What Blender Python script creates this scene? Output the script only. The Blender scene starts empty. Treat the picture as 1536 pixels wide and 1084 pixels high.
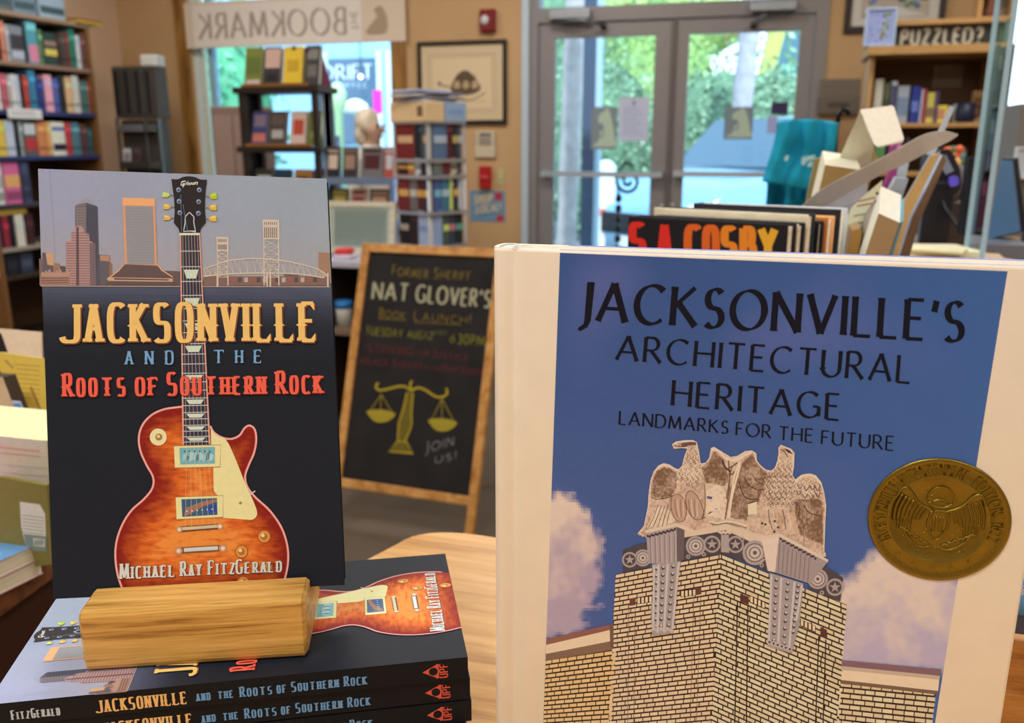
import bpy, bmesh, math, random
from math import sin, cos, pi, radians, atan2, sqrt
from mathutils import Vector, Matrix, noise
random.seed(7)
SC = bpy.context.scene
COL = SC.collection
# ------------------------------------------------------------------ camera
F_PX, HOR = 1300.0, 215.0
PITCH = math.atan((542 - HOR) / F_PX)
YAW = radians(16.3)
CAMZ = 1.25
cam_d = bpy.data.cameras.new('camera')
cam_d.sensor_width = 36.0
cam_d.lens = F_PX / 1536 * 36.0
cam_d.clip_start = 0.02
cam_d.dof.use_dof = True
cam_d.dof.focus_distance = 0.44
cam_d.dof.aperture_fstop = 11.5
cam = bpy.data.objects.new('camera', cam_d)
COL.objects.link(cam)
cam.location = (0, 0, CAMZ)
cam.rotation_euler = (pi / 2 - PITCH, 0, YAW)
SC.camera = cam
# ------------------------------------------------------------------ world and exposure
SC.view_settings.view_transform = 'Standard'
SC.view_settings.look = 'None'
SC.view_settings.gamma = 1
SC.view_settings.use_curve_mapping = False
SC.view_settings.exposure = 0.0
w = bpy.data.worlds.new('world'); SC.world = w; w.use_nodes = True
nt = w.node_tree; bg = nt.nodes['Background']
gr = nt.nodes.new('ShaderNodeValToRGB'); tc = nt.nodes.new('ShaderNodeTexCoord'); sx = nt.nodes.new('ShaderNodeSeparateXYZ')
nt.links.new(tc.outputs['Generated'], sx.inputs[0]); nt.links.new(sx.outputs['Z'], gr.inputs['Fac']); nt.links.new(gr.outputs['Color'], bg.inputs['Color'])
gr.color_ramp.elements[0].position = 0.0; gr.color_ramp.elements[0].color = (.8, .93, 1, 1)
gr.color_ramp.elements[1].position = .6; gr.color_ramp.elements[1].color = (.5, .74, 1, 1)
bg.inputs['Strength'].default_value = 2.9


def light(name, kind, loc, energy, color, size=1.0, size_y=None, rot=(0, 0, 0)):
    d = bpy.data.lights.new(name, kind); d.energy = energy; d.color = color
    if kind == 'AREA':
        d.size = size
        if size_y: d.shape = 'RECTANGLE'; d.size_y = size_y
    if kind == 'SUN': d.angle = radians(2)
    o = bpy.data.objects.new(name, d); COL.objects.link(o); o.location = loc; o.rotation_euler = rot
    return o


WARM = (1.0, .90, .77)
light('sun', 'SUN', (0, 9, 9), 4.6, (1, .98, .92), rot=(radians(42), 0, radians(20)))
for lx, ly, e in ((-3.2, 4.0, 24), (-3.0, 1.2, 26), (-1.2, 4.2, 25), (-1.0, 1.6, 22), (1.0, 3.6, 26), (1.2, .9, 20), (-.6, -.7, 28), (-2.4, -1.2, 22), (1.4, -1.3, 21)):
    light('ceiling_panel_light', 'AREA', (lx, ly, 2.93), e, WARM, .6, .6)

# ------------------------------------------------------------------ projection helpers (points of the photograph on real planes)
RT = Vector((cos(YAW), sin(YAW), 0))
FW = Vector((-sin(YAW) * cos(PITCH), cos(YAW) * cos(PITCH), -sin(PITCH)))
UP = RT.cross(FW)
CO = Vector((0, 0, CAMZ))


def ray(px, py): return FW + RT * ((px - 768) / F_PX) - UP * ((py - 542) / F_PX)
def aty(px, py, Y): d = ray(px, py); return CO + d * (Y / d.y)
def atx(px, py, X): d = ray(px, py); return CO + d * (X / d.x)
def atz(px, py, Z): d = ray(px, py); return CO + d * ((Z - CAMZ) / d.z)
def camv(a, b, c): return RT * a - UP * b + FW * c


class Frame:
    """A plane in the room: origin, x and y directions, normal towards the viewer."""
    def __init__(s, o, ex, ey):
        s.o = Vector(o); s.ex = Vector(ex).normalized(); ey = Vector(ey); s.ey = (ey - s.ex * ey.dot(s.ex)).normalized(); s.ez = s.ex.cross(s.ey)
        s.m = Matrix(((s.ex.x, s.ey.x, s.ez.x, s.o.x), (s.ex.y, s.ey.y, s.ez.y, s.o.y), (s.ex.z, s.ey.z, s.ez.z, s.o.z), (0, 0, 0, 1)))

    def px(s, x, y):
        d = ray(x, y); t = (s.o - CO).dot(s.ez) / d.dot(s.ez); p = CO + d * t - s.o
        return (p.dot(s.ex), p.dot(s.ey))


def TM(x, y, z, rz=0, rx=0, ry=0):
    return Matrix.Translation((x, y, z)) @ Matrix.Rotation(rz, 4, 'Z') @ Matrix.Rotation(ry, 4, 'Y') @ Matrix.Rotation(rx, 4, 'X')


# ------------------------------------------------------------------ colour and materials
def l1(c): c /= 255; return c / 12.92 if c <= .04045 else ((c + .055) / 1.055) ** 2.4
def rgb(r, g, b): return (l1(r), l1(g), l1(b))
TINT = (.80, .60, .40)
def pc(r, g, b, k=1.0):
    v = [max(.003, l1(c) / t * k) for c, t in zip((r, g, b), TINT)]; m = max(1, max(v) / .93)
    return tuple(c / m for c in v)
MATS = {}


def mat(kind='paint', rough=.6, metal=0, nscale=40, namt=.08, bump=0, spec=.4, stretch=(1, 1, 1), coat=0):
    key = (kind, rough, metal, nscale, namt, bump, spec, stretch, coat)
    if key in MATS: return MATS[key]
    m = bpy.data.materials.new(kind); m.use_nodes = True; n = m.node_tree; b = n.nodes['Principled BSDF']
    at = n.nodes.new('ShaderNodeVertexColor'); at.layer_name = 'Col'
    b.inputs['Roughness'].default_value = rough; b.inputs['Metallic'].default_value = metal
    b.inputs['Specular IOR Level'].default_value = spec; b.inputs['Coat Weight'].default_value = coat
    t = n.nodes.new('ShaderNodeTexCoord'); mp = n.nodes.new('ShaderNodeMapping'); mp.inputs['Scale'].default_value = stretch
    nz = n.nodes.new('ShaderNodeTexNoise'); nz.inputs['Scale'].default_value = nscale; nz.inputs['Detail'].default_value = 5
    n.links.new(t.outputs['Object'], mp.inputs[0]); n.links.new(mp.outputs[0], nz.inputs['Vector'])
    mr = n.nodes.new('ShaderNodeMapRange'); mr.inputs['From Min'].default_value = .25; mr.inputs['From Max'].default_value = .75
    mr.inputs['To Min'].default_value = 1 - namt; mr.inputs['To Max'].default_value = 1 + namt
    n.links.new(nz.outputs['Fac'], mr.inputs['Value'])
    mx = n.nodes.new('ShaderNodeVectorMath'); mx.operation = 'SCALE'
    n.links.new(at.outputs['Color'], mx.inputs[0]); n.links.new(mr.outputs[0], mx.inputs['Scale']); n.links.new(mx.outputs[0], b.inputs['Base Color'])
    if bump:
        bp = n.nodes.new('ShaderNodeBump'); bp.inputs['Strength'].default_value = bump; bp.inputs['Distance'].default_value = .002
        n.links.new(nz.outputs['Fac'], bp.inputs['Height']); n.links.new(bp.outputs[0], b.inputs['Normal'])
    MATS[key] = m
    return m


PRINT = lambda: mat('printed_ink', .5, 0, 300, .03, 0, .22)
PAPER = lambda: mat('paper', .85, 0, 120, .05, 0, .2)
PAGES = lambda: mat('page_edges', .9, 0, 900, .22, .2, .1, (.02, .02, 1))
WOOD = lambda: mat('wood', .45, 0, 14, .22, .05, .4, (1, 12, 12))
PAINT = lambda: mat('paint', .6, 0, 30, .05)
METAL = lambda: mat('metal', .35, .7, 30, .05)
PLASTIC = lambda: mat('plastic', .4, 0, 30, .05)
FABRIC = lambda: mat('fabric', .95, 0, 300, .12, .3, .1)
LEAF = lambda: mat('leaves', .7, 0, 6, .35)


def grain_mat(name, c0, c1, c2, scale, rot=(0, 0, 0), rough=.45, str_=(1, 10, 10), bump=.15):
    """wood with flowing grain"""
    m = bpy.data.materials.new(name); m.use_nodes = True; n = m.node_tree; b = n.nodes['Principled BSDF']
    t = n.nodes.new('ShaderNodeTexCoord'); mp = n.nodes.new('ShaderNodeMapping'); mp.inputs['Scale'].default_value = str_; mp.inputs['Rotation'].default_value = rot
    n.links.new(t.outputs['Object'], mp.inputs[0])
    nz = n.nodes.new('ShaderNodeTexNoise'); nz.inputs['Scale'].default_value = scale; nz.inputs['Detail'].default_value = 6; nz.inputs['Distortion'].default_value = .6
    n.links.new(mp.outputs[0], nz.inputs['Vector'])
    nf = n.nodes.new('ShaderNodeTexNoise'); nf.inputs['Scale'].default_value = scale * 7; nf.inputs['Detail'].default_value = 3
    n.links.new(mp.outputs[0], nf.inputs['Vector'])
    ad = n.nodes.new('ShaderNodeMath'); ad.operation = 'MULTIPLY_ADD'; ad.inputs[1].default_value = .3; n.links.new(nf.outputs['Fac'], ad.inputs[0]); n.links.new(nz.outputs['Fac'], ad.inputs[2])
    cr = n.nodes.new('ShaderNodeValToRGB'); e = cr.color_ramp.elements
    e[0].position = .45; e[0].color = (*c0, 1); e[1].position = .85; e[1].color = (*c2, 1)
    k = e.new(.62); k.color = (*c1, 1)
    n.links.new(ad.outputs[0], cr.inputs[0]); n.links.new(cr.outputs[0], b.inputs['Base Color'])
    b.inputs['Roughness'].default_value = rough
    bp = n.nodes.new('ShaderNodeBump'); bp.inputs['Strength'].default_value = bump; bp.inputs['Distance'].default_value = .001
    n.links.new(ad.outputs[0], bp.inputs['Height']); n.links.new(bp.outputs[0], b.inputs['Normal'])
    return m


def glass_mat(name, tint=(1, 1, 1), refl=.9):
    m = bpy.data.materials.new(name); m.use_nodes = True; n = m.node_tree; n.nodes.clear()
    o = n.nodes.new('ShaderNodeOutputMaterial'); tr = n.nodes.new('ShaderNodeBsdfTransparent'); tr.inputs[0].default_value = (*tint, 1)
    g = n.nodes.new('ShaderNodeBsdfGlossy'); g.inputs['Roughness'].default_value = .03
    fr = n.nodes.new('ShaderNodeFresnel'); fr.inputs['IOR'].default_value = 1.45
    mx = n.nodes.new('ShaderNodeMixShader'); ml = n.nodes.new('ShaderNodeMath'); ml.operation = 'MULTIPLY'; ml.inputs[1].default_value = refl; n.links.new(fr.outputs[0], ml.inputs[0]); n.links.new(ml.outputs[0], mx.inputs[0]); n.links.new(tr.outputs[0], mx.inputs[1]); n.links.new(g.outputs[0], mx.inputs[2]); n.links.new(mx.outputs[0], o.inputs[0])
    return m


GLASS = glass_mat('window_glass', (.93, .98, 1.0))
ACRYL = glass_mat('clear_acrylic', (.95, .98, .98), .12)


# ------------------------------------------------------------------ mesh builder
class MB:
    def __init__(s): s.v = []; s.f = []; s.c = []; s.smooth = []
    def add(s, vs, fs, col, smooth=False):
        b = len(s.v); s.v += [tuple(p) for p in vs]
        for i, f in enumerate(fs):
            s.f.append(tuple(b + k for k in f)); s.c.append(col[i] if isinstance(col, list) else col); s.smooth.append(smooth)
        return s
    def poly(s, pts, col): return s.add(pts, [tuple(range(len(pts)))], col)
    def box(s, x0, y0, z0, x1, y1, z1, col, M=None):
        vs = [Vector((x, y, z)) for z in (z0, z1) for x, y in ((x0, y0), (x1, y0), (x1, y1), (x0, y1))]
        if M is not None: vs = [M @ v for v in vs]
        return s.add(vs, [(3, 2, 1, 0), (4, 5, 6, 7), (0, 1, 5, 4), (1, 2, 6, 5), (2, 3, 7, 6), (3, 0, 4, 7)], col)
    def rbox(s, x0, y0, z0, x1, y1, z1, col, r=.004, M=None, n=3):
        """box with rounded vertical corners and small chamfers at top and bottom"""
        ring = []
        for cx, cy, a in ((x1 - r, y1 - r, 0), (x0 + r, y1 - r, 90), (x0 + r, y0 + r, 180), (x1 - r, y0 + r, 270)):
            for k in range(n + 1):
                t = radians(a + 90 * k / n); ring.append((cx, cy, cos(t) * r, sin(t) * r))
        N = len(ring); vs = []; q = min(r, (z1 - z0) * .4)
        for z, f in ((z0, 0), (z0 + q * .35, .75), (z0 + q, 1), (z1 - q, 1), (z1 - q * .35, .75), (z1, 0)):
            for cx, cy, dx, dy in ring: vs.append(Vector((cx + dx * f, cy + dy * f, z)))
        if M is not None: vs = [M @ v for v in vs]
        fs = [tuple(range(N - 1, -1, -1)), tuple(range(5 * N, 6 * N))]
        for j in range(5):
            for i in range(N): fs.append((j * N + i, j * N + (i + 1) % N, (j + 1) * N + (i + 1) % N, (j + 1) * N + i))
        return s.add(vs, fs, col)
    def prism(s, pts, z0, z1, col, M=None, colside=None):
        """2d outline (ccw) extruded along local z"""
        N = len(pts); vs = [Vector((p[0], p[1], z0)) for p in pts] + [Vector((p[0], p[1], z1)) for p in pts]
        if M is not None: vs = [M @ v for v in vs]
        cs = [col, col] + [colside or col] * N
        return s.add(vs, [tuple(range(N - 1, -1, -1)), tuple(range(N, 2 * N))] + [(i, (i + 1) % N, N + (i + 1) % N, N + i) for i in range(N)], cs)
    def tube(s, pts, r, col, n=8, closed=False):
        pts = [Vector(p) for p in pts]; N = len(pts); vs = []
        for i, p in enumerate(pts):
            a = pts[i - 1] if i or closed else p; b = pts[(i + 1) % N] if i < N - 1 or closed else p
            d = (b - a).normalized(); u = d.cross(Vector((0, 0, 1)))
            if u.length < .05: u = d.cross(Vector((0, 1, 0)))
            u.normalize(); v = d.cross(u); rr = r[i] if isinstance(r, (list, tuple)) else r
            for k in range(n): vs.append(p + u * (cos(2 * pi * k / n) * rr) + v * (sin(2 * pi * k / n) * rr))
        fs = []
        for i in range(N if closed else N - 1):
            for k in range(n): fs.append((i * n + k, i * n + (k + 1) % n, ((i + 1) % N) * n + (k + 1) % n, ((i + 1) % N) * n + k))
        if not closed: fs += [tuple(range(n - 1, -1, -1)), tuple((N - 1) * n + k for k in range(n))]
        return s.add(vs, fs, col, True)
    def lathe(s, prof, col, n=24, M=None, sm=True):
        vs = []
        for r, z in prof:
            for k in range(n): vs.append(Vector((cos(2 * pi * k / n) * r, sin(2 * pi * k / n) * r, z)))
        if M is not None: vs = [M @ v for v in vs]
        fs = [(i * n + k, i * n + (k + 1) % n, (i + 1) * n + (k + 1) % n, (i + 1) * n + k) for i in range(len(prof) - 1) for k in range(n)]
        fs += [tuple(range(n - 1, -1, -1)), tuple((len(prof) - 1) * n + k for k in range(n))]
        return s.add(vs, fs, col, sm)
    def blob(s, c, r, col, seed=0, amp=.15, nu=14, nv=9, fr=2.0):
        vs = []
        for j in range(nv + 1):
            for i in range(nu):
                t = pi * j / nv; p = 2 * pi * i / nu; d = Vector((sin(t) * cos(p), sin(t) * sin(p), cos(t)))
                k = 1 + amp * noise.noise(d * fr + Vector((seed, seed * .7, 0)))
                vs.append(Vector((c[0] + d.x * r[0] * k, c[1] + d.y * r[1] * k, c[2] + d.z * r[2] * k)))
        return s.add(vs, [(j * nu + i, (j + 1) * nu + i, (j + 1) * nu + (i + 1) % nu, j * nu + (i + 1) % nu) for j in range(nv) for i in range(nu)], col, True)
    def grid(s, fn, nu, nv, colfn, smooth=True):
        vs = [fn(i / nu, j / nv) for j in range(nv + 1) for i in range(nu + 1)]; W = nu + 1
        fs = [(j * W + i, j * W + i + 1, (j + 1) * W + i + 1, (j + 1) * W + i) for j in range(nv) for i in range(nu)]
        cs = [colfn((i + .5) / nu, (j + .5) / nv) for j in range(nv) for i in range(nu)] if callable(colfn) else colfn
        return s.add(vs, fs, cs, smooth)
    def build(s, name, m, parent=None, M=None):
        me = bpy.data.meshes.new(name); me.from_pydata(s.v, [], s.f)
        ca = me.color_attributes.new('Col', 'FLOAT_COLOR', 'CORNER'); buf = []
        for p, c in zip(s.f, s.c): buf += [c[0], c[1], c[2], 1.0] * len(p)
        if len(buf) == len(ca.data) * 4: ca.data.foreach_set('color', buf)
        me.polygons.foreach_set('use_smooth', s.smooth)
        me.materials.append(m); me.update()
        o = bpy.data.objects.new(name, me); COL.objects.link(o)
        if parent: o.parent = parent
        if M is not None: o.matrix_local = M
        return o


def tag(o, label, cat, group=None, kind=None):
    o['label'] = label; o['category'] = cat
    if group: o['group'] = group
    if kind: o['kind'] = kind
    return o
def thing(name, label, cat, M=None, group=None):
    o = bpy.data.objects.new(name, None); COL.objects.link(o); o.empty_display_size = .05
    if M is not None: o.matrix_world = M
    return tag(o, label, cat, group)
def struct(o): o['kind'] = 'structure'; return o


# ------------------------------------------------------------------ stroke lettering
def arc(cx, cy, rx, ry, a0, a1, p=2.0, n=None):
    n = n or max(3, int(abs(a1 - a0) / 15)); out = []
    for i in range(n + 1):
        t = radians(a0 + (a1 - a0) * i / n); c, s = cos(t), sin(t)
        out.append((cx + rx * math.copysign(abs(c) ** (2 / p), c), cy + ry * math.copysign(abs(s) ** (2 / p), s)))
    return out


def glyph(ch, p=2.0, slab=False):
    A = lambda *a: arc(*a, p=p)
    st = [(0, 0), (0, 1)]
    D = {
        'A': (.82, [[(0, 0), (.41, 1)], [(.41, 1), (.82, 0)], [(.14, .34), (.68, .34)]]),
        'B': (.56, [st, [(0, 1), (.25, 1)] + A(.26, .76, .22, .24, 80, -80) + [(0, .52)], [(0, .52), (.3, .52)] + A(.3, .26, .26, .26, 80, -80) + [(0, 0)]]),
        'C': (.8, [A(.46, .5, .46, .5, 48, 312)]),
        'D': (.76, [st, [(0, 1), (.3, 1)] + A(.32, .5, .44, .5, 85, -85) + [(0, 0)]]),
        'E': (.5, [st, [(0, 1), (.48, 1)], [(0, .53), (.42, .53)], [(0, 0), (.5, 0)]]),
        'F': (.48, [st, [(0, 1), (.48, 1)], [(0, .53), (.4, .53)]]),
        'G': (.86, [A(.46, .5, .46, .5, 48, 318), [(.84, .08), (.84, .45)], [(.84, .45), (.6, .45)]]),
        'H': (.7, [st, [(.7, 0), (.7, 1)], [(0, .52), (.7, .52)]]),
        'I': (0.0, [st]),
        'J': (.12, [[(.12, 1), (.12, 0), (.07, -.14), (-.12, -.26)]]) if not slab else (.42, [[(.42, 1), (.42, .25)] + A(.2, .22, .22, .22, 0, -165)]),
        'K': (.66, [st, [(.6, 1), (.02, .48)], [(.14, .58), (.68, 0)]]),
        'L': (.48, [st, [(0, 0), (.5, 0)]]),
        'M': (.92, [[(0, 0), (.1, 1)], [(.1, 1), (.46, .08)], [(.46, .08), (.82, 1)], [(.82, 1), (.92, 0)]]),
        'N': (.72, [st, [(0, 1), (.72, 0)], [(.72, 0), (.72, 1)]]),
        'O': (.96, [A(.48, .5, .48, .5, 0, 360)]),
        'P': (.54, [st, [(0, 1), (.25, 1)] + A(.27, .73, .26, .27, 80, -80) + [(0, .46)]]),
        'Q': (.96, [A(.48, .5, .48, .5, 0, 360), [(.5, .2), (.95, -.12)]]),
        'R': (.62, [st, [(0, 1), (.25, 1)] + A(.26, .74, .25, .26, 80, -80) + [(0, .48)], [(.24, .48), (.64, 0)]]),
        'S': (.5, [A(.26, .74, .22, .25, 38, 255) + A(.24, .25, .25, .25, 75, -140)]),
        'T': (.66, [[(.33, 0), (.33, 1)], [(0, 1), (.66, 1)]]),
        'U': (.68, [[(0, 1), (0, .32)] + A(.34, .32, .34, .32, 180, 360) + [(.68, 1)]]),
        'V': (.76, [[(0, 1), (.38, 0)], [(.38, 0), (.76, 1)]]),
        'W': (1.1, [[(0, 1), (.28, 0)], [(.28, 0), (.55, .95)], [(.55, .95), (.82, 0)], [(.82, 0), (1.1, 1)]]),
        'X': (.7, [[(0, 1), (.7, 0)], [(0, 0), (.7, 1)]]),
        'Y': (.7, [[(0, 1), (.35, .48)], [(.35, .48), (.7, 1)], [(.35, .48), (.35, 0)]]),
        'Z': (.6, [[(0, 1), (.6, 1)], [(.6, 1), (0, 0)], [(0, 0), (.6, 0)]]),
        '0': (.6, [A(.3, .5, .3, .5, 0, 360)]), '1': (.12, [[(0, .8), (.12, 1)], [(.12, 1), (.12, 0)]]),
        '2': (.55, [A(.27, .73, .25, .26, 160, -30) + [(0, 0)], [(0, 0), (.55, 0)]]),
        '3': (.5, [A(.24, .75, .22, .25, 140, -90), A(.24, .26, .26, .26, 90, -140)]),
        '6': (.55, [[(.45, 1), (.1, .55)] + A(.27, .28, .27, .28, 160, -200)]),
        '8': (.5, [A(.25, .76, .2, .24, 0, 360), A(.25, .26, .25, .26, 0, 360)]),
        "'": (.06, [[(.06, 1.0), (0, .72)]]), '"': (.16, [[(.02, 1), (0, .75)], [(.16, 1), (.14, .75)]]),
        '!': (.05, [[(.03, 1), (.03, .3)], [(.03, .08), (.03, 0)]]), '.': (.05, [[(0, .07), (.02, 0)]]),
        '?': (.5, [A(.24, .74, .24, .26, 160, -60) + [(.24, .3)], [(.24, .1), (.24, 0)]]),
        '&': (.6, [[(.6, 0), (.1, .75)] + A(.26, .8, .16, .2, 180, 0) + [(.05, .3)] + A(.25, .22, .22, .22, 160, 320) + [(.6, .4)]]),
        '-': (.3, [[(0, .45), (.3, .45)]]),
    }
    return D[ch]


STY = {
    'roman': dict(W=.13, mn=.045, phi=18, p=2.0, gap=.2, flare=1.15, sc=.8),
    'light': dict(W=.105, mn=.05, phi=18, p=2.0, gap=.22, flare=1.2, sc=.8),
    'slab': dict(W=.08, mn=.095, phi=0, p=3.2, gap=.08, serif=1, spur=1, sc=.78, uni=.36, slab=True),
    'chalk': dict(W=.0, mn=.10, phi=0, p=2.0, gap=.26, sc=.8, jit=.04),
    'seal': dict(W=.0, mn=.17, phi=0, p=2.2, gap=.3, sc=.8),
    'fat': dict(W=.0, mn=.2, phi=0, p=2.5, gap=.3, sc=.8),
    'sans': dict(W=.03, mn=.12, phi=0, p=2.2, gap=.24, sc=.8),
    'bold': dict(W=.08, mn=.17, phi=0, p=3.2, gap=.22, sc=.8, uni=.4),
    'thin': dict(W=.05, mn=.03, phi=0, p=2.0, gap=.15, sc=.8),
}


def ribbon(pts, wf):
    """quads along a polyline; wf(direction angle, t) gives the width"""
    P = [Vector(q) for q in pts]; n = len(P); L = []; R = []
    for i in range(n):
        a = P[max(0, i - 1)]; b = P[min(n - 1, i + 1)]
        if i == 0 and (P[0] - P[-1]).length < 1e-6: a = P[-2]
        if i == n - 1 and (P[0] - P[-1]).length < 1e-6: b = P[1]
        d = (b - a)
        if d.length < 1e-9: d = Vector((1, 0))
        d.normalize(); nn = Vector((-d.y, d.x))
        wv = wf(atan2(d.y, d.x), i / (n - 1)) / 2; k = 1.0
        if 0 < i < n - 1:
            d1 = (P[i] - P[i - 1]).normalized(); c = abs(d1.dot(d)); k = 1 / max(.5, c)
        L.append(P[i] + nn * wv * k); R.append(P[i] - nn * wv * k)
    return [[tuple(R[i]), tuple(R[i + 1]), tuple(L[i + 1]), tuple(L[i])] for i in range(n - 1)]


def text_polys(s, ratio, style='roman', outline=0):
    """polygons in a box 0..ratio by 0..1; letters are scaled in x so that the line is exactly `ratio` long"""
    y = STY[style]; sl = y.get('slab', False); items = []
    for ch in s:
        if ch == ' ': items.append((None, .32 if y.get('uni') else .38, 1)); continue
        k = y['sc'] if ch.islower() else 1.0
        w0, st = glyph(ch.upper(), y['p'], sl)
        if y.get('uni') and ch.upper() not in "I.'!1J":
            u = y['uni'] * (1.45 if ch.upper() in 'MW' else 1.65 if ch.upper() == 'T' else 1.0); f = u / w0
            st = [[(a * f, b) for a, b in q] for q in st]; w0 = u
        items.append((st, w0 * k, k))
    stem = y['W'] * cos(radians(y['phi'])) + y['mn']
    brg = 1.15 if y.get('serif') else .55
    fixed = len(s) * stem * brg
    nat = sum(i[1] for i in items) + y['gap'] * (len(s) - 1)
    f = max(.15, (ratio - fixed) / nat); x = stem * brg * .5; out = []
    for st, wd, k in items:
        if st:
            for q in st:
                pts = [(x + a * f * k, b * k) for a, b in q]
                if y.get('jit'): pts = [(a + random.uniform(-1, 1) * y['jit'], b + random.uniform(-1, 1) * y['jit']) for a, b in pts]
                if len(pts) == 2:
                    pts = [(pts[0][0] + (pts[1][0] - pts[0][0]) * t, pts[0][1] + (pts[1][1] - pts[0][1]) * t) for t in (0, .12, .5, .88, 1)]
                fl = y.get('flare', 1)
                wf = lambda an, t: (y['mn'] + y['W'] * abs(sin(an - radians(y['phi'])))) * (fl if (t < .02 or t > .98) else 1) * (.6 + .4 * k) + outline
                out += ribbon(pts, wf)
                vert = len(q) == 2 and abs(q[0][1] - q[1][1]) > .8 * abs(q[0][0] - q[1][0])
                if y.get('serif') and len(q) == 2 and not vert and q[0][1] in (0, 1) and ch.upper() in 'EFLTZ':
                    for e, sg in ((pts[-1], 1),) + (((pts[0], -1),) if ch.upper() == 'T' else ()):
                        dy_ = (-1 if q[0][1] == 1 else 1) * .2 * k; out.append([(e[0] + sg * (.03 + outline / 2), e[1]), (e[0] + sg * (.03 + outline / 2), e[1] + dy_), (e[0] - sg * .07, e[1] + dy_ * .35), (e[0] - sg * .1, e[1])])
                if y.get('serif'):
                    for e in ((pts[0], pts[-1]) if vert else (pts[0],) if len(q) > 2 and abs(pts[0][0] - pts[1][0]) < .01 else ()):
                        if (e[1] > .97 * k and ch.upper() != 'T') or e[1] < .03 * k:
                            h = .085; y0 = k - h if e[1] > .5 * k else 0; ww = stem * .78
                            yb, yt = (y0 - outline / 2, y0 + h + outline / 2)
                            out.append([(e[0] - ww - outline / 2, yb), (e[0] + ww + outline / 2, yb), (e[0] + ww * .9 + outline / 2, yt), (e[0] - ww * .9 - outline / 2, yt)])
                if y.get('spur') and vert and abs(q[0][0] - q[1][0]) < .02:
                    sp = stem * .85 + outline; out.append([(pts[0][0] - sp, .42 * k), (pts[0][0], .34 * k), (pts[0][0] + sp, .42 * k), (pts[0][0], .5 * k)])
        x += (wd * f if st else wd * f) + y['gap'] * f + stem * brg
    return out


class Art:
    """flat print: coloured outlines in photograph coordinates, mapped on a surface later"""
    def __init__(s): s.items = []
    def poly(s, pts, col, z=1): s.items.append(([tuple(p) for p in pts], col, z))
    def line(s, pts, w, col, z=2):
        for q in ribbon(pts, lambda a, t: w): s.items.append((q, col, z))
    def circle(s, cx, cy, r, col, z=2, ry=None, n=18): s.poly([(cx + cos(2 * pi * k / n) * r, cy + sin(2 * pi * k / n) * (ry or r)) for k in range(n)], col, z)
    def text(s, t, bl, br, tl, tr, col, style, z=4, outline=0, off=(0, 0)):
        bl, br, tl, tr = map(Vector, (bl, br, tl, tr)); ratio = (br - bl).length / (tl - bl).length
        for q in text_polys(t, ratio, style, outline):
            s.items.append(([tuple((bl + (br - bl) * (u / ratio)) * (1 - v) + (tl + (tr - tl) * (u / ratio)) * v + Vector(off)) for u, v in q], col, z))
    def mb(s, f, dz=.00006, z0=.0001, zmin=None, zmax=None, mb=None):
        mb = mb or MB()
        for k_, (pts, col, z) in enumerate(s.items):
            z = z + (k_ % 9) * .012
            if True:
                q = [f(*p) for p in pts]
                ar = sum(q[i][0] * q[(i + 1) % len(q)][1] - q[(i + 1) % len(q)][0] * q[i][1] for i in range(len(q)))
                if ar < 0: q.reverse()
                mb.poly([(a, b, z0 + z * dz) for a, b in q], col)
        return mb


def smooth_line(pts, n=6, closed=False):
    P = [Vector(p) for p in pts]; N = len(P); out = []
    for i in range(N if closed else N - 1):
        g = lambda k: P[k % N] if closed else P[max(0, min(N - 1, k))]
        a, b, c, d = g(i - 1), g(i), g(i + 1), g(i + 2)
        for k in range(n):
            t = k / n; out.append(tuple(.5 * ((2 * b) + (c - a) * t + (2 * a - 5 * b + 4 * c - d) * t * t + (3 * b - a - 3 * c + d) * t ** 3)))
    if not closed: out.append(tuple(P[-1]))
    return out


def homog(src, dst):
    """homography through four point pairs"""
    import numpy as np
    A = []
    for (x, y), (u, v) in zip(src, dst): A += [[x, y, 1, 0, 0, 0, -u * x, -u * y, -u], [0, 0, 0, x, y, 1, -v * x, -v * y, -v]]
    h = np.linalg.svd(np.array(A, float))[2][-1]
    def f(x, y):
        w = h[6] * x + h[7] * y + h[8]
        return (float((h[0] * x + h[1] * y + h[2]) / w), float((h[3] * x + h[4] * y + h[5]) / w))
    return f


def inside(p, poly):
    x, y = p; c = False; j = len(poly) - 1
    for i in range(len(poly)):
        xi, yi = poly[i]; xj, yj = poly[j]
        if (yi > y) != (yj > y) and x < (xj - xi) * (y - yi) / (yj - yi) + xi: c = not c
        j = i
    return c
def edged(p, poly):
    b = 1e9; x, y = p
    for i in range(len(poly)):
        x0, y0 = poly[i - 1]; x1, y1 = poly[i]; dx, dy = x1 - x0, y1 - y0; L = dx * dx + dy * dy
        t = max(0, min(1, ((x - x0) * dx + (y - y0) * dy) / L)) if L else 0
        b = min(b, (x - x0 - t * dx) ** 2 + (y - y0 - t * dy) ** 2)
    return sqrt(b)
def mixc(a, b, t): t = max(0, min(1, t)); return tuple(x + (y - x) * t for x, y in zip(a, b))
def nz2(x, y, s=1.0, k=0): return noise.noise(Vector((x * s, y * s, k)))

# ================================================================== STRUCTURE
D = 5.6          # front wall
XL = -4.6        # left wall
XR = 2.6
WALLC = pc(182, 134, 84)


def wall_strip(name, boxes, col, m=None):
    mb = MB()
    for b in boxes: mb.box(*b, col)
    return struct(mb.build(name, m or mat('wall_paint', .85, 0, 3, .05, .05, .2)))


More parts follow.
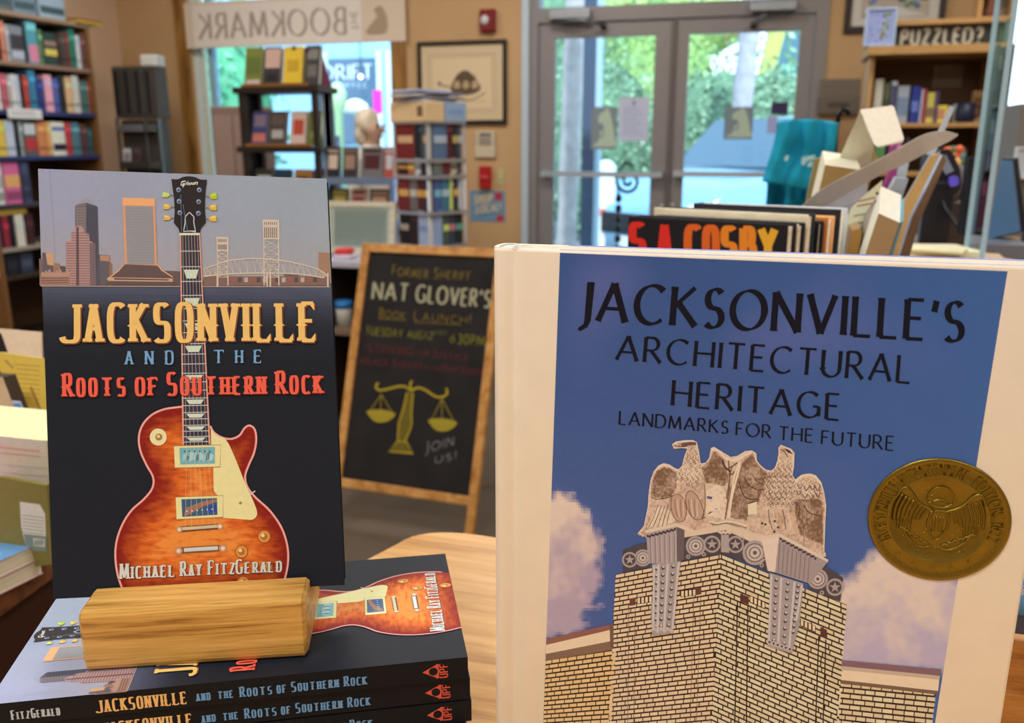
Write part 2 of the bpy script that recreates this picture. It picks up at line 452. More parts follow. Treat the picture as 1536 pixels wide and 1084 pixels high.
mb = MB(); mb.box(XL - .1, -2.6, -.1, XR + .1, D + .1, 0, pc(92, 72, 52))
struct(mb.build('floor', mat('carpet', .97, 0, 260, .3, .8, .05)))
mb = MB(); mb.box(XL - .1, -2.6, 3.0, XR + .1, D + .1, 3.1, (.75, .74, .7)); struct(mb.build('ceiling', mat('ceiling_tile', .9, 0, 60, .05)))
wall_strip('wall_left', [(XL - .1, -2.6, 0, XL, D + .1, 3)], pc(196, 150, 108))
wall_strip('wall_right', [(XR, -2.6, 0, XR + .1, D + .1, 3)], WALLC)
wall_strip('wall_back', [(XL, -2.7, 0, XR, -2.6, 3)], WALLC)
# openings of the front wall
WX0, WX1, WZ0, WZ1 = aty(300, 240, D).x, aty(598, 100, D).x, .75, 2.55
DX0, DX1, DZ1 = aty(784, 200, D).x, aty(1238, 100, D).x, 2.62
RX0, RX1, RZ0, RZ1 = aty(1497, 100, D).x, 2.45, aty(1515, 192, D).z, 2.6
wall_strip('wall_front', [
    (XL, D, 0, WX0, D + .14, 3), (WX0, D, 0, WX1, D + .14, WZ0), (WX0, D, WZ1, WX1, D + .14, 3),
    (WX1, D, 0, DX0, D + .14, 3), (DX0, D, DZ1, DX1, D + .14, 3), (DX1, D, 0, RX0, D + .14, 3),
    (RX0, D, 0, RX1, D + .14, RZ0), (RX0, D, RZ1, RX1, D + .14, 3), (RX1, D, 0, XR, D + .14, 3)], WALLC)
mb = MB()
for x0, x1 in ((WX1 + .09, DX0 - .03), (DX1 + .01, XR)): mb.box(x0, D - .015, 0, x1, D, .1, pc(120, 85, 50))
struct(mb.build('baseboard_front', WOOD()))
mb = MB(); mb.box(XL, -2.5, 0, XL + .015, D, .1, pc(120, 85, 50)); struct(mb.build('baseboard_left', WOOD()))

# window_1 with its wooden casing
CAS = grain_mat('casing_wood', pc(96, 56, 16), pc(134, 84, 30), pc(160, 104, 44), 3, str_=(8, 8, 1))
def framed(name, x0, x1, z0, z1, t, dy0, dy1, col, m, parent=None, mull=()):
    b = MB(); y0, y1 = D + dy0, D + dy1
    b.box(x0, y0, z0, x0 + t, y1, z1, col); b.box(x1 - t, y0, z0, x1, y1, z1, col)
    b.box(x0 + t, y0, z0, x1 - t, y1, z0 + t, col); b.box(x0 + t, y0, z1 - t, x1 - t, y1, z1, col)
    for kx in mull: b.box(kx - t / 2, y0, z0 + t, kx + t / 2, y1, z1 - t, col)
    return b.build(name, m, parent)


win = struct(framed('window_1', WX0, WX1, WZ0, WZ1, .05, .03, .10, pc(205, 200, 175), PAINT()))
cs = framed('window_casing', WX0 - .1, WX1 + .05, WZ0 - .1, WZ1 + .08, .095, -.025, .0, (1, 1, 1), CAS, win)
b = MB(); b.box(WX0 + .05, D + .06, WZ0 + .05, WX1 - .05, D + .066, WZ1 - .05, (1, 1, 1)); b.build('window_pane', GLASS, win)
b = MB(); b.box(WX0 + .115, D + .03, WZ0 + .05, WX0 + .15, D + .1, WZ1 - .05, rgb(150, 190, 210)); b.box(WX0 + .05, D + .03, WZ0 + .05, WX0 + .06, D + .1, WZ1 - .05, rgb(225, 215, 185)); b.build('window_mullion', PAINT(), win)
win2 = struct(framed('window_2', RX0, RX1, RZ0, RZ1, .045, .02, .1, rgb(150, 190, 200), PAINT(), mull=(RX0 + .62,)))
b = MB(); b.box(RX0 + .04, D + .06, RZ0 + .04, RX1 - .04, D + .066, RZ1 - .04, (1, 1, 1)); b.build('window_pane', GLASS, win2)
b = MB(); b.box(RX0 - .03, D - .02, 0.3, RX1, D, RZ0 - .01, pc(125, 118, 108)); struct(b.build('trim_3', mat('grey_panel', .7)))

# doors
DF = pc(128, 112, 96)
DM = mat('painted_metal', .45, .2, 30, .04)

ZH = aty(1011, 27, D).z       # door head
b = MB()
b.box(DX0, D - .03, 0, DX0 + .045, D + .16, DZ1, pc(176, 172, 158)); b.box(DX0 + .045, D - .01, 0, DX0 + .1, D + .14, DZ1, DF)
b.box(DX1 - .07, D - .01, 0, DX1, D + .14, DZ1, DF); b.box(DX0 + .1, D - .01, ZH, DX1 - .07, D + .14, ZH + .085, DF)
b.box(DX0 + .1, D - .01, DZ1 - .06, DX1 - .07, D + .14, DZ1, DF); b.box(DX0 + .1, D - .04, 0, DX1 - .07, D + .14, .012, pc(120, 110, 100))
trim = struct(b.build('trim_1', DM))
b = MB(); b.box(DX0 + .1, D + .06, ZH + .085, DX1 - .07, D + .066, DZ1 - .06, (1, 1, 1)); b.build('transom_pane', GLASS, trim)
GZ1 = aty(1201, 45, D).z
XM = aty(1011, 60, D).x
doors = []
for k, (x0, x1, gx0, gx1) in enumerate(((DX0 + .102, XM - .004, aty(832, 52, D).x, aty(983, 52, D).x), (XM + .004, DX1 - .072, aty(1034, 52, D).x, aty(1200, 52, D).x))):
    b = MB(); y0, y1 = D + .01, D + .055
    b.box(x0, y0, .015, gx0, y1, ZH - .004, DF); b.box(gx1, y0, .015, x1, y1, ZH - .004, DF)
    b.box(gx0, y0, GZ1, gx1, y1, ZH - .004, DF); b.box(gx0, y0, .015, gx1, y1, .27, DF)
    d = struct(b.build('door_%d' % (k + 1), DM)); doors.append(d)
    p = MB(); p.box(gx0, D + .03, .27, gx1, D + .036, GZ1, (1, 1, 1)); p.build('door_pane', GLASS, d)
    bz = aty(900 if k == 0 else 1090, 261, D).z
    h = MB(); h.box(x0 + .03, D - .05, bz - .016, x1 - .03, D - .03, bz + .016, pc(190, 185, 170))
    for xx in (x0 + .04, x1 - .06): h.box(xx, D - .035, bz - .02, xx + .03, D + .012, bz + .02, pc(150, 140, 125))
    h.build('push_bar', METAL(), d)
    cx = aty((858, 1160)[k], 8, D).x; cz = ZH + .02
    c = MB(); c.rbox(cx - .13, D - .075, cz - .012, cx + .13, D - .012, cz + .045, pc(150, 140, 125), .008)
    ex = aty((903, 1130)[k], 37, D - .05)
    c.tube([(cx - (.08, .02)[k], D - .05, cz - .02), ((cx + ex.x) / 2, D - .1, (cz + ex.z) / 2), (ex.x, D - .03, ex.z)], .009, pc(120, 112, 100))
    c.tube([(ex.x, D - .045, ex.z), (ex.x, D + .01, ex.z)], .02, pc(70, 60, 52))
    c.build('door_closer', METAL(), d)
    if k == 0: ag = MB(); ag.box(x1 - .012, D - .004, .02, x1 + .02, D + .009, ZH - .006, pc(96, 82, 68)); ag.build('astragal', DM, d)
    lk = MB(); lx = (x1 - .03) if k == 0 else (x0 + .03); lk.lathe([(.018, 0), (.018, .012), (.008, .014)], pc(160, 140, 110), 16, TM(lx, D + .01, bz - .2, 0, pi / 2)); lk.build('door_lock', METAL(), d)

# ================================================================== FOREGROUND TABLE
TZ = 0.912
TABM = grain_mat('table_wood', pc(166, 106, 46), pc(190, 128, 62), pc(208, 148, 80), 5, rot=(0, 0, radians(12)), str_=(1.2, 14, 14), rough=.35, bump=.05)
tt = thing('display_table', 'pale wooden table with rounded corner carrying the two book displays in front', 'table', TM(0, .3, 0))
A0 = atz(597, 815, TZ); A1 = atz(530, 850, TZ); A2 = atz(690, 797.5, TZ); A3 = atz(1505, 930, TZ)
dl = (A1 - A0).normalized(); dr = (A3 - A2).normalized()
out = [A3 + dr * .35, A2 + dr * .02]
c0 = A2 + dr * .02; c1_ = A0; X = None
for k in range(1, 8):
    t = k / 8; cor = atz(632, 790, TZ); out.append((1 - t) ** 2 * c0 + 2 * t * (1 - t) * cor + t * t * c1_)
out += [A0, A1, A0 + dl * .62]
e1 = out[-1]; e0 = out[0]
out += [Vector((e1.x + .12, e1.y - .2, TZ)), Vector((e0.x - .05, e1.y - .18, TZ))]
pts = [(p.x, p.y - .3) for p in out]
b = MB(); b.prism(pts, TZ - .028, TZ, (1, 1, 1)); b.build('tabletop', TABM, tt)
for lx, ly in ((-.17, .14), (-.3, -.2), (.34, .08), (.34, -.2)):
    b = MB(); b.rbox(lx - .02, ly - .02, 0, lx + .02, ly + .02, TZ - .028, pc(190, 140, 80), .005); b.build('leg', WOOD(), tt)
b = MB(); b.box(-.28, -.19, TZ - .075, .33, -.172, TZ - .028, pc(190, 140, 80)); b.box(-.16, .1, TZ - .075, .33, .118, TZ - .028, pc(190, 140, 80)); b.build('apron', WOOD(), tt)

# ================================================================== COVER ART OF THE PAPERBACK
C1 = [(57, 253), (490, 268), (517, 877), (80, 898)]
Z1 = lambda x, y: (40 + x / 3.1875, 240 + y / 3.1882)
Z2 = lambda x, y: (60 + x / 3.189, 560 + y / 3.188)
Z6 = lambda x, y: (230 + x / 9.035, 240 + y / 9.033)
zz = lambda Z, *pts: [Z(*p) for p in pts]
unit1 = homog(C1, [(0, 0), (1, 0), (1, 1), (0, 1)]); back1 = homog([(0, 0), (1, 0), (1, 1), (0, 1)], C1)
SKY_L, SKY_R, SKY_B = pc(148, 141, 148), pc(146, 148, 145), pc(158, 142, 130)
WAT0, WAT1, BLK = pc(84, 84, 94), pc(42, 44, 50), pc(25, 28, 33)
def cover_bg(u, v):
    if v < .26:
        c = mixc(mixc(SKY_L, SKY_R, u), SKY_B, max(0, (v - .1) / .2)); n = nz2(u, v, 5) * .04
        return tuple(a * (1 + n) for a in c)
    if v < .45:
        t = (v - .26) / .19; n = nz2(u * 5, v * 110, 1) * .14 * (1 - t)
        return tuple(max(.003, a * (1 + n)) for a in mixc(mixc(WAT0, WAT1, min(1, t * 1.7)), BLK, t))
    return BLK
SC_ = Art()        # skyline
P = SC_.poly; Ln = SC_.line
for k, (x0, x1, y0) in enumerate(((60, 75, 470), (75, 128, 442), (128, 160, 492), (160, 190, 505), (345, 400, 452), (395, 410, 490), (640, 740, 528), (1395, 1450, 440), (1230, 1300, 540))):
    P(zz(Z1, (x0, y0), (x1, y0 + 4), (x1 + 2, 600), (x0 + 2, 600)), pc(*((120, 90, 75), (92, 82, 82), (150, 106, 82), (84, 72, 70), (96, 84, 82), (140, 96, 70), (98, 80, 72), (150, 112, 84), (110, 84, 76))[k]), 1)
P(zz(Z1, (92, 444), (128, 446), (130, 505), (100, 500)), pc(196, 140, 96), 2)
P(zz(Z1, (352, 455), (398, 458), (398, 486), (352, 480)), pc(170, 120, 90), 2)
P(zz(Z1, (232, 220), (285, 180), (340, 225), (350, 598), (232, 598)), pc(82, 76, 80), 2)
P(zz(Z1, (232, 220), (285, 180), (285, 215), (283, 598), (232, 598)), pc(116, 102, 96), 2.4)
P(zz(Z1, (236, 214), (285, 181), (334, 220), (286, 204)), pc(148, 138, 134), 2.8)
for k in range(26): SC_.line(zz(Z1, (235, 228 + k * 13), (282, 222 + k * 13)), .7, pc(70, 60, 58), 3)
for k in range(8): SC_.line(zz(Z1, (240 + k * 6, 225), (240 + k * 6, 400)), .5, pc(150, 128, 112), 3.2)
for k in range(6): SC_.line(zz(Z1, (292 + k * 8, 225), (294 + k * 8, 590)), .5, pc(62, 58, 62), 3)
P(zz(Z1, (186, 598), (190, 390), (213, 382), (213, 345), (228, 340), (228, 318), (262, 314), (275, 330), (277, 350), (300, 356), (302, 388), (318, 392), (325, 598)), pc(170, 128, 112), 3.4)
for k in range(17): SC_.line(zz(Z1, (190, 398 + k * 12), (318, 398 + k * 12)), 1.3, pc(128, 92, 86), 3.8)
for k in range(4): SC_.line(zz(Z1, (215, 348 + k * 12), (300, 350 + k * 12)), 1.2, pc(128, 92, 86), 3.8)
P(zz(Z1, (238, 320), (250, 320), (252, 598), (238, 598)), pc(98, 72, 68), 4)
P(zz(Z1, (302, 395), (330, 398), (335, 598), (304, 598)), pc(110, 90, 86), 3.6)
P(zz(Z1, (475, 498), (620, 505), (645, 520), (705, 575), (720, 598), (370, 598), (395, 572), (445, 520)), pc(96, 74, 66), 3)
P(zz(Z1, (458, 180), (614, 184), (624, 505), (470, 498)), pc(206, 140, 92), 4)
P(zz(Z1, (458, 180), (614, 184), (615, 220), (460, 216)), pc(228, 156, 98), 4.4)
P(zz(Z1, (472, 219), (604, 222), (613, 500), (482, 496)), pc(140, 131, 122), 4.8)
for k in range(20): SC_.line(zz(Z1, (474 + k * .3, 232 + k * 13), (606 + k * .3, 235 + k * 13)), .5, pc(128, 120, 112), 5)
SC_.line(zz(Z1, (465, 500), (440, 530), (385, 570)), 1.6, pc(206, 150, 108), 4.2); SC_.line(zz(Z1, (628, 500), (645, 525), (700, 560)), 1.6, pc(214, 150, 104), 4.2)
P(zz(Z1, (390, 560), (700, 566), (700, 582), (390, 578)), pc(190, 146, 112), 4.4)
P(zz(Z1, (420, 564), (680, 570), (680, 576), (420, 572)), pc(90, 72, 62), 4.6)
P(zz(Z1, (64, 560), (205, 556), (205, 600), (64, 600)), pc(152, 110, 88), 4)
for k in range(8): P(zz(Z1, (70 + k * 17, 540 - 6 * (k % 3)), (78 + k * 17, 532 - 6 * (k % 3)), (90 + k * 17, 545), (88 + k * 17, 558), (70 + k * 17, 558)), pc(170, 126, 100), 4.2)
for k in range(3): SC_.line(zz(Z1, (68, 566 + k * 11), (202, 564 + k * 11)), .9, pc(92, 66, 56), 4.4)
# drawbridge
BR = pc(198, 172, 142); BD = pc(120, 104, 92)
for x0, x1, y0, yt, n in ((907, 965, 366, 600, 6), (1128, 1208, 284, 600, 7)):
    ym = y0 + (70 if x0 < 1000 else 96)
    P(zz(Z1, (x0, y0), (x1, y0 + 2), (x1 + 2, ym), (x0 + 3, ym)), BR, 3)
    for k in range(n): P(zz(Z1, (x0 + 8 + k * (x1 - x0 - 14) / n, y0 + 12), (x0 + 12 + k * (x1 - x0 - 14) / n, y0 + 12), (x0 + 12 + k * (x1 - x0 - 14) / n, y0 + 26), (x0 + 8 + k * (x1 - x0 - 14) / n, y0 + 26)), BD, 3.4); P(zz(Z1, (x0 + 8 + k * (x1 - x0 - 14) / n, y0 + 38), (x0 + 13 + k * (x1 - x0 - 14) / n, y0 + 38), (x0 + 13 + k * (x1 - x0 - 14) / n, ym - 8), (x0 + 8 + k * (x1 - x0 - 14) / n, ym - 8)), BD, 3.4)
    for xx in (x0 + 6, x1 - 4): Ln(zz(Z1, (xx, ym), (xx + 2, yt)), 1.8, BR, 3)
    for k in range(5):
        a = ym + k * (yt - ym - 40) / 5; c = a + (yt - ym - 40) / 5
        Ln(zz(Z1, (x0 + 6, a), (x1 - 4, c)), .9, BR, 3); Ln(zz(Z1, (x1 - 4, a), (x0 + 6, c)), .9, BR, 3); Ln(zz(Z1, (x0 + 6, c), (x1 - 4, c)), .8, BR, 3)
P(zz(Z1, (845, 556), (1450, 556), (1452, 600), (845, 600)), pc(122, 92, 78), 2)
for k in range(14): P(zz(Z1, (980 + k * 30, 562), (998 + k * 30, 560), (998 + k * 30, 584), (980 + k * 30, 584)), pc(*((150, 84, 66), (88, 70, 62), (180, 150, 126))[k % 3]), 2.4)
top = smooth_line(zz(Z1, (845, 520), (900, 502), (960, 482), (1050, 472), (1130, 472), (1215, 480), (1320, 500), (1400, 525), (1440, 556)), 5)
bot = smooth_line(zz(Z1, (845, 556), (960, 545), (1130, 540), (1300, 545), (1420, 562)), 5)
Ln(top, 1.8, BR, 3.2); Ln(bot, 2.0, BR, 3.2)
for k in range(0, 36):
    a = top[min(len(top) - 1, int(k * len(top) / 36))]; c = min(bot, key=lambda q: abs(q[0] - a[0])); d = min(bot, key=lambda q: abs(q[0] - a[0] - 5))
    Ln([a, c], .7, BR, 3.2); Ln([a, d], .7, BR, 3.2)
for x in (912, 1150, 1165, 1440): Ln(zz(Z1, (x, 540), (x, 606)), 2.4, BR, 3.4)
Ln(zz(Z1, (68, 602), (740, 604), (1452, 606)), 1.4, pc(172, 140, 118), 3)
Ln(zz(Z1, (110, 46), (145, 560)), .5, pc(140, 134, 150), 1)

GU = Art()         # guitar
body = smooth_line(zz(Z2, (683, 158), (640, 163), (590, 172), (535, 198), (492, 245), (474, 305), (482, 370), (510, 435), (542, 495), (538, 548), (498, 600), (440, 652), (396, 720), (368, 800), (362, 880), (374, 965), (400, 1040), (412, 1075)), 5) + \
    smooth_line([Z2(412, 1075), Z2(780, 1062), Z2(1142, 1044)], 4) + smooth_line(zz(Z2, (1142, 1044), (1170, 985), (1187, 900), (1183, 820), (1155, 735), (1100, 655), (1030, 590), (992, 540), (982, 490), (1000, 435), (1024, 380), (1035, 320), (1028, 268), (1003, 248), (978, 262), (955, 295), (915, 312), (870, 305), (832, 280), (815, 250)), 5)
body = [p for i, p in enumerate(body) if i == 0 or (abs(p[0] - body[i - 1][0]) + abs(p[1] - body[i - 1][1])) > .3]
bodyc = [p for p in body]
RED, ORG, AMB = pc(128, 26, 18), pc(205, 92, 30), pc(232, 138, 56)
x0, x1, y0, y1 = min(p[0] for p in body), max(p[0] for p in body), min(p[1] for p in body), max(p[1] for p in body)
st = 2.6; nx, ny = int((x1 - x0) / st) + 1, int((y1 - y0) / st) + 1
for j in range(ny):
    for i in range(nx):
        p = (x0 + (i + .5) * st, y0 + (j + .5) * st)
        if inside(p, body):
            d = edged(p, body); t = min(1, d / 78); n = nz2(p[0] * .05, p[1] * .16, 1, 3) * .45 + nz2(p[0] * .12, p[1] * .3, 1, 8) * .22
            q = max(0, min(1, t * 1.25 - .12 + n * (.3 + t))); c = mixc(RED, ORG, q * 1.6) if q < .62 else mixc(ORG, AMB, (q - .62) * 2)
            GU.poly([(p[0] - st / 2, p[1] - st / 2), (p[0] + st / 2, p[1] - st / 2), (p[0] + st / 2, p[1] + st / 2), (p[0] - st / 2, p[1] + st / 2)], c, 6)
GU.line(body[:91], 3.0, pc(226, 150, 128), 7)
GU.line(body[98:], 3.0, pc(226, 150, 128), 7)
HS = pc(42, 34, 32)
GU.poly(smooth_line(zz(Z6, (247, 258), (330, 262), (410, 230), (490, 222), (570, 234), (640, 264), (730, 268)), 4) + zz(Z6, (712, 400), (702, 560), (702, 700), (716, 845), (645, 930), (632, 992), (362, 992), (345, 930), (280, 852), (292, 700), (284, 520), (262, 370)), HS, 6)
for cx, cy, w_, h_, cc in ((180, 470, 52, 38, (190, 190, 84)), (196, 630, 52, 42, (205, 160, 60)), (200, 780, 50, 40, (210, 160, 66)), (805, 486, 55, 48, (170, 176, 40)), (800, 640, 55, 46, (200, 160, 60)), (800, 790, 56, 44, (215, 165, 60))):
    s = 1 if cx > 500 else -1
    GU.line(zz(Z6, (cx - s * 95, cy + 10), (cx - s * 40, cy + 6)), 1.2, pc(110, 100, 80), 6)
    GU.poly(zz(Z6, (cx - s * w_ * .9, cy + 6), (cx - s * w_ * .4, cy - h_ * .7), (cx + s * w_, cy - h_), (cx + s * w_ * 1.1, cy + h_ * .9), (cx - s * w_ * .3, cy + h_ * .9)), pc(*cc), 6.5)
    GU.poly(zz(Z6, (cx - s * w_ * .3, cy - h_ * .4), (cx + s * w_ * .8, cy - h_ * .7), (cx + s * w_ * .8, cy - h_ * .1), (cx - s * w_ * .3, cy)), pc(min(255, cc[0] + 40), min(255, cc[1] + 45), cc[2] + 60), 7)
for cx, cy in ((345, 405), (352, 560), (362, 715), (625, 405), (617, 565), (613, 722)):
    GU.circle(*Z6(cx, cy), 3.7, pc(112, 122, 134), 7); GU.circle(*Z6(cx - 6, cy - 10), 2.2, pc(165, 172, 180), 7.5); GU.circle(*Z6(cx, cy + 2), 1.5, pc(40, 38, 44), 8)
GU.line(zz(Z6, *smooth_line([(412, 968), (432, 860), (436, 775), (462, 740), (492, 712), (520, 738), (552, 775), (552, 850), (575, 968)], 3)) + zz(Z6, (492, 962), (412, 968)), 1.5, pc(225, 215, 200), 7)
for pts in ([(440, 288), (385, 300), (378, 340), (425, 345), (432, 320), (408, 322), (404, 372)], [(452, 300), (450, 338)], [(472, 288), (470, 338), (498, 336), (498, 315), (472, 318)], [(528, 308), (508, 312), (524, 326), (506, 334)], [(540, 310), (536, 332), (560, 330), (560, 308), (540, 310)], [(572, 332), (574, 300), (598, 302), (596, 338)], [(390, 292), (440, 284)]):
    GU.line(zz(Z6, *pts), 1.15, pc(235, 225, 190), 7)
nt0, nt1, nb0, nb1 = (270.2, 351.8), (300.6, 351.8), (274.0, 667), (316.0, 666)
lerp = lambda a, b, t: (a[0] + (b[0] - a[0]) * t, a[1] + (b[1] - a[1]) * t)
GU.poly([nt0, nt1, nb1, nb0], pc(210, 140, 108), 8)
GU.poly([lerp(nt0, nt1, .06), lerp(nt0, nt1, .94), lerp(nb0, nb1, .94), lerp(nb0, nb1, .06)], pc(48, 48, 58), 8.5)
fy = [1 - 2 ** (-n / 12) for n in range(23)]
FT = lambda n: fy[n] * 442 / 315.0
for n in range(1, 22):
    t = FT(n); a, c = lerp(nt0, nb0, t), lerp(nt1, nb1, t)
    if a[1] < 664: GU.line([a, c], 1.3, pc(205, 196, 186), 9.2)
for n in (3, 5, 7, 9, 12, 15, 17, 19, 21):
    t0, t1 = FT(n - 1), FT(n); q = (t1 - t0) * .2; a0, c0_ = lerp(nt0, nb0, t0 + q), lerp(nt1, nb1, t0 + q); a1, c1b = lerp(nt0, nb0, t1 - q), lerp(nt1, nb1, t1 - q)
    if a1[1] < 664: GU.poly([lerp(a0, c0_, .16), lerp(a0, c0_, .84), lerp(a1, c1b, .72), lerp(a1, c1b, .28)], pc(206, 208, 172), 9)
GU.line(zz(Z6, (355, 1005), (632, 1003)), 3.4, pc(236, 220, 170), 9.5)
GU.poly(smooth_line(zz(Z2, (818, 262), (845, 296), (892, 318), (935, 405), (985, 530), (1022, 610), (1040, 668), (1020, 696), (985, 697), (920, 692), (862, 688)), 4) + zz(Z2, (858, 590), (832, 560), (830, 450), (858, 440), (858, 345), (820, 340)), pc(238, 214, 142), 9)
for q in ([(642, 346), (866, 340), (862, 446), (646, 450)], [(650, 590), (877, 582), (877, 686), (654, 696)]): GU.poly(zz(Z2, *q), pc(228, 206, 136), 9.4); GU.line(zz(Z2, *(q + q[:1])), .8, pc(160, 120, 70), 9.5)
GU.poly(zz(Z2, (668, 354), (838, 350), (838, 430), (672, 434)), pc(110, 158, 150), 9.7)
for k in range(9): GU.poly(zz(Z2, (685 + k * 16, 385 + 12 * sin(k * 2.3)), (705 + k * 16, 380 + 10 * sin(k * 1.7)), (700 + k * 16, 410), (682 + k * 16, 420 - 6 * (k % 2))), pc(*((170, 200, 190), (70, 120, 120), (200, 220, 200))[k % 3]), 9.8)
GU.poly(zz(Z2, (678, 600), (848, 594), (850, 674), (682, 684)), pc(52, 84, 100), 9.7)
GU.poly(zz(Z2, (700, 640), (780, 610), (848, 598), (848, 612), (790, 630), (710, 676), (690, 680)), pc(150, 100, 80), 9.8)
GU.poly(zz(Z2, (790, 640), (846, 625), (848, 660), (800, 668)), pc(40, 70, 130), 9.8)
for k in range(6):
    GU.circle(*Z2(693 + k * 24, 371), 1.3, pc(60, 80, 80), 9.9, n=8); GU.circle(*Z2(705 + k * 24, 657 - k * 2), 1.3, pc(220, 220, 200), 9.9, n=8)
for k in range(6):
    GU.line([lerp(nt0, nt1, .14 + .144 * k), lerp(nb0, nb1, .14 + .144 * k), Z2(698 + k * 28, 742 - k * 4)], .45, pc(214, 170, 120), 9.95)
GU.line(zz(Z6, (375, 470), (385, 980)), .6, pc(110, 130, 140), 8); GU.line(zz(Z6, (405, 600), (470, 980)), .6, pc(110, 130, 140), 8)
GU.line(zz(Z2, (660, 744), (872, 728)), 8.0, pc(92, 62, 44), 10); GU.line(zz(Z2, (668, 742), (865, 727)), 4.6, pc(198, 168, 126), 10.2)
for q in ((668, 744), (862, 729)): GU.circle(*Z2(*q), 4.6, pc(190, 140, 100), 10.3); GU.circle(*Z2(*q), 2.5, pc(226, 190, 150), 10.4)
GU.line(zz(Z2, (650, 846), (888, 832)), 9.5, pc(120, 74, 50), 10); GU.line(zz(Z2, (690, 842), (852, 832)), 5.5, pc(216, 204, 182), 10.2)
for q in ((664, 846), (876, 834)): GU.circle(*Z2(*q), 6.0, pc(186, 130, 92), 10.3); GU.circle(*Z2(*q), 3.0, pc(228, 190, 150), 10.4)
for q in ((1073, 778), (965, 850), (1082, 925), (973, 998)): GU.circle(*Z2(*q), 10, pc(150, 70, 26), 10); GU.circle(*Z2(*q), 8.8, pc(206, 132, 56), 10.1); GU.circle(*Z2(*q), 5.2, pc(168, 98, 40), 10.3); GU.circle(*Z2(q[0] - 6, q[1] - 6), 2.8, pc(240, 200, 130), 10.4)
GU.circle(*Z2(567, 303), 12.8, pc(238, 214, 150), 9); GU.circle(*Z2(570, 303), 5.2, pc(150, 110, 50), 9.2); GU.circle(*Z2(568, 300), 2.6, pc(220, 180, 110), 9.4)
GU.circle(*Z2(960, 618), 2.2, pc(150, 120, 60), 9.6); GU.line(zz(Z2, (1000, 582), (1030, 560)), 2, pc(220, 190, 180), 8)

TX = Art()         # lettering
q = zz(Z1, (157, 868), (1394, 862), (157, 690), (1390, 684))
TX.text('JACKSONVILLE', *q, pc(120, 62, 38), 'slab', 11, .03, (1.3, 1.0)); TX.text('JACKSONVILLE', *q, pc(243, 188, 100), 'slab', 12)
TX.text('A N D', *zz(Z1, (470, 976), (706, 975), (470, 914), (706, 912)), pc(112, 146, 166), 'slab', 12)
TX.text('T H E', *zz(Z1, (890, 970), (1126, 968), (890, 910), (1126, 908)), pc(112, 146, 166), 'slab', 12)
q = zz(Z2, (108, 108), (1356, 92), (106, 2), (1354, -12))
for wtx, a, c in (('Roots', 0, .246), ('of', .277, .372), ('Southern', .397, .783), ('Rock', .816, 1.0)):
    qq = (lerp(q[0], q[1], a), lerp(q[0], q[1], c), lerp(q[2], q[3], a), lerp(q[2], q[3], c))
    TX.text(wtx, *qq, pc(120, 34, 26), 'slab', 11, .04, (.6, .5)); TX.text(wtx, *qq, pc(236, 92, 66), 'slab', 12)
q = zz(Z2, (380, 980), (1160, 944), (380, 908), (1160, 882))
for wtx, a, c in (('Michael', 0, .345), ('Ray', .372, .508), ('Fitz', .542, .712), ('Gerald', .712, 1.0)):
    qq = (lerp(q[0], q[1], a), lerp(q[0], q[1], c), lerp(q[2], q[3], a), lerp(q[2], q[3], c))
    TX.text(wtx, *qq, pc(96, 36, 24), 'slab', 11, .06, (.5, .5)); TX.text(wtx, *qq, pc(240, 224, 196), 'slab', 12)

BLK_S = pc(15, 17, 20)
PGC = pc(224, 204, 170)


def cover_parts(f, parent, sx=1.0):
    """picture parts of one front cover; f maps photograph points to the cover plane"""
    g = MB()
    def gp(u, v): p = f(*back1(u, v)); return (p[0], p[1], .00008)
    g.grid(gp, 46, 120, lambda u, v: cover_bg(u, v), False)
    # wind the base grid towards +z
    a, b_, c_ = [Vector(g.v[k]) for k in g.f[0][:3]]
    if (b_ - a).cross(c_ - b_).z < 0: g.f = [tuple(reversed(q)) for q in g.f]
    g.build('cover_background', PRINT(), parent)
    SC_.mb(f).build('skyline_picture', PRINT(), parent)
    GU.mb(f).build('guitar_picture', PRINT(), parent)
    TX.mb(f).build('cover_lettering', PRINT(), parent)


# ---- the standing paperback
o = CO + camv(-.251, -.1, .458) * .957
FB = Frame(o, camv(.989, -.022, .147), -camv(.017, .999, .04))
bk = thing('paperback_book', 'standing black paperback with a sunburst guitar and skyline cover, held in a wooden block', 'book', FB.m)
Q = [FB.px(*p) for p in C1]        # TL TR BR BL
TH = .0125
cc = [(Q[3][0], Q[3][1]), (Q[2][0], Q[2][1]), (Q[1][0], Q[1][1]), (Q[0][0], Q[0][1])]   # ccw from bottom left
b = MB(); b.prism(cc, -.0004, 0, BLK_S); b.build('front_cover', mat('cover_board', .55, 0, 200, .03, 0, .2), bk)
b = MB(); b.prism(cc, -TH, -TH + .0004, BLK_S); b.build('back_cover', mat('cover_board', .55, 0, 200, .03, 0, .2), bk)
b = MB(); b.prism([cc[0], (cc[0][0] + .0005, cc[0][1]), (cc[3][0] + .0005, cc[3][1]), cc[3]], -TH + .0004, -.0004, BLK_S); b.build('spine', mat('cover_board', .55, 0, 200, .03, 0, .2), bk)
b = MB(); ii = [(cc[0][0] + .0006, cc[0][1] + .0005), (cc[1][0] - .0008, cc[1][1] + .0005), (cc[2][0] - .0008, cc[2][1] - .0005), (cc[3][0] + .0006, cc[3][1] - .0005)]
b.prism(ii, -TH + .0005, -.0005, PGC); b.build('page_block', PAGES(), bk)
cover_parts(FB.px, bk)

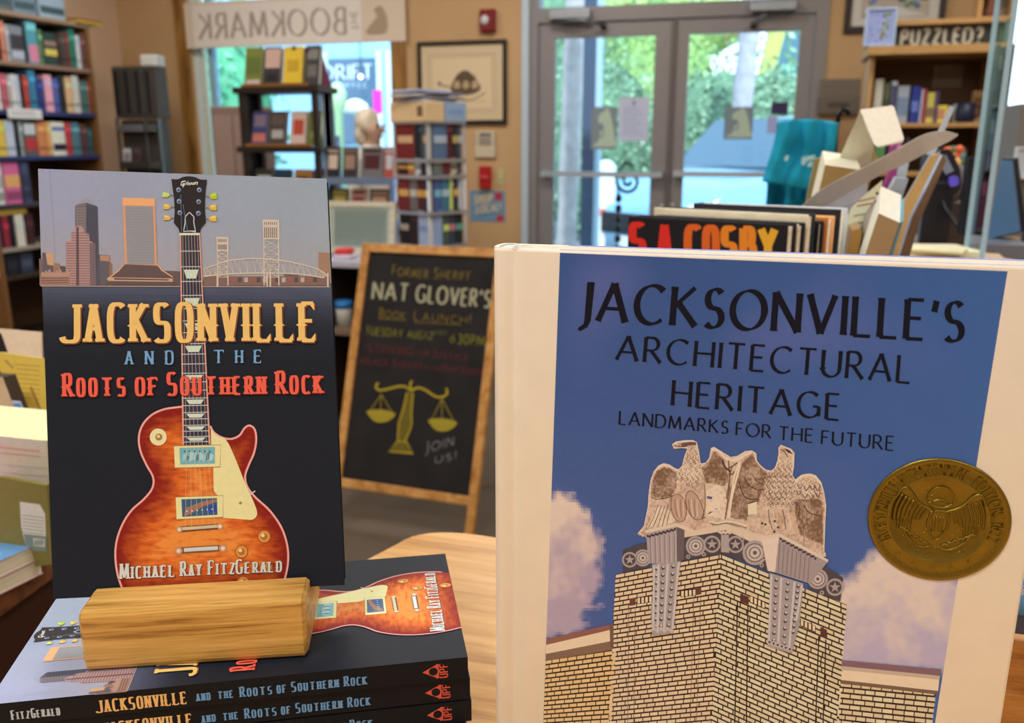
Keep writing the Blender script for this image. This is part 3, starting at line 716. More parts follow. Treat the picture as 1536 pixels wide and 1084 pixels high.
# ---- the stack
LY0 = RT * -.248 + Vector((-sin(YAW), cos(YAW), 0)) * .3569
LZ = 1.25 - .2568; LA = YAW + .1729; LL, LW = .2286, .118
STEP = .0133
lieC = [(-18, 1051.6), (95, 871), (660, 833), (709, 992)]
lieU = homog(lieC, [(0, 0), (0, 1), (1, 1), (1, 0)])
def spine_u(x): return lieU(x, 1051.6 + (x + 18) * (992 - 1051.6) / 727)[0] * LL
def book_lie(z, dx, dy, da, lab, full):
    M = TM(LY0.x, LY0.y, z - TH, LA + da) @ TM(dx, dy, 0)
    t = thing('paperback_book', lab, 'book', M, 'stacked guitar paperbacks')
    cm = mat('cover_board', .55, 0, 200, .03, 0, .2)
    b = MB(); b.box(0, 0, TH - .0004, LL, LW, TH, BLK_S); b.build('front_cover', cm, t)
    b = MB(); b.box(0, 0, 0, LL, LW, .0004, BLK_S); b.build('back_cover', cm, t)
    b = MB(); b.box(0, 0, .0004, LL, .0006, TH - .0004, BLK_S); b.build('spine', cm, t)
    b = MB(); b.box(.0006, .0007, .0005, LL - .0006, LW - .0008, TH - .0005, PGC); b.build('page_block', PAGES(), t)
    # spine lettering, on the face y=0
    s = Art(); h = TH
    for wd, xa, xb, lo, hi, colr, sty in (('FitzGerald', 15.5, 89, .27, .66, pc(235, 230, 215), 'slab'), ('JACKSONVILLE', 140.6, 279, .2, .72, pc(236, 176, 100), 'slab'),
                                      ('and the', 292, 349, .26, .66, pc(104, 140, 166), 'slab'), ('Roots', 358, 408, .24, .68, pc(104, 140, 166), 'slab'), ('of', 414, 430, .24, .68, pc(104, 140, 166), 'slab'), ('Southern', 436, 510, .24, .68, pc(104, 140, 166), 'slab'), ('Rock', 517, 553, .24, .68, pc(104, 140, 166), 'slab')):
        xa, xb = spine_u(xa), spine_u(xb)
        if wd[0].islower(): hi = lo + (hi - lo) * 1.0
        s.text(wd, (xa, lo * h), (xb, lo * h), (xa, hi * h), (xb, hi * h), colr, sty, 2)
    xc = spine_u(672)
    s.text('UPF', (xc + .0018, .16 * h), (xc + .0018, .84 * h), (xc - .0022, .16 * h), (xc - .0022, .84 * h), pc(206, 80, 58), 'slab', 2)
    xl = spine_u(654)
    s.poly([(xl + .0018, .16 * h), (xl + .0038, .2 * h), (xl + .0024, .36 * h)], pc(206, 80, 58), 2); s.poly([(xl + .0018, .84 * h), (xl + .0038, .8 * h), (xl + .0024, .64 * h)], pc(206, 80, 58), 2)
    s.poly([(xl - .0052, .5 * h), (xl - .001, .68 * h), (xl + .003, .84 * h), (xl + .0035, .5 * h), (xl + .003, .16 * h), (xl - .001, .32 * h)], pc(206, 80, 58), 1); s.circle(xl + .0004, .5 * h, .0023, BLK_S, 3)
    m_ = s.mb(lambda x, y: (x, y)); m_.build('spine_lettering', PRINT(), t, Matrix.Rotation(pi / 2, 4, 'X'))
    g = MB(); g.box(0.0002, .0060, TH, LL - .0002, .0063, TH + .00003, pc(60, 62, 68)); 
    if full:
        def f(x, y): u, v = unit1(x, y); return (max(0.0002, min(.9998, v)) * LL, u * LW)
        e = bpy.data.objects.new('cover_art_base', None)
        bpy.data.objects.remove(e)
        n0 = set(bpy.data.objects)
        cover_parts(f, t)
        for ob in set(bpy.data.objects) - n0: ob.location.z = TH
    g.build('cover_crease', cm, t)
    return t
for k in range(6):
    book_lie(LZ - STEP * k, (0, .0012, .0018, -.002, .001, .003)[k], (0, .0008, .0012, .0, .001, .0005)[k], (0, .004, .002, -.006, .004, 0)[k],
             ('top paperback of the stack lying under the wooden block', 'second paperback from the top of the lying stack', 'third paperback from the top of the lying stack, spine cut by the frame edge', 'fourth paperback from the top of the lying stack', 'fifth paperback from the top of the lying stack', 'lowest paperback of the stack, on the table')[k], k == 0)
    if k: pass

# ---- wooden block with a slanted slot
BK = grain_mat('oak_block', pc(140, 84, 28), pc(196, 138, 60), pc(218, 160, 82), 16, rot=(0, radians(3), 0), str_=(.55, 10, 16), rough=.4, bump=.3)
pa, pb = atz(126.5, 1009, LZ), atz(462, 987, LZ)
ang = atan2(pb.y - pa.y, pb.x - pa.x); bl = (pb - pa).length
st_ = thing('book_stand', 'oak wooden block holding the standing paperback, resting on the stack', 'book stand', TM(pa.x, pa.y, LZ + .0005, ang))
# profile in (y,z): the slot takes the book's foot
foot = st_.matrix_world.inverted() @ (FB.m @ Vector((Q[3][0], Q[3][1], 0)))
foot2 = st_.matrix_world.inverted() @ (FB.m @ Vector((Q[2][0], Q[2][1], 0)))
yf = (foot.y + foot2.y) / 2; zb = min(foot.z, foot2.z) - .0008; H_ = .0326
up_l = st_.matrix_world.inverted().to_3x3() @ FB.ey; sl = up_l.y / up_l.z
s0 = yf - .0012; s1 = yf + .0155
y0a, y0b = min(foot.y, foot2.y) - .0012, max(foot.y, foot2.y)
s0 = y0a; s1 = max(foot.y, foot2.y) + TH * 1.08 + .001
prof = [(0, .003), (.0008, .0008), (.003, 0), (s1 + .02, 0), (s1 + .022, .002), (s1 + .022, H_ - .002), (s1 + .020, H_), (s1 + sl * (H_ - zb), H_), (s1, zb), (s0, zb), (s0 + sl * (H_ - zb), H_), (.0035, H_), (.001, H_ - .001), (0, H_ - .0035)]
b = MB(); Mx = Matrix(((0, 0, 1, 0), (1, 0, 0, 0), (0, 1, 0, 0), (0, 0, 0, 1)))
N = len(prof)
def ring(x, ins):
    cx, cz = .025, H_ / 2
    return [(x, y + (ins if y < cx else -ins) * (1 if abs(y - cx) > .02 else 0), z + (ins if z < cz else -ins) * (1 if (z < .004 or z > H_ - .004) else 0)) for y, z in prof]
R = [ring(0, .0018), ring(.0018, 0), ring(bl - .0018, 0), ring(bl, .0018)]
vs = sum(R, []); fs = [tuple(range(N)), tuple(range(4 * N - 1, 3 * N - 1, -1))]
for j in range(3):
    for i in range(N): fs.append((j * N + i, (j + 1) * N + i, (j + 1) * N + (i + 1) % N, j * N + (i + 1) % N))
b.add(vs, fs, (1, 1, 1)); b.build('wooden_block', BK, st_)

# ================================================================== THE BIG HARDCOVER
BY = .38234
FG = Frame((-.12014, BY, 1.2032), (1, 0, 0), (0, 0, 1))
BW, BH, BT = .2352, .2902, .0205
WHT = pc(226, 196, 158)
hb = thing('hardcover_book', 'large upright hardcover on architectural heritage with cream border, blue sky panel and gold seal', 'book', FG.m)
cm2 = mat('laminated_cover', .42, 0, 60, .025, .03, .4)
SPC = pc(222, 200, 160)


def cover_profile():
    """section of the front board from the spine to the fore edge: rounded joint, groove, flat board with soft edge"""
    out = [(-.0015, -.006), (-.0012, -.0035), (-.0002, -.0014), (.0015, -.0004), (.0035, -.0002), (.0062, -.0006), (.0082, -.0017), (.0098, -.0018), (.0118, -.0008), (.0135, -.0001), (.016, 0)]
    out += [(BW - .0015, 0), (BW - .0004, -.0004), (BW, -.0012)]
    return out


pr = cover_profile(); b = MB(); vs = []; zz_ = [(-BH, -.0012), (-BH + .0005, -.0004), (-BH + .0016, 0), (-.0016, 0), (-.0005, -.0004), (0, -.0012)]
for yy, dz in zz_:
    for x, z in pr: vs.append((x, yy, z + dz))
W_ = len(pr); fs = [(j * W_ + i, j * W_ + i + 1, (j + 1) * W_ + i + 1, (j + 1) * W_ + i) for j in range(5) for i in range(W_ - 1)]
b.add(vs, fs, WHT, True)
# back of the board
b.box(.003, -BH, -.0032, BW, 0, -.0019, WHT)
b.box(.013, -BH, -.0020, BW, 0, -.0012, WHT)
b.build('front_cover', cm2, hb)
LIL = pc(118, 112, 158)
b = MB(); b.box(.004, -BH, -BT, BW, 0, -BT + .003, WHT); b.box(.031, -.0005, -BT + .0002, BW, .0002, -BT + .0028, LIL); b.build('back_cover', cm2, hb)
b = MB(); sp = [(.004, -.0022), (.001, -.0018), (-.0012, -.0032), (-.0018, -.006), (-.0022, -BT / 2), (-.0018, -BT + .004), (-.0008, -BT + .001), (.004, -BT)]
sp2 = [(x + .002, z * .86 - BT * .07) for x, z in reversed(sp)]
oo = sp + sp2; N = len(oo); vs = [(x, -BH, z) for x, z in oo] + [(x, .0002, z) for x, z in oo]
b.add(vs, [(i, (i + 1) % N, N + (i + 1) % N, N + i) for i in range(N)] + [(i, i + 1, N - 2 - i, N - 1 - i) for i in range(7)] + [(N + i, N + i + 1, 2 * N - 2 - i, 2 * N - 1 - i) for i in range(7)], SPC); b.build('spine', cm2, hb)
b = MB(); b.box(.004, -BH + .003, -BT + .0032, BW - .0035, -.0032, -.0034, pc(230, 214, 182)); b.build('page_block', PAGES(), hb)
b = MB(); b.box(.001, -.002, -BT + .004, .006, -.0003, -.004, pc(235, 225, 200)); b.build('head_band', FABRIC(), hb)
b = MB(); b.box(.0305, -.0006, -.0019, BW - .0002, .00012, -.00118, LIL); b.build('cover_turn_in', cm2, hb)

ZE = lambda x, y: (800 + x / 2.4417, 640 + y / 2.4417)
E3 = lambda x, y: (960 + x / 6.025, 650 + y / 6.022)
E4 = lambda x, y: (1090 + x / 6.376, 660 + y / 6.376)
E5 = lambda x, y: (920 + x / 4.267, 780 + y / 4.268)
Z7 = lambda x, y: (1240 + x / 2.4426, 640 + y / 2.4414)
Z4 = lambda x, y: (730 + x / 1.9057, 350 + y / 1.9057)
ZS = lambda x, y: (1290 + x / 4.927, 670 + y / 4.927)
PB = 1150
pl = lambda y: 840 - .03546 * (y - 379)
prr = lambda y: 1507 - .1550 * (y - 406.7)
cloudL = zz(ZE, (20, 262), (90, 246), (140, 252), (180, 288), (205, 330), (215, 360), (250, 405), (252, 450), (238, 500), (256, 560), (250, 590), (222, 612), (215, 640), (244, 658), (190, 672), (178, 700), (200, 726), (150, 760), (0, 780))
cloudR = zz(Z7, (20, 600), (62, 558), (100, 540), (122, 500), (150, 470), (190, 448), (300, 440), (480, 520), (520, 700), (480, 900), (20, 900))
SK = [pc(56, 80, 120), pc(72, 88, 130), pc(62, 94, 138)]
def panel_col(px, py):
    u = (px - 830) / 660; v = (py - 380) / 700
    c = mixc(SK[0], SK[1], min(1, v * 1.5)); c = mixc(c, SK[2], max(0, u * 1.1 - .35))
    n = nz2(px * .006, py * .007, 1, 5); c = mixc(c, pc(112, 106, 150), max(0, n * .9 - .05) * (1 - u) * 1.1)
    c = mixc(c, pc(58, 74, 112), max(0, .35 - abs(u - .35)) * max(0, v - .35) * 1.4)
    for cl, soft, lit, sh in ((cloudL, 12, pc(218, 186, 160), pc(172, 146, 150)), (cloudR, 20, pc(214, 184, 160), pc(178, 158, 164))):
        if (cl is cloudL and px < 920) or (cl is cloudR and px > 1235):
            q = (px + nz2(px, py, .09) * 9, py + nz2(px, py, .09, 5) * 9)
            d = edged(q, cl) * (1 if inside(q, cl) else -1)
            a = max(0, min(1, d / soft + .4))
            if a > 0:
                m = .5 + nz2(px, py, .022, 2) * .9 + nz2(px, py, .07, 9) * .35
                if cl is cloudL: m += (py - 820) / 150 + (px - 860) / 300
                else: m += (py - 930) / 110
                c = mixc(c, mixc(lit, sh, m), a)
    return c
g = MB(); nu, nv = 168, 190
def gp(u, v):
    y = 379 + (PB - 379) * (1 - v); x0, x1 = pl(y), prr(y); yo = (1 - (1 - v)) if 0 else 0
    ty = 379 + u * 27.7 * v + 0; y2 = y + u * 27.7 * v
    p = FG.px(x0 + (x1 - x0) * u, y2); return (p[0], p[1], .00006)
def gc(u, v): y = 379 + (PB - 379) * (1 - v); return panel_col(pl(y) + (prr(y) - pl(y)) * u, y + u * 27.7 * v)
g.grid(gp, nu, nv, gc, False); g.build('cover_photograph', PRINT(), hb)

# lettering
HT = Art(); INK = pc(14, 16, 26)
B4 = lambda bl, br, tl, tr: (Z4(*bl), Z4(*br), Z4(*tl), Z4(*tr))
HT.text("JACKSONVILLE'S", *B4((272, 247), (1362, 309), (282, 138), (1368, 197)), INK, 'roman', 2)
HT.text('ARCHITECTURAL', *B4((368, 360), (1210, 427), (374, 291), (1216, 350)), INK, 'light', 2)
HT.text('HERITAGE', *B4((528, 490), (1008, 533), (533, 419), (1012, 460)), INK, 'light', 2)
HT.text('LANDMARKS', *B4((378, 544), (690, 572), (380, 507), (692, 536)), INK, 'light', 2)
HT.text('FOR', *B4((712, 575), (812, 585), (714, 539), (814, 548)), INK, 'light', 2)
HT.text('THE', *B4((834, 588), (932, 597), (836, 551), (934, 559)), INK, 'light', 2)
HT.text('FUTURE', *B4((956, 600), (1163, 620), (958, 563), (1165, 580)), INK, 'light', 2)
HT.mb(FG.px).build('cover_lettering', PRINT(), hb)

# brick tower
BK_ = Art(); MORT = pc(52, 34, 28)
def bricks(TL, TR, BR, BL, rows, cols, c0, c1, jit=.12, var=.35, skip=None):
    H = homog([(0, 0), (1, 0), (1, 1), (0, 1)], [TL, TR, BR, BL])
    BK_.poly([H(0, 0), H(1, 0), H(1, 1), H(0, 1)], MORT, 1)
    for r in range(rows):
        off = (.5 if r % 2 else 0) + random.uniform(-.08, .08); k = -1
        x = -off
        while x < cols:
            wd = 1 + random.uniform(-.12, .12); a, e = max(0, x + .05), min(cols, x + wd - .05)
            if e - a > .12:
                q = [H(a / cols, (r + .12) / rows), H(e / cols, (r + .12) / rows), H(e / cols, (r + .80) / rows), H(a / cols, (r + .80) / rows)]
                if min(p[1] for p in q) < PB: BK_.poly(q, mixc(c0, c1, random.random() * .8 + (1 if False else 0) * .2), 2)
            x += wd
CW = (pc(212, 176, 134), pc(232, 198, 150)); CD = (pc(206, 178, 134), pc(226, 204, 158))
def ext(T, B_, k=1.0): return (T[0] + (B_[0] - T[0]) * k, T[1] + (B_[1] - T[1]) * k)
bricks((816.4, 990), (924, 974), (912, 1160), (812, 1160), 26, 8, pc(214, 170, 110), pc(232, 190, 130))
bricks((923.5, 861), (1081.7, 830.4), (1063, 1158), (909, 1168), 45, 11, *CW)
bricks((1081.7, 830.4), (1270.4, 906.6), (1247, 1245), (1063, 1158), 45, 11, *CD)
bricks((1260, 1022), (1404, 1036), (1385, 1200), (1246, 1180), 20, 9, pc(206, 176, 130), pc(226, 200, 154))
for q in ((105, 500, 38, 46), (525, 432, 38, 46)): BK_.poly(zz(E5, (q[0], q[1]), (q[0] + q[2], q[1] - 6), (q[0] + q[2], q[1] + q[3] - 6), (q[0], q[1] + q[3])), pc(104, 60, 48), 3)
for q in ((812, 468, 55, 50), (1325, 680, 42, 56)): BK_.poly(zz(E5, (q[0], q[1]), (q[0] + q[2], q[1] + 20), (q[0] + q[2], q[1] + q[3] + 20), (q[0], q[1] + q[3])), pc(92, 50, 40), 3)
for x0, y0, s in ((430, 448, -.12), (150, 492, -.12), (872, 480, .45), (1195, 630, .45)):
    BK_.poly(zz(E5, (x0, y0), (x0 + 100, y0 + 100 * s), (x0 + 100, y0 + 44 + 100 * s), (x0, y0 + 44)), MORT, 2.5)
    for k in range(4): BK_.poly(zz(E5, (x0 + 5 + k * 25, y0 + 4 + k * 25 * s), (x0 + 21 + k * 25, y0 + 4 + (k * 25 + 16) * s), (x0 + 21 + k * 25, y0 + 40 + (k * 25 + 16) * s), (x0 + 5 + k * 25, y0 + 40 + k * 25 * s)), CW[1], 3)
for p in (((795, 520), (775, 1400)), ((862, 545), (850, 1400)), ((1315, 740), (1290, 1400)), ((1360, 760), (1335, 1500))): BK_.line(zz(E5, *p), 1.8, MORT, 3)
for p in (((100, 560), (92, 1350)), ((140, 555), (130, 1350)), ((515, 500), (490, 1350)), ((560, 490), (530, 1350))): BK_.line(zz(E5, *p), .8, pc(110, 80, 62), 3)
# cornices
for pts, c in (([(40, 775), (292, 720), (292, 740), (40, 797)], (140, 88, 70)), ([(40, 797), (282, 742), (282, 785), (40, 830)], (222, 190, 150)), ([(40, 830), (290, 782), (290, 815), (40, 855)], (128, 96, 72)), ([(280, 722), (294, 720), (294, 812), (282, 800)], (110, 80, 66))): BK_.poly(zz(ZE, *pts), pc(*c), 4)
for pts, c in (([(55, 852), (418, 886), (416, 912), (55, 876)], (128, 92, 92)), ([(55, 874), (416, 910), (412, 925), (55, 890)], (190, 160, 130)), ([(58, 888), (412, 924), (408, 965), (52, 925)], (224, 192, 152)), ([(50, 922), (408, 962), (404, 978), (50, 938)], (118, 88, 66))): BK_.poly(zz(Z7, *pts), pc(*c), 4)
BK_.items = [([(max(pl(y) + .3, min(prr(y) - .5, x)), min(y, PB + 27.7 * (x - pl(PB)) / (prr(PB) - pl(PB)))) for x, y in q], c, z) for q, c, z in BK_.items if min(p[1] - 27.7 * (p[0] - pl(PB)) / (prr(PB) - pl(PB)) for p in q) < PB - 1]
BK_.mb(FG.px, z0=.0001).build('brick_tower_picture', PRINT(), hb)

# stone eagles
EG = Art(); ST = pc(202, 166, 134); STL = pc(232, 200, 164); STD = pc(122, 86, 62); STX = pc(74, 50, 42); GR = pc(168, 146, 132)
sil = zz(E3, (-20, 905), (40, 830), (75, 660), (85, 520), (100, 420), (125, 350), (170, 290), (215, 268), (265, 280), (310, 310), (350, 325), (385, 290), (400, 220), (425, 150), (432, 126), (370, 125), (310, 132), (295, 95), (330, 72), (420, 60), (480, 60), (510, 75), (530, 160), (545, 270), (600, 262), (630, 215), (645, 130), (670, 122), (740, 165), (820, 213), (880, 203), (950, 165)) + \
    zz(E4, (120, 140), (180, 105), (240, 98), (280, 125), (285, 190), (320, 240), (380, 285), (430, 290), (465, 260), (490, 190), (500, 130), (498, 70), (520, 45), (555, 60), (610, 80), (645, 120), (640, 240), (625, 330), (655, 380), (720, 330), (790, 318), (850, 335), (900, 400), (925, 480), (948, 620), (940, 760), (935, 900), (930, 1040), (955, 1100)) + \
    zz(E5, (1290, 260), (1060, 150), (945, 125), (720, 60), (520, 110), (400, 100), (212, 110))
bodyzones = [(zz(E3, (350, 325), (545, 270), (560, 420), (440, 470), (320, 430)), 'f'), (zz(E3, (400, 220), (430, 130), (525, 140), (545, 270), (385, 290)), 'f'),
             (zz(E4, (380, 290), (465, 260), (500, 160), (640, 240), (625, 330), (660, 440), (640, 620), (540, 640), (400, 640), (340, 480)), 'f'), (zz(E4, (655, 390), (790, 350), (890, 420), (915, 540), (700, 560), (650, 480)), 'f')]
dark = [zz(E3, (108, 430), (150, 340), (215, 300), (275, 318), (325, 350), (330, 480), (290, 560), (200, 590), (100, 560)), zz(E3, (560, 300), (640, 220), (668, 150), (740, 220), (790, 330), (800, 430), (760, 470), (590, 440)),
        zz(E4, (60, 380), (130, 250), (240, 120), (290, 220), (380, 300), (340, 480), (300, 600), (190, 740), (60, 740)), zz(E4, (660, 560), (900, 560), (930, 640), (920, 1000), (700, 900), (650, 700)), zz(E3, (810, 500), (900, 280), (964, 240), (964, 780), (820, 760))]
lit = [zz(E3, (60, 850), (160, 655), (300, 700), (320, 790), (200, 830)), zz(E3, (590, 520), (640, 490), (700, 460), (735, 480), (770, 520), (790, 640), (770, 770), (600, 740))]
x0, x1, y0, y1 = min(p[0] for p in sil), max(p[0] for p in sil), min(p[1] for p in sil), max(p[1] for p in sil); st = 2.0
for j in range(int((y1 - y0) / st) + 1):
    for i in range(int((x1 - x0) / st) + 1):
        p = (x0 + (i + .5) * st, y0 + (j + .5) * st)
        if not inside(p, sil): continue
        d = edged(p, sil); c = ST
        k = nz2(p[0], p[1], .05, 3) * .5 + nz2(p[0], p[1], .25, 7) * .5
        for z_ in dark:
            if inside(p, z_): k -= .6; break
        for z_ in lit:
            if inside(p, z_): k += .5; break
        for z_, _ in bodyzones:
            if inside(p, z_): k += .85 * sin(p[0] * 1.15 + 2 * sin(p[1] * .5)) * sin(p[1] * 1.2 + p[0] * .35); break
        if d < 4: k += .35 * (1 - d / 4)
        c = mixc(ST, STL, k * 1.5) if k > 0 else mixc(ST, STD, -k * 1.3)
        EG.poly([(p[0] - 1, p[1] - 1), (p[0] + 1, p[1] - 1), (p[0] + 1, p[1] + 1), (p[0] - 1, p[1] + 1)], c, 5)
L_ = lambda Z, pts, w_, c, z=6: EG.line(zz(Z, *smooth_line(pts, 4)), w_, c, z)
EG.line(sil[:-8], 1.2, pc(226, 196, 160), 6)
L_(E3, [(125, 350), (170, 300), (215, 280), (265, 292), (350, 335)], 2.6, STL); L_(E3, [(645, 140), (700, 150), (780, 225), (830, 240), (900, 225), (964, 180)], 3.2, STL); L_(E4, [(0, 165), (60, 185), (150, 150), (240, 112)], 3.2, STL); L_(E4, [(655, 392), (720, 345), (790, 332), (850, 350), (905, 420)], 2.8, STL)
for k in range(5): L_(E3, [(165 + k * 30, 640 + k * 6), (130 + k * 32, 740), (80 + k * 40, 840)], 1.0, STX if k % 2 else STD)
L_(E3, [(100, 570), (160, 590), (240, 580), (300, 560)], 1.0, STX); L_(E3, [(110, 500), (180, 490), (260, 470), (310, 480)], .8, STD)
for q in ([(290, 560), (280, 640), (300, 740), (350, 790), (400, 780), (420, 700), (400, 600), (350, 545), (290, 560)], [(415, 560), (420, 650), (470, 750), (540, 775), (580, 720), (540, 600), (480, 520), (430, 525), (415, 560)]):
    EG.poly(zz(E3, *smooth_line(q[:-1], 4, True)), pc(184, 146, 116), 5.6); L_(E3, q, 1.2, STD, 6)
    for k in range(4): L_(E3, [(q[0][0] + 25 + k * 26, q[0][1] + 30), (q[0][0] + 30 + k * 24, q[0][1] + 110), (q[0][0] + 50 + k * 18, q[0][1] + 190)], .9, STL if k % 2 else STD, 6)
L_(E3, [(580, 440), (590, 560), (585, 680), (560, 760)], 1.4, STD); L_(E3, [(590, 530), (650, 505), (720, 470)], 1.4, STL); EG.poly(zz(E3, (605, 560), (655, 568), (650, 590), (610, 585)), pc(84, 88, 120), 6.5)
L_(E3, [(800, 240), (810, 400), (800, 560), (770, 770)], 2.0, STD); L_(E3, [(900, 250), (850, 400), (820, 600), (790, 760)], 2.6, STL); L_(E3, [(745, 230), (770, 300), (820, 340)], 2.4, STX); L_(E3, [(800, 310), (840, 290), (880, 260)], 1.6, STX); L_(E3, [(805, 360), (835, 365), (850, 340)], 1.6, STX)
for k in range(5): L_(E3, [(560 + k * 30, 770 - k * 24), (600 + k * 22, 740 - k * 16), (640 + k * 15, 700 - k * 6)], 1.0, STL if k % 2 else STX)
L_(E3, [(625, 790), (700, 805), (790, 790), (870, 800), (964, 830)], 2.2, STL); L_(E3, [(630, 805), (700, 822), (790, 806), (964, 850)], 1.0, STX)
EG.poly(zz(E3, (375, 85), (500, 66), (512, 100), (440, 104), (400, 126), (372, 122)), pc(104, 76, 66), 6); L_(E3, [(300, 105), (340, 110), (372, 118)], 1.0, STX); L_(E3, [(330, 76), (420, 66), (500, 70)], 1.6, STL, 7); EG.circle(*E3(455, 92), .9, STX, 7)
EG.poly(zz(E4, (545, 75), (600, 92), (635, 130), (600, 120), (570, 100)), STX, 6); L_(E4, [(520, 85), (555, 110), (585, 160)], 1.3, STX); EG.circle(*E4(590, 108), 1.1, pc(40, 30, 28), 7)
EG.poly(zz(E4, (203, 610), (290, 582), (290, 700), (203, 712)), pc(240, 214, 168), 6.5); L_(E4, [(205, 600), (290, 574)], 1.2, STX)
L_(E4, [(120, 400), (150, 500), (200, 555), (310, 560)], 1.4, STX); L_(E4, [(170, 350), (210, 420), (290, 470), (360, 470)], 1.4, STX); L_(E4, [(240, 320), (290, 390), (360, 420)], 1.1, STX); L_(E4, [(130, 230), (90, 380), (50, 540), (20, 740)], 3.0, STL); L_(E4, [(50, 250), (20, 420), (0, 560)], 1.5, STD)
for r in range(6):
    for k in range(5):
        cx, cy = 400 + k * 52 + (r % 2) * 22, 340 + r * 52; L_(E4, [(cx - 20, cy - 12), (cx, cy + 14), (cx + 22, cy - 10)], .9, STD if (r + k) % 3 else STX)
for cx, cy in ((700, 440), (760, 460), (820, 450), (870, 460), (690, 500), (750, 530), (810, 540), (870, 520)): L_(E4, [(cx - 26, cy - 24), (cx, cy + 20), (cx + 26, cy - 20)], 1.2, STX)
L_(E4, [(740, 620), (790, 690), (900, 720)], 1.4, STX); L_(E4, [(650, 580), (700, 640), (680, 720)], 1.2, STX)
for k in range(6): L_(E4, [(400 + k * 45, 660), (410 + k * 48, 760), (440 + k * 42, 850)], 1.1, (STX, STL, pc(206, 150, 96))[k % 3])
for k in range(5): L_(E4, [(720 + k * 45, 640 + k * 12), (730 + k * 44, 800), (740 + k * 46, 960)], .7, STD)
for q in ((340, 790), (370, 800), (460, 770), (490, 830), (455, 870)): EG.circle(*E4(*q), 1.8, STX, 7)
# ledge, scrolls, pedestals, corbels
DK = pc(78, 66, 64)
EG.poly(zz(E5, (395, 70), (520, 60), (725, 22), (960, 95), (1062, 88), (1000, 195), (830, 118), (700, 66), (452, 110)), pc(212, 180, 146), 7)
EG.poly(zz(E5, (450, 108), (640, 78), (715, 60), (830, 112), (990, 190), (992, 322), (840, 262), (715, 214), (450, 250)), DK, 7.2)
EG.poly(zz(E5, (62, 190), (165, 150), (222, 140), (228, 300), (62, 328)), DK, 7.2); EG.poly(zz(E5, (1262, 285), (1370, 300), (1470, 365), (1452, 515), (1340, 475), (1245, 425)), DK, 7.2)
def volute(cx, cy, r, star=False):
    for q, c in ((1.0, GR), (.78, pc(112, 94, 86)), (.68, pc(188, 166, 148)), (.48, pc(98, 80, 74)), (.4, pc(196, 172, 150)), (.16, pc(100, 80, 74))): EG.circle(*E5(cx, cy), r * q / 4.267, c, 7.6 + (1 - q) * 1.5, n=16)
    if star:
        EG.circle(*E5(cx, cy), r * .7 / 4.267, DK, 8.9); EG.poly([E5(cx + cos(pi / 2 + k * pi / 5) * r * (.66 if k % 2 == 0 else .26), cy - sin(pi / 2 + k * pi / 5) * r * (.66 if k % 2 == 0 else .26)) for k in range(10)], GR, 9.15)
for q in ((528, 162, 64), (906, 205, 80), (190, 238, 55), (1308, 372, 66)): volute(*q)
for q in ((632, 150, 55), (782, 152, 55), (106, 250, 50), (1418, 425, 56)): volute(*q, star=True)
for k in range(7): EG.circle(*E5(690 + k * 13 - 10, 72 + 6 * (k % 2)), 2.2, pc(206, 176, 146), 8); 
EG.poly(zz(E5, (690, 90), (740, 90), (742, 205), (690, 200)), GR, 7.4)
for q in ((825, 118), (965, 238), (950, 285), (480, 230), (580, 215), (1335, 460)): EG.circle(*E5(*q), 3.2, GR, 8); EG.circle(*E5(*q), 1.5, DK, 8.2)
EG.poly(zz(E5, (210, 62), (405, 20), (408, 272), (225, 274)), pc(166, 144, 134), 9); EG.poly(zz(E5, (405, 20), (456, 62), (452, 250), (408, 272)), pc(104, 86, 82), 9)
EG.poly(zz(E5, (205, 60), (405, 15), (520, 62), (500, 76), (405, 38), (208, 80)), pc(216, 184, 150), 9.2)
for k in range(6): EG.line(zz(E5, (236 + k * 31, 108 - k * 5), (242 + k * 30, 270)), 1.2, pc(128, 108, 102), 9.3); EG.line(zz(E5, (246 + k * 31, 108 - k * 5), (252 + k * 30, 270)), 1.0, pc(190, 166, 152), 9.3)
for k in range(15): EG.circle(*E5(222 + k * 12.4, 98 - k * 3.2 + 6 * (k % 2)), 1.9, pc(64, 48, 50), 9.5, n=7)
EG.poly(zz(E5, (945, 108), (1062, 84), (1035, 330), (988, 320)), pc(218, 188, 160), 9); EG.poly(zz(E5, (1062, 84), (1372, 262), (1258, 402), (1035, 330)), pc(158, 136, 126), 9)
EG.poly(zz(E5, (945, 105), (1062, 80), (1376, 250), (1372, 266), (1062, 102), (950, 124)), pc(214, 184, 152), 9.2)
for k in range(8): EG.line(zz(E5, (1066 + k * 27, 140 + k * 14), (1054 + k * 27, 328 + k * 9)), 1.3, pc(124, 104, 98), 9.3)
for k in range(18): EG.circle(*E5(1072 + k * 13, 116 + k * 7 + 7 * (k % 2)), 1.9, pc(70, 54, 54), 9.5, n=7)
def corbel(pts, rails, n, dx):
    EG.poly(zz(E5, *pts), pc(160, 142, 130), 10)
    (ax, ay), (bx, by) = rails[0][0], rails[-1][0]
    for (a, c) in rails: EG.line(zz(E5, a, c), 3.4, pc(196, 176, 160), 11)
    for i in range(len(rails) - 1):
        for k in range(n):
            t = (k + .5) / n; a = lerp(rails[i][0], rails[i][1], t); c = lerp(rails[i + 1][0], rails[i + 1][1], t); m = lerp(a, c, .5)
            EG.circle(*E5(*m), 2.9, pc(74, 62, 60), 10.5, n=8); EG.circle(*E5(m[0] + 2, m[1] - 6), 1.7, pc(206, 186, 168), 10.8, n=7)
corbel([(248, 278), (432, 258), (400, 500), (384, 715), (250, 738), (240, 560), (262, 470)], [((262, 285), (256, 700)), ((290, 280), (284, 700)), ((350, 275), (325, 700)), ((420, 265), (380, 690))], 9, 0)
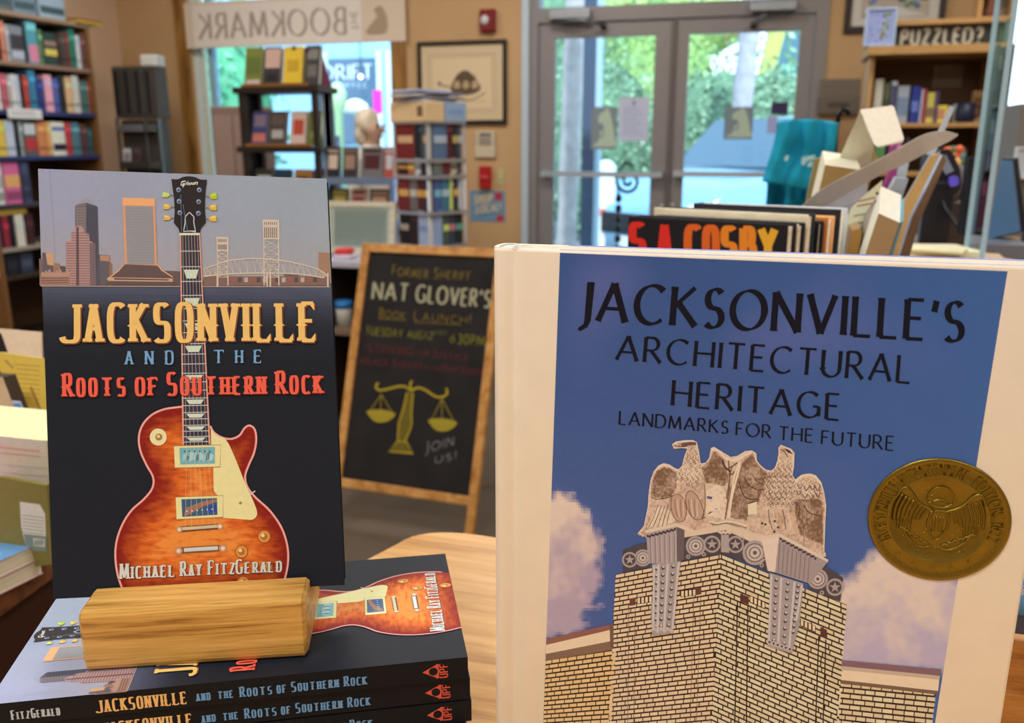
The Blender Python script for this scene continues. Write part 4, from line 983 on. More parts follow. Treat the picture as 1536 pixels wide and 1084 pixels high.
for k in range(6): EG.circle(*E5(262 + k * 22, 690 + (k % 2) * 14), 3, pc(190, 168, 152), 11.5, n=8)
corbel([(1000, 332), (1215, 400), (1192, 660), (1140, 850), (985, 800), (1002, 560)], [((1012, 345), (995, 780)), ((1075, 365), (1055, 800)), ((1160, 390), (1125, 820)), ((1208, 410), (1170, 640))], 9, 0)
for k in range(6): EG.circle(*E5(1000 + k * 26, 775 + k * 9), 4, pc(184, 164, 148), 11.5, n=8); EG.circle(*E5(1000 + k * 26, 775 + k * 9), 1.8, DK, 11.7, n=8)
EG.mb(FG.px, z0=.0002, dz=.00004).build('stone_eagles_picture', PRINT(), hb)

# gold seal, a foil sticker with real relief
cx_, cy_ = FG.px(1406.5, 779); RS = .0281
GOLD = (.27, .21, .04)
gm = mat('gold_foil', .33, .9, 900, .06, .1, .5)
b = MB(); M0 = Matrix.Translation((cx_, cy_, .0003))
prof = [(RS, 0), (RS, .0004), (RS - .0006, .0008), (RS - .0016, .0009), (RS - .0024, .0005), (RS - .0075, .0005), (RS - .0079, .0009), (RS - .0086, .0009), (RS - .009, .0004), (.012, .0005), (.0, .0006)]
b.lathe(prof, GOLD, 96, M0); b.build('seal_disc', gm, hb)
b = MB()
def relief(polys, h, z0=.0006):
    for q in polys:
        if sum(q[i][0] * q[(i + 1) % len(q)][1] - q[(i + 1) % len(q)][0] * q[i][1] for i in range(len(q))) < 0: q = q[::-1]
        b.prism([(cx_ + x, cy_ + y) for x, y in q], z0, z0 + h, GOLD)
def ring_text(t, a0, a1, r, hgt):
    ratio = abs(radians(a1 - a0)) * (r + hgt / 2) / hgt
    relief([[((r + hgt * v) * cos(radians(a0 + (a1 - a0) * u / ratio)), (r + hgt * v) * sin(radians(a0 + (a1 - a0) * u / ratio))) for u, v in q] for q in text_polys(t, ratio, 'seal')], .0008)
ring_text('JACKSONVILLE', 212, 142, .0209, .0044); ring_text('BICENTENNIAL', 136, 66, .0209, .0044); ring_text('EDITION', 58, 14, .0209, .0044); ring_text('1822', 4, -18, .0209, .004)
for k in range(80):
    a = 2 * pi * k / 80; r = RS - .0030
    if k % 1 == 0: b.lathe([(.00035, .0004), (.0002, .0011)], GOLD, 6, M0 @ Matrix.Translation((r * cos(a), r * sin(a), 0)))
for k in range(5):
    a = radians(232 + k * 19); r = .0228; relief([[(r * cos(a) + cos(pi / 2 + j * pi / 5) * (.0014 if j % 2 == 0 else .0006), r * sin(a) + sin(pi / 2 + j * pi / 5) * (.0014 if j % 2 == 0 else .0006)) for j in range(10)]], .0004)
b.build('seal_lettering', gm, hb)
b = MB()
def rl(pts, r=.00028, n=5): r *= 1.35; b.tube([(cx_ + x / 1000, cy_ + y / 1000, .00105) for x, y in smooth_line(pts, 4)], r, GOLD, n)
rl([(5.2 * cos(2 * pi * k / 16), 10 + 5.2 * sin(2 * pi * k / 16)) for k in range(17)], .0003)
rl([(-4.5, 8), (-2, 6.2), (2, 6.2), (4.5, 8)], .0005); rl([(-3, 8.5), (0, 9.6), (3, 8.4)], .0004)
for s in (-1, 1):
    rl([(s * 2, 4), (s * 8, 7), (s * 12, 12), (s * 15, 13.5), (s * 17.5, 9)], .0005)
    for k in range(8): rl([(s * (4 + k * 1.6), 5.5 + k * .7), (s * (6 + k * 1.6), 2.5 + k * .3), (s * (7 + k * 1.5), -.5 - k * .2)], .00038)
    for k in range(6): rl([(s * (10 + k * 1.1), 0), (s * (10.3 + k * 1.1), -3), (s * (10.5 + k), -5.5)], .00022)
    for k in range(6): rl([(s * (2 + k * 2), -12.5 + k * 1.0), (s * (3.4 + k * 2), -10.6 + k * 1.1), (s * (5 + k * 2), -11 + k * 1.2)], .0004)
    rl([(s * 1, -12), (s * 6, -13), (s * 11, -9), (s * 13, -5)], .00035)
rl([(-3, 4), (-4, -2), (-2, -7), (0, -9), (2, -7), (4, -2), (3, 4), (-3, 4)], .0004)
for k in range(4): rl([(-2 + k * 1.3, 2), (-2 + k * 1.3, -5)], .00025)
random.seed(3)
for k in range(60):
    a = random.uniform(0, 2 * pi); r = random.uniform(3, 16); x, y = r * cos(a), r * sin(a) - 1.5
    b.lathe([(.0005, .0004), (.0004, .0007), (.00015, .00085)], GOLD, 6, M0 @ Matrix.Translation((x / 1000, y / 1000, 0)))
b.build('seal_emblem', gm, hb)

# ---- wooden crate right of the hardcover with a round blue sticker on a bookmark tin
CR = grain_mat('crate_wood', pc(128, 70, 24), pc(170, 104, 44), pc(196, 130, 62), 9, str_=(1.4, 10, 10), rough=.5)
ct = thing('wooden_crate', 'orange-brown wooden crate standing beside the lower right edge of the large hardcover', 'crate', TM(.13, .47, TZ))
p = aty(1512, 958, .47); zf = p.z - TZ
for nm, bx in (('front_panel', (-.004, 0, 0, .16, .008, zf)), ('back_panel', (-.004, .14, 0, .16, .148, aty(1530, 836, .615).z - TZ)), ('bottom_panel', (-.004, .008, 0, .16, .14, .006)), ('side_panel', (.152, .008, .006, .16, .14, zf)), ('side_panel', (-.004, .008, .006, .004, .14, zf))):
    b = MB(); b.rbox(*bx, (1, 1, 1), .001); b.build(nm, CR, ct)
c = aty(1536, 893, .53); r = .0125
b = MB(); b.lathe([(r, 0), (r, .0015), (r - .0006, .002), (0, .002)], pc(126, 186, 214), 40, TM(c.x, c.y, c.z, 0, pi / 2)); lab = b.build('round_badge', mat('gloss_badge', .25, 0, 30, .03), None)
tag(lab, 'round light blue badge with white curved lettering above the wooden crate', 'badge')
a = Art(); 
for q in text_polys('proudly', 4.4, 'sans'): a.items.append(([((-.0085 + .0042 * v) * cos(radians(40 - 90 * (u / 4.4) + 150)) * -1, (.0085 - .0 * v + .0040 * v) * sin(radians(-20 + 110 * (1 - u / 4.4) + 90)) * .7 - .002) for u, v in q], (.9, .9, .9), 2))
a = Art(); a.text('PROUDLY', (-.0105, -.006), (.0065, .0085), (-.013, -.002), (.0035, .0115), (.9, .92, .92), 'sans', 2)
a.mb(lambda x, y: (x, y), z0=.0021).build('badge_lettering', PRINT(), lab, TM(c.x, c.y, c.z, 0, pi / 2))
b = MB(); q = aty(1530, 945, .53)
b.lathe([(.0, TZ + .006), (.016, TZ + .0065), (.016, q.z + .01), (.014, q.z + .012), (0, q.z + .012)], pc(112, 104, 118), 28, TM(c.x + .004, .53 + .02, 0)); o = b.build('bookmark_tin', METAL()); tag(o, 'grey tin standing inside the wooden crate under the blue badge', 'tin')
b = MB(); b.box(c.x + .0, .512, TZ + .0065, c.x + .004, .516, c.z, pc(206, 190, 120)); o = b.build('badge_stick', WOOD(), None); o.parent = lab

# ================================================================== BACKGROUND FURNITURE AND BOOKS
NAMES = [('red', (180, 30, 30)), ('dark red', (95, 20, 22)), ('orange', (220, 110, 40)), ('yellow', (230, 190, 40)), ('cream', (225, 205, 165)), ('white', (235, 235, 230)), ('tan', (190, 140, 85)), ('brown', (95, 60, 35)),
         ('green', (50, 120, 70)), ('dark green', (30, 60, 40)), ('olive', (110, 110, 40)), ('teal', (40, 120, 120)), ('blue', (60, 90, 170)), ('navy', (25, 35, 80)), ('pink', (225, 110, 130)), ('purple', (90, 50, 100)), ('grey', (125, 125, 125)), ('dark grey', (65, 65, 65)), ('black', (22, 22, 24)), ('pale blue', (160, 195, 220)), ('magenta', (170, 50, 100))]
def cname(c): return min(NAMES, key=lambda n: sum((a - b) ** 2 for a, b in zip(n[1], c)))[0]
ORD = 'first second third fourth fifth sixth seventh eighth ninth tenth eleventh twelfth thirteenth fourteenth fifteenth sixteenth seventeenth eighteenth nineteenth twentieth'.split()
BM = lambda: mat('book_cloth', .6, 0, 60, .07, 0, .3)


def desat(c, k=.2):
    m = sum(c) / 3; return tuple(v + (m * (1.08, 1.0, .9)[i] - v) * k for i, v in enumerate(c))
def book(label, M, w, h, t, col, group=None, bands=(), pages=(215, 195, 160), parts=False, name='book', txt=None, cat='book', inset=.004):
    """local x = width, z = height, y = thickness; the face at y=0 looks to -y (a cover or, for shelved books, the spine)"""
    c = pc(*desat(col)); a = MB(); p = MB(); k = min(.0025, t * .12, w * .2)
    spine = w < t
    if spine:      # shelved: spine in front, boards left and right, pages behind and on top
        n = 5; pts = [(k * 0, t)] + [(0 + w * .0, .004)] + [(w * (.5 - .5 * cos(pi * i / n)), .004 - .004 * sin(pi * i / n)) for i in range(1, n)] + [(w, .004), (w, t), (w - k, t), (w - k, .006), (k, .006), (k, t)]
        a.prism(pts[::-1] if 0 else pts, 0, h, c); p.box(k, .006, inset, w - k, t - inset, h - inset, pc(*pages))
    else:
        a.box(0, 0, 0, w, k, h, c); a.box(0, t - k, 0, w, t, h, c); a.box(0, k, 0, k, t - k, h, c); p.box(k, k, inset, w - inset, t - k, h - inset, pc(*pages))
    y = -.0004 - (.0 if not spine else .004 * 0)
    for x0, z0, x1, z1, cc in bands:
        if spine: a.box(w * .06, -.0012, h * z0, w * .94, .002, h * z1, pc(*desat(cc)))
        else: a.add([(w * x0, y, h * z0), (w * x1, y, h * z0), (w * x1, y, h * z1), (w * x0, y, h * z1)], [(0, 1, 2, 3)], pc(*desat(cc)))
    if txt:
        s, x0, z0, x1, z1, cc, sty = txt
        ratio = (w * (x1 - x0)) / (h * (z1 - z0)); q = text_polys(s, ratio, sty)
        for u in q:
            r = [(w * x0 + v[0] / ratio * w * (x1 - x0), y - .0003, h * z0 + v[1] * h * (z1 - z0)) for v in u]; a.poly(r, pc(*cc))
    if not parts:
        a.v += [] ; b0 = len(a.v); a.v += p.v; a.f += [tuple(i + b0 for i in f) for f in p.f]; a.c += p.c; a.smooth += p.smooth
        o = a.build(name, BM()); o.matrix_world = M; return tag(o, label, cat, group)
    o = thing(name, label, cat, M, group); a.build('cover', BM(), o); p.build('page_block', PAGES(), o); return o


def shade(c, k): return tuple(max(0, min(255, v * k)) for v in c)


# ---------------------------------------------------------------- left bookcase
BX = -4.25; yF = atx(150, 200, BX).y
SH = [(1.985, (150, 112, 80)), (1.71, (138, 100, 72)), (1.437, (46, 48, 78)), (1.177, (44, 46, 76)), (.905, (60, 48, 44)), (.655, (150, 128, 100)), (.49, (58, 40, 26)), (.1, (50, 34, 22))]
bc = thing('bookcase', 'tall brown bookcase filled with books against the left wall', 'bookcase', TM(BX, 3.4, 0))
for z, c in SH:
    b = MB(); b.rbox(-.34, .6, z - .024, 0.004, yF - 3.4 + (.015 if z > 1.9 else -.024), z, pc(*c), .002); b.build('shelf', WOOD(), bc)
b = MB(); b.box(-.34, yF - 3.4 - .024, 0, 0, yF - 3.4, 1.961, pc(120, 76, 36)); b.build('side_panel', WOOD(), bc)
b = MB(); b.box(-.34, .575, 0, 0, .6, 1.961, pc(120, 76, 36)); b.build('side_panel', WOOD(), bc)
b = MB(); b.box(-.348, .6, 0, -.34, yF - 3.424, 1.961, pc(70, 44, 24)); b.build('back_panel', WOOD(), bc)
Zt = lambda x: x / 4.169
rows = [
    (1.71, 'top shelf', 36, [(0, 16, (165, 28, 30), .21), (17, 34, (34, 26, 30), .22), (38, 70, (205, 105, 70), .215), (74, 92, (176, 160, 140), .2), (94, 180, (120, 116, 112), .2, 'f'), (184, 198, (30, 48, 40), .22), (202, 268, (72, 140, 140), .235, 'p'), (272, 296, (84, 120, 70), .2), (300, 384, (44, 62, 48), .19, 'y'), (388, 408, (72, 40, 26), .19), (410, 438, (70, 60, 50), .2), (440, 462, (120, 50, 40), .21), (464, 500, (30, 110, 78), .23), (503, 528, (205, 196, 172), .2), (532, 566, (112, 60, 56), .21)]),
    (1.437, 'second shelf', 105, [(0, 14, (214, 190, 130), .22), (16, 36, (224, 206, 168), .23), (40, 80, (190, 70, 78), .2), (82, 104, (176, 150, 124), .19), (106, 136, (206, 186, 160), .2), (138, 158, (226, 216, 200), .2), (162, 178, (30, 24, 26), .21), (180, 212, (186, 54, 34), .2), (216, 262, (44, 110, 130), .235), (266, 306, (40, 52, 104), .19), (312, 362, (228, 140, 138), .215), (366, 398, (70, 84, 140), .2), (402, 436, (44, 42, 36), .22), (440, 482, (222, 160, 96), .21), (486, 526, (200, 180, 150), .225), (530, 556, (80, 100, 84), .2), (560, 576, (60, 110, 90), .2), (580, 602, (160, 50, 40), .2)]),
    (1.177, 'third shelf', 186, [(0, 64, (222, 168, 40), .2), (66, 122, (196, 190, 180), .2), (126, 148, (34, 32, 32), .2), (152, 172, (150, 150, 130), .2), (176, 256, (86, 84, 70), .205, 'r'), (262, 318, (214, 112, 54), .2), (322, 346, (232, 150, 60), .2), (350, 436, (222, 202, 160), .2, 'd'), (440, 474, (196, 44, 40), .2), (478, 530, (70, 110, 108), .2), (534, 572, (96, 50, 44), .19), (576, 600, (30, 80, 80), .17)]),
]
for z, nm, ytop, bs in rows:
    yl = 100 if z > 1.6 else 170 if z > 1.3 else 232
    for i, e in enumerate(bs):
        y0 = atx(Zt(e[0]), yl, BX).y; y1 = min(atx(Zt(e[1]), yl, BX).y, yF - .028)
        c = e[2]; bands = [(0, .72, 1, .84, shade(c, 1.5)), (0, .2, 1, .25, shade(c, .6))]
        if len(e) > 4: bands = {'f': [(0, .35, 1, .75, (60, 50, 48)), (0, .1, 1, .3, (170, 160, 150))], 'p': [(0, .05, 1, .45, (214, 110, 120)), (0, .8, 1, .95, (110, 190, 170))], 'y': [(0, .3, 1, .5, (224, 180, 60)), (0, .6, 1, .75, (150, 110, 80))], 'r': [(0, .15, 1, .5, (190, 40, 36)), (0, .6, 1, .9, (190, 180, 160))], 'd': [(0, .15, 1, .35, (40, 30, 40)), (0, .75, 1, .85, (70, 90, 150))]}[e[4]]
        lean = radians(-5 if z > 1.4 else -7)
        book(f"{cname(c)} book, {ORD[i]} from the left on the {nm} of the left bookcase", TM(BX - .012, y0, z + .001 , pi / 2) , max(.008, y1 - y0 - .003), e[3], .16, c, 'books in the left bookcase', bands)
# lower shelves
for i, (x0, x1, yb, yt, c, nm) in enumerate(((0, 11, 330, 246, (206, 196, 160), 'tall'), (13, 37, 309, 250, (216, 78, 116), 'upright'), (40, 52, 325, 268, (66, 66, 86), 'dark'), )):
    p0 = atx(x0, 300, BX); p1 = atx(x1, 300, BX)
    book(f"{cname(c)} {nm} book on the fourth shelf of the left bookcase", TM(BX - .012, p0.y, .906, pi / 2), p1.y - p0.y, .235, .15, c, 'books in the left bookcase', [(0, .4, 1, .7, (230, 150, 70) if i == 1 else shade(c, .8)), (0, .1, 1, .3, shade(c, .7))])
for i, (x0, x1, c) in enumerate(((0, 7, (24, 26, 60)), (9, 19, (150, 30, 40)), (21, 27, (30, 26, 28)), (29, 42, (214, 192, 150)), (44, 56, (70, 30, 28)))):
    p0 = atx(x0, 355, BX); p1 = atx(x1, 355, BX)
    book(f"{cname(c)} paperback, {ORD[i]} from the left on the fifth shelf of the left bookcase", TM(BX - .012, p0.y, .656, pi / 2), p1.y - p0.y - .003, .185, .13, c, 'books in the left bookcase', [(0, .6, 1, .75, shade(c, 1.4))])
p0 = atx(2, 330, BX); b = MB(); b.rbox(-.12, 0, 0, 0, .2, .034, pc(176, 130, 40), .004); o = b.build('flat_box', PAINT()); o.matrix_world = TM(BX - .01, p0.y, .656 + .19); o.location.z = .843; tag(o, 'mustard yellow flat box laid on the paperbacks of the fifth shelf', 'box')
for i, (x0, x1, c, h) in enumerate(((0, 11, (196, 168, 130), .09), (14, 34, (28, 26, 30), .12), (36, 56, (52, 52, 58), .12))):
    p0 = atx(x0, 400, BX); p1 = atx(x1, 400, BX); b = MB(); b.rbox(-.2, 0, 0, 0, p1.y - p0.y - .005, h, pc(*c), .004); b.box(.0002, .01, h * .3, .0012, p1.y - p0.y - .015, h * .7, pc(*shade(c, 1.4))); o = b.build('storage_box', PAINT()); o.matrix_world = TM(BX - .02, p0.y, .491)
    tag(o, f"{('tan', 'black', 'dark grey')[i]} storage box on the low ledge of the left bookcase", 'box', 'boxes on the low ledge')
# on the top
for i, (x0, x1, h, c) in enumerate(((0, 26, .2, (92, 92, 82)), (27, 62, .2, (110, 122, 116)), (66, 105, .2, (150, 156, 148)))):
    p0 = atx(x0, 20, BX); p1 = atx(x1, 20, BX); w_ = p1.y - p0.y - .006; t = thing('document_box', f"{('dark olive', 'grey green', 'pale grey')[i]} box on top of the left bookcase, {ORD[i]} from the left", 'box', TM(BX - .03, p0.y, 1.9855), 'boxes on the bookcase')
    b = MB(); b.rbox(-.25, 0, 0, 0, w_, .16, pc(*c), .004); b.build('box_body', PAINT(), t); b = MB(); b.rbox(-.253, -.003, .14, .003, w_ + .003, .185, pc(*shade(c, .8)), .004); b.build('box_lid', PAINT(), t); b = MB(); b.box(.0005, .01, .03, .0015, w_ - .01, .07, pc(70, 80, 76)); b.build('box_label', PAPER(), t)
p0 = atx(112, 28, BX); p1 = atx(150, 33, BX)
for i, (c, h) in enumerate((((200, 160, 40), .014), ((150, 70, 40), .014))):
    b = MB(); b.rbox(-.16, 0, 0, .02, p1.y - p0.y, h - .001, pc(*c), .002); o = b.build('flat_book', BM()); o.matrix_world = TM(BX, p0.y, 1.986 + i * .014); tag(o, ('yellow', 'rust brown')[i] + ' thin book lying flat at the right end of the bookcase top', 'book')
q0, q1 = atx(12, 166, BX + .012), atx(65, 182, BX + .012)
b = MB(); b.box(0, 0, 0, .002, q1.y - q0.y, .055, pc(226, 206, 176)); o = b.build('shelf_label', PAPER()); o.matrix_world = TM(BX + .006, q0.y, 1.392)
for k in range(2):
    m_ = MB(); m_.box(.0022, .02, .018 + k * .016, .0026, .2, .023 + k * .016, pc(150, 130, 120)); m_.build('printed_line', PAPER(), o)
tag(o, 'white paper label on the second shelf edge of the left bookcase', 'label')

# ---------------------------------------------------------------- grey greeting card spinner in the corner
GY = 5.05; q0 = aty(166, 100, GY); q1 = aty(212, 100, GY); w_ = q1.x - q0.x; zt = q0.z
sp_ = thing('card_spinner', 'grey metal card spinner with slatted sides in the corner left of the window', 'display rack', TM(q0.x, GY, 0))
G1, G2, G3 = pc(66, 54, 42), pc(96, 84, 66), pc(112, 104, 84)
b = MB(); b.rbox(0, 0, 0, w_ + .1, .2, .06, G1, .01); b.build('base', METAL(), sp_)
b = MB(); b.rbox(.02, .02, .06, w_ + .08, .12, zt - .34, G1, .004); b.build('core', PAINT(), sp_)
b = MB(); b.rbox(0, 0, zt - .33, w_ + .1, .12, zt, G1, .006); b.build('header_box', PAINT(), sp_)
for k in range(7): b = MB(); b.box(.02 + k * (w_ + .05) / 7, -.008, zt - .3, .038 + k * (w_ + .05) / 7, .0, zt - .03, G2 if k % 2 else pc(54, 46, 42)); b.build('header_slat', METAL(), sp_)
for x in (.0, w_ - .012, w_ + .088): b = MB(); b.box(x, -.01, .06, x + .014, .006, zt - .33, G3); b.build('upright', METAL(), sp_)
for j in range(6):
    z = zt - .42 - j * .24
    b = MB(); b.box(.012, -.03, z, w_ - .012, -.026, z + .05, pc(150, 138, 122) if j % 3 == 0 else G2); b.box(.012, -.03, z, w_ - .012, .02, z + .004, G2); b.box(w_ + .002, -.03, z, w_ + .088, -.026, z + .05, G3); b.box(w_ + .002, -.03, z, w_ + .088, .02, z + .004, G3); b.build('card_pocket', METAL(), sp_)
for i, (x, j, c) in enumerate(((.03, 1, (180, 160, 140)), (.11, 1, (90, 60, 56)), (.05, 2, (214, 182, 118)), (.12, 2, (204, 170, 110)), (.04, 3, (150, 60, 60)), (.13, 3, (120, 120, 110)), (w_ + .02, 3, (190, 60, 60)))):
    b = MB(); b.box(0, 0, 0, .065, .002, .13, pc(*c)); b.box(.01, -.0006, .05, .055, 0, .1, pc(*shade(c, .7))); o = b.build('greeting_card', PAPER()); o.matrix_world = TM(q0.x + x, GY - .022, zt - .414 - j * .24, 0, radians(-8)); tag(o, f"{cname(c)} greeting card in pocket row {ORD[j]} of the grey spinner, {ORD[i]} from the top", 'card', 'cards in the grey spinner')
qq = aty(214, 95, GY); b = MB(); b.rbox(0, 0, 0, .115, .12, .075, pc(196, 178, 150), .012); o = b.build('cardboard_roll', PAPER()); o.matrix_world = TM(qq.x - .06, GY + .05, zt + .001, radians(10)); tag(o, 'small cream box on top of the grey card spinner', 'box')

# ---------------------------------------------------------------- banner in the window
bn = thing('shop_banner', 'white shop banner seen from behind hanging across the top of the window', 'banner', TM(0, D - .035, 0))
c0, c1, c2, c3 = aty(275, 8, D - .035), aty(607, 2, D - .035), aty(607, 64, D - .035), aty(282, 71, D - .035)
b = MB(); b.box(c0.x, 0, (c2.z + c3.z) / 2, c1.x, .003, c0.z + .015, rgb(226, 214, 200)); b.build('banner_cloth', mat('banner_cloth', .9, 0, 20, .03), bn)
d0, d1 = aty(287, 8, D - .04), aty(543, 62, D - .04)
b = MB(); b.box(d0.x, -.004, d1.z - .005, d1.x, -.001, d0.z, rgb(238, 235, 232)); b.build('banner_panel', mat('banner_cloth', .9, 0, 20, .03), bn)
a = Art(); INKB = rgb(172, 162, 158)
x0, x1 = aty(297, 40, D - .04).x, aty(519, 40, D - .04).x; z0 = aty(400, 55, D - .04).z; z1 = aty(400, 17, D - .04).z
a.text('BOOKMARK', (x1, z0), (x0, z0), (x1, z1), (x0, z1), INKB, 'light', 2)
xt = aty(526, 40, D - .04).x; a.text('THE', (xt, z0 + .02), (xt, z1 - .02), (xt + .05, z0 + .02), (xt + .05, z1 - .02), INKB, 'sans', 2)
xs = aty(562, 40, D - .04).x
a.poly(smooth_line([(xs - .06, z0), (xs - .02, z0 + .06), (xs + .02, z0 + .1), (xs + .0, z1 - .02), (xs + .05, z1), (xs + .09, z0 + .08), (xs + .07, z0)], 4, True), rgb(176, 160, 144), 1)
m_ = a.mb(lambda x, y: (x, y)); m_.build('banner_lettering', PRINT(), bn, TM(0, -.0041, 0, 0, pi / 2))

# ---------------------------------------------------------------- dark revolving book tower by the window
RY = 4.0; q0 = aty(356, 131, RY); q1 = aty(474, 131, RY); RW = q1.x - q0.x; RD = atx(499, 133, q1.x).y - RY; DW = pc(42, 30, 24)
rk = thing('book_tower', 'dark wooden revolving book tower with slatted sides standing before the window', 'book rack', TM(q0.x, RY, 0))
zs = [q0.z, 1.235, .95, .66, .37, .12]
for z in zs: b = MB(); b.rbox(-.02, -.02, z - .03, RW + .02, RD + .02, z, DW, .004); b.build('shelf', WOOD(), rk)
for x, y in ((0, 0), (RW - .03, 0), (0, RD - .03), (RW - .03, RD - .03)): b = MB(); b.box(x, y, .12, x + .03, y + .03, zs[0] - .03, DW); b.build('post', WOOD(), rk)
b = MB(); b.rbox(.05, .05, 0, RW - .05, RD - .05, .09, DW, .01); b.build('base', WOOD(), rk)
for k in range(6):
    y = .045 + k * (RD - .09) / 6 + .01
    b = MB(); b.box(RW - .012, y, .12, RW, y + .028, zs[0] - .03, pc(150, 146, 142)); b.build('slat', WOOD(), rk)
for k in range(5):
    y = .045 + k * (RD - .09) / 5 + .01
    b = MB(); b.box(0, y, .12, .012, y + .028, zs[0] - .03, DW); b.build('slat', WOOD(), rk)
for j, z in enumerate(zs[:4]): b = MB(); b.box(.035, -.02, z, RW - .035, -.012, z + .014, pc(150, 92, 36)); b.build('book_ledge', WOOD(), rk)
TB = [[(363, 389, (122, 118, 30), [(.1, .3, .9, .75, (96, 104, 30)), (.1, .05, .9, .15, (200, 160, 140))]), (392, 417, (60, 44, 44), [(.05, .45, .95, .95, (206, 150, 118)), (.2, .1, .8, .3, (30, 24, 24))]), (421, 451, (240, 180, 20), [(.2, .35, .8, .65, (214, 150, 10)), (.4, .9, .6, 1, (40, 30, 10))]), (453, 476, (66, 56, 46), [(.15, .65, .85, .9, (130, 116, 96)), (.2, .2, .8, .5, (110, 96, 80))])],
      [(368, 391, (70, 64, 110), [(.1, .55, .9, .9, (140, 110, 120)), (.05, .1, .9, .35, (222, 110, 80))], ), (394, 419, (84, 66, 54), [(.1, .6, .9, .9, (110, 84, 66)), (.15, .2, .85, .45, (190, 170, 150))]), (426, 450, (230, 184, 150), [(.2, .3, .85, .75, (226, 70, 40))]), (453, 473, (110, 116, 40), [(.3, .55, .9, .85, (200, 90, 40)), (.2, .2, .8, .4, (150, 150, 60))])],
      [(366, 392, (60, 50, 40), [(.1, .5, .9, .8, (200, 190, 160))]), (395, 421, (30, 60, 70), []), (426, 452, (180, 110, 40), [(.2, .5, .8, .8, (120, 60, 20))]), (455, 474, (90, 60, 60), [])]]
for j, rowb in enumerate(TB):
    for i, (xa, xb, c, bands) in enumerate(rowb):
        pa_ = aty(xa, 120, RY - .01); pb_ = aty(xb, 120, RY - .01); w_ = pb_.x - pa_.x
        book(f"{cname(c)} book, {ORD[i]} from the left on the {('top', 'second', 'third')[j]} of the dark tower", TM(pa_.x, RY - .008 + .012, zs[j] + .007, 0, radians(-13)) @ TM(0, 0, .0), min(w_, .105), (.19, .17, .17)[j], .022, c, 'books on the dark tower', bands, parts=True)
book('maroon book leaning on the right side of the dark tower top', TM(q0.x + RW - .0, RY + .04, zs[0] + .002, pi / 2, radians(-16)), .13, .19, .025, (88, 20, 36), 'books on the dark tower', [(.1, .6, .9, .8, (120, 50, 60))], parts=True)
# tan carton low left of the tower
pa_, pb_ = aty(331, 240, 4.6), aty(356, 225, 4.6); b = MB(); b.rbox(0, 0, 0, .3, .2, pb_.z + .25, pc(120, 92, 72), .01); o = b.build('storage_cabinet', PAINT()); o.matrix_world = TM(pa_.x - .06, 4.62, 0); 
b = MB(); b.box(.02, -.006, .1, .145, 0, pb_.z + .2, pc(140, 108, 86)); b.build('cabinet_door', PAINT(), o); b = MB(); b.box(.155, -.006, .1, .28, 0, pb_.z + .2, pc(140, 108, 86)); b.build('cabinet_door', PAINT(), o); tag(o, 'tan cabinet standing under the window left of the dark book tower', 'cabinet')

# ---------------------------------------------------------------- low face-out rack
LY = 3.85; LG = pc(150, 166, 182)
q0, q1 = aty(484, 270, LY), aty(590, 270, LY); zt1 = aty(540, 268, LY).z; zt2 = aty(540, 330, LY).z; w_ = q1.x - q0.x
wr = thing('display_rack', 'low pale metal rack with two tiers of face-out books right of the dark tower', 'book rack', TM(q0.x, LY, 0))
for z in (zt1, zt2, .3):
    b = MB(); b.box(0, 0, z - .025, w_, .16, z - .005, LG); b.box(0, -.006, z - .028, w_, 0, z + .006, LG); b.build('shelf', METAL(), wr)
for x in (0, w_ - .02): b = MB(); b.box(x, 0, 0, x + .022, .02, zt1, LG); b.box(x, .14, 0, x + .022, .16, zt1 + .2, LG); b.build('upright', METAL(), wr)
b = MB(); b.box(0, -.01, zt2 - .07, w_, .16, zt2 - .03, pc(30, 26, 26)); b.build('dark_rail', METAL(), wr)
for j, (z, bs) in enumerate(((zt1, [(489, 508, (40, 34, 34), (216, 170, 130)), (513, 534, (60, 44, 36), (170, 120, 84)), (540, 573, (120, 104, 92), (90, 30, 30)), (575, 589, (196, 72, 40), (220, 200, 180))]), (zt2, [(493, 517, (88, 92, 34), (190, 140, 40)), (522, 545, (176, 120, 84), (150, 50, 40)), (550, 580, (90, 56, 36), (190, 130, 80))]))):
    for i, (xa, xb, c, c2) in enumerate(bs):
        pa_, pb_ = aty(xa, 300, LY), aty(xb, 300, LY)
        book(f"{cname(c)} book, {ORD[i]} from the left on the {('upper', 'lower')[j]} tier of the low rack", TM(pa_.x, LY + .014, z + .001, 0, radians(-10)), pb_.x - pa_.x, .148, .02, c, 'books on the low rack', [(.15, .3, .85, .75, c2), (.1, .82, .9, .92, shade(c2, .8))], parts=True)

# ---------------------------------------------------------------- square wire spinner full of books
SPZ = .0; C_ = aty(640, 200, 3.35); FH = Vector((-sin(YAW), cos(YAW), 0)); Rx = (RT * .69 + FH * .72).normalized()
SM = TM(C_.x, C_.y, 0, atan2(Rx.y, Rx.x)); SW = .205
spn = thing('wire_spinner', 'square wire book spinner crowded with spines left of the framed ship print', 'book rack', SM)
zl = [aty(640, y, 3.35).z for y in (182, 241, 266, 321, 372)] + [.55, .3, .1]
WC = pc(176, 168, 158)
for z in zl: b = MB(); b.box(0, 0, z - .006, SW, SW, z - .002, WC); b.box(-.006, -.006, z - .008, SW + .006, -.003, z + .006, WC); b.box(-.006, -.006, z - .008, -.003, SW + .006, z + .006, WC); b.build('wire_shelf', METAL(), spn)
for x, y in ((0, 0), (SW, 0), (0, SW), (SW, SW)): b = MB(); b.tube([(x, y, .05), (x, y, zl[0])], .004, WC, 6); b.build('corner_wire', METAL(), spn)
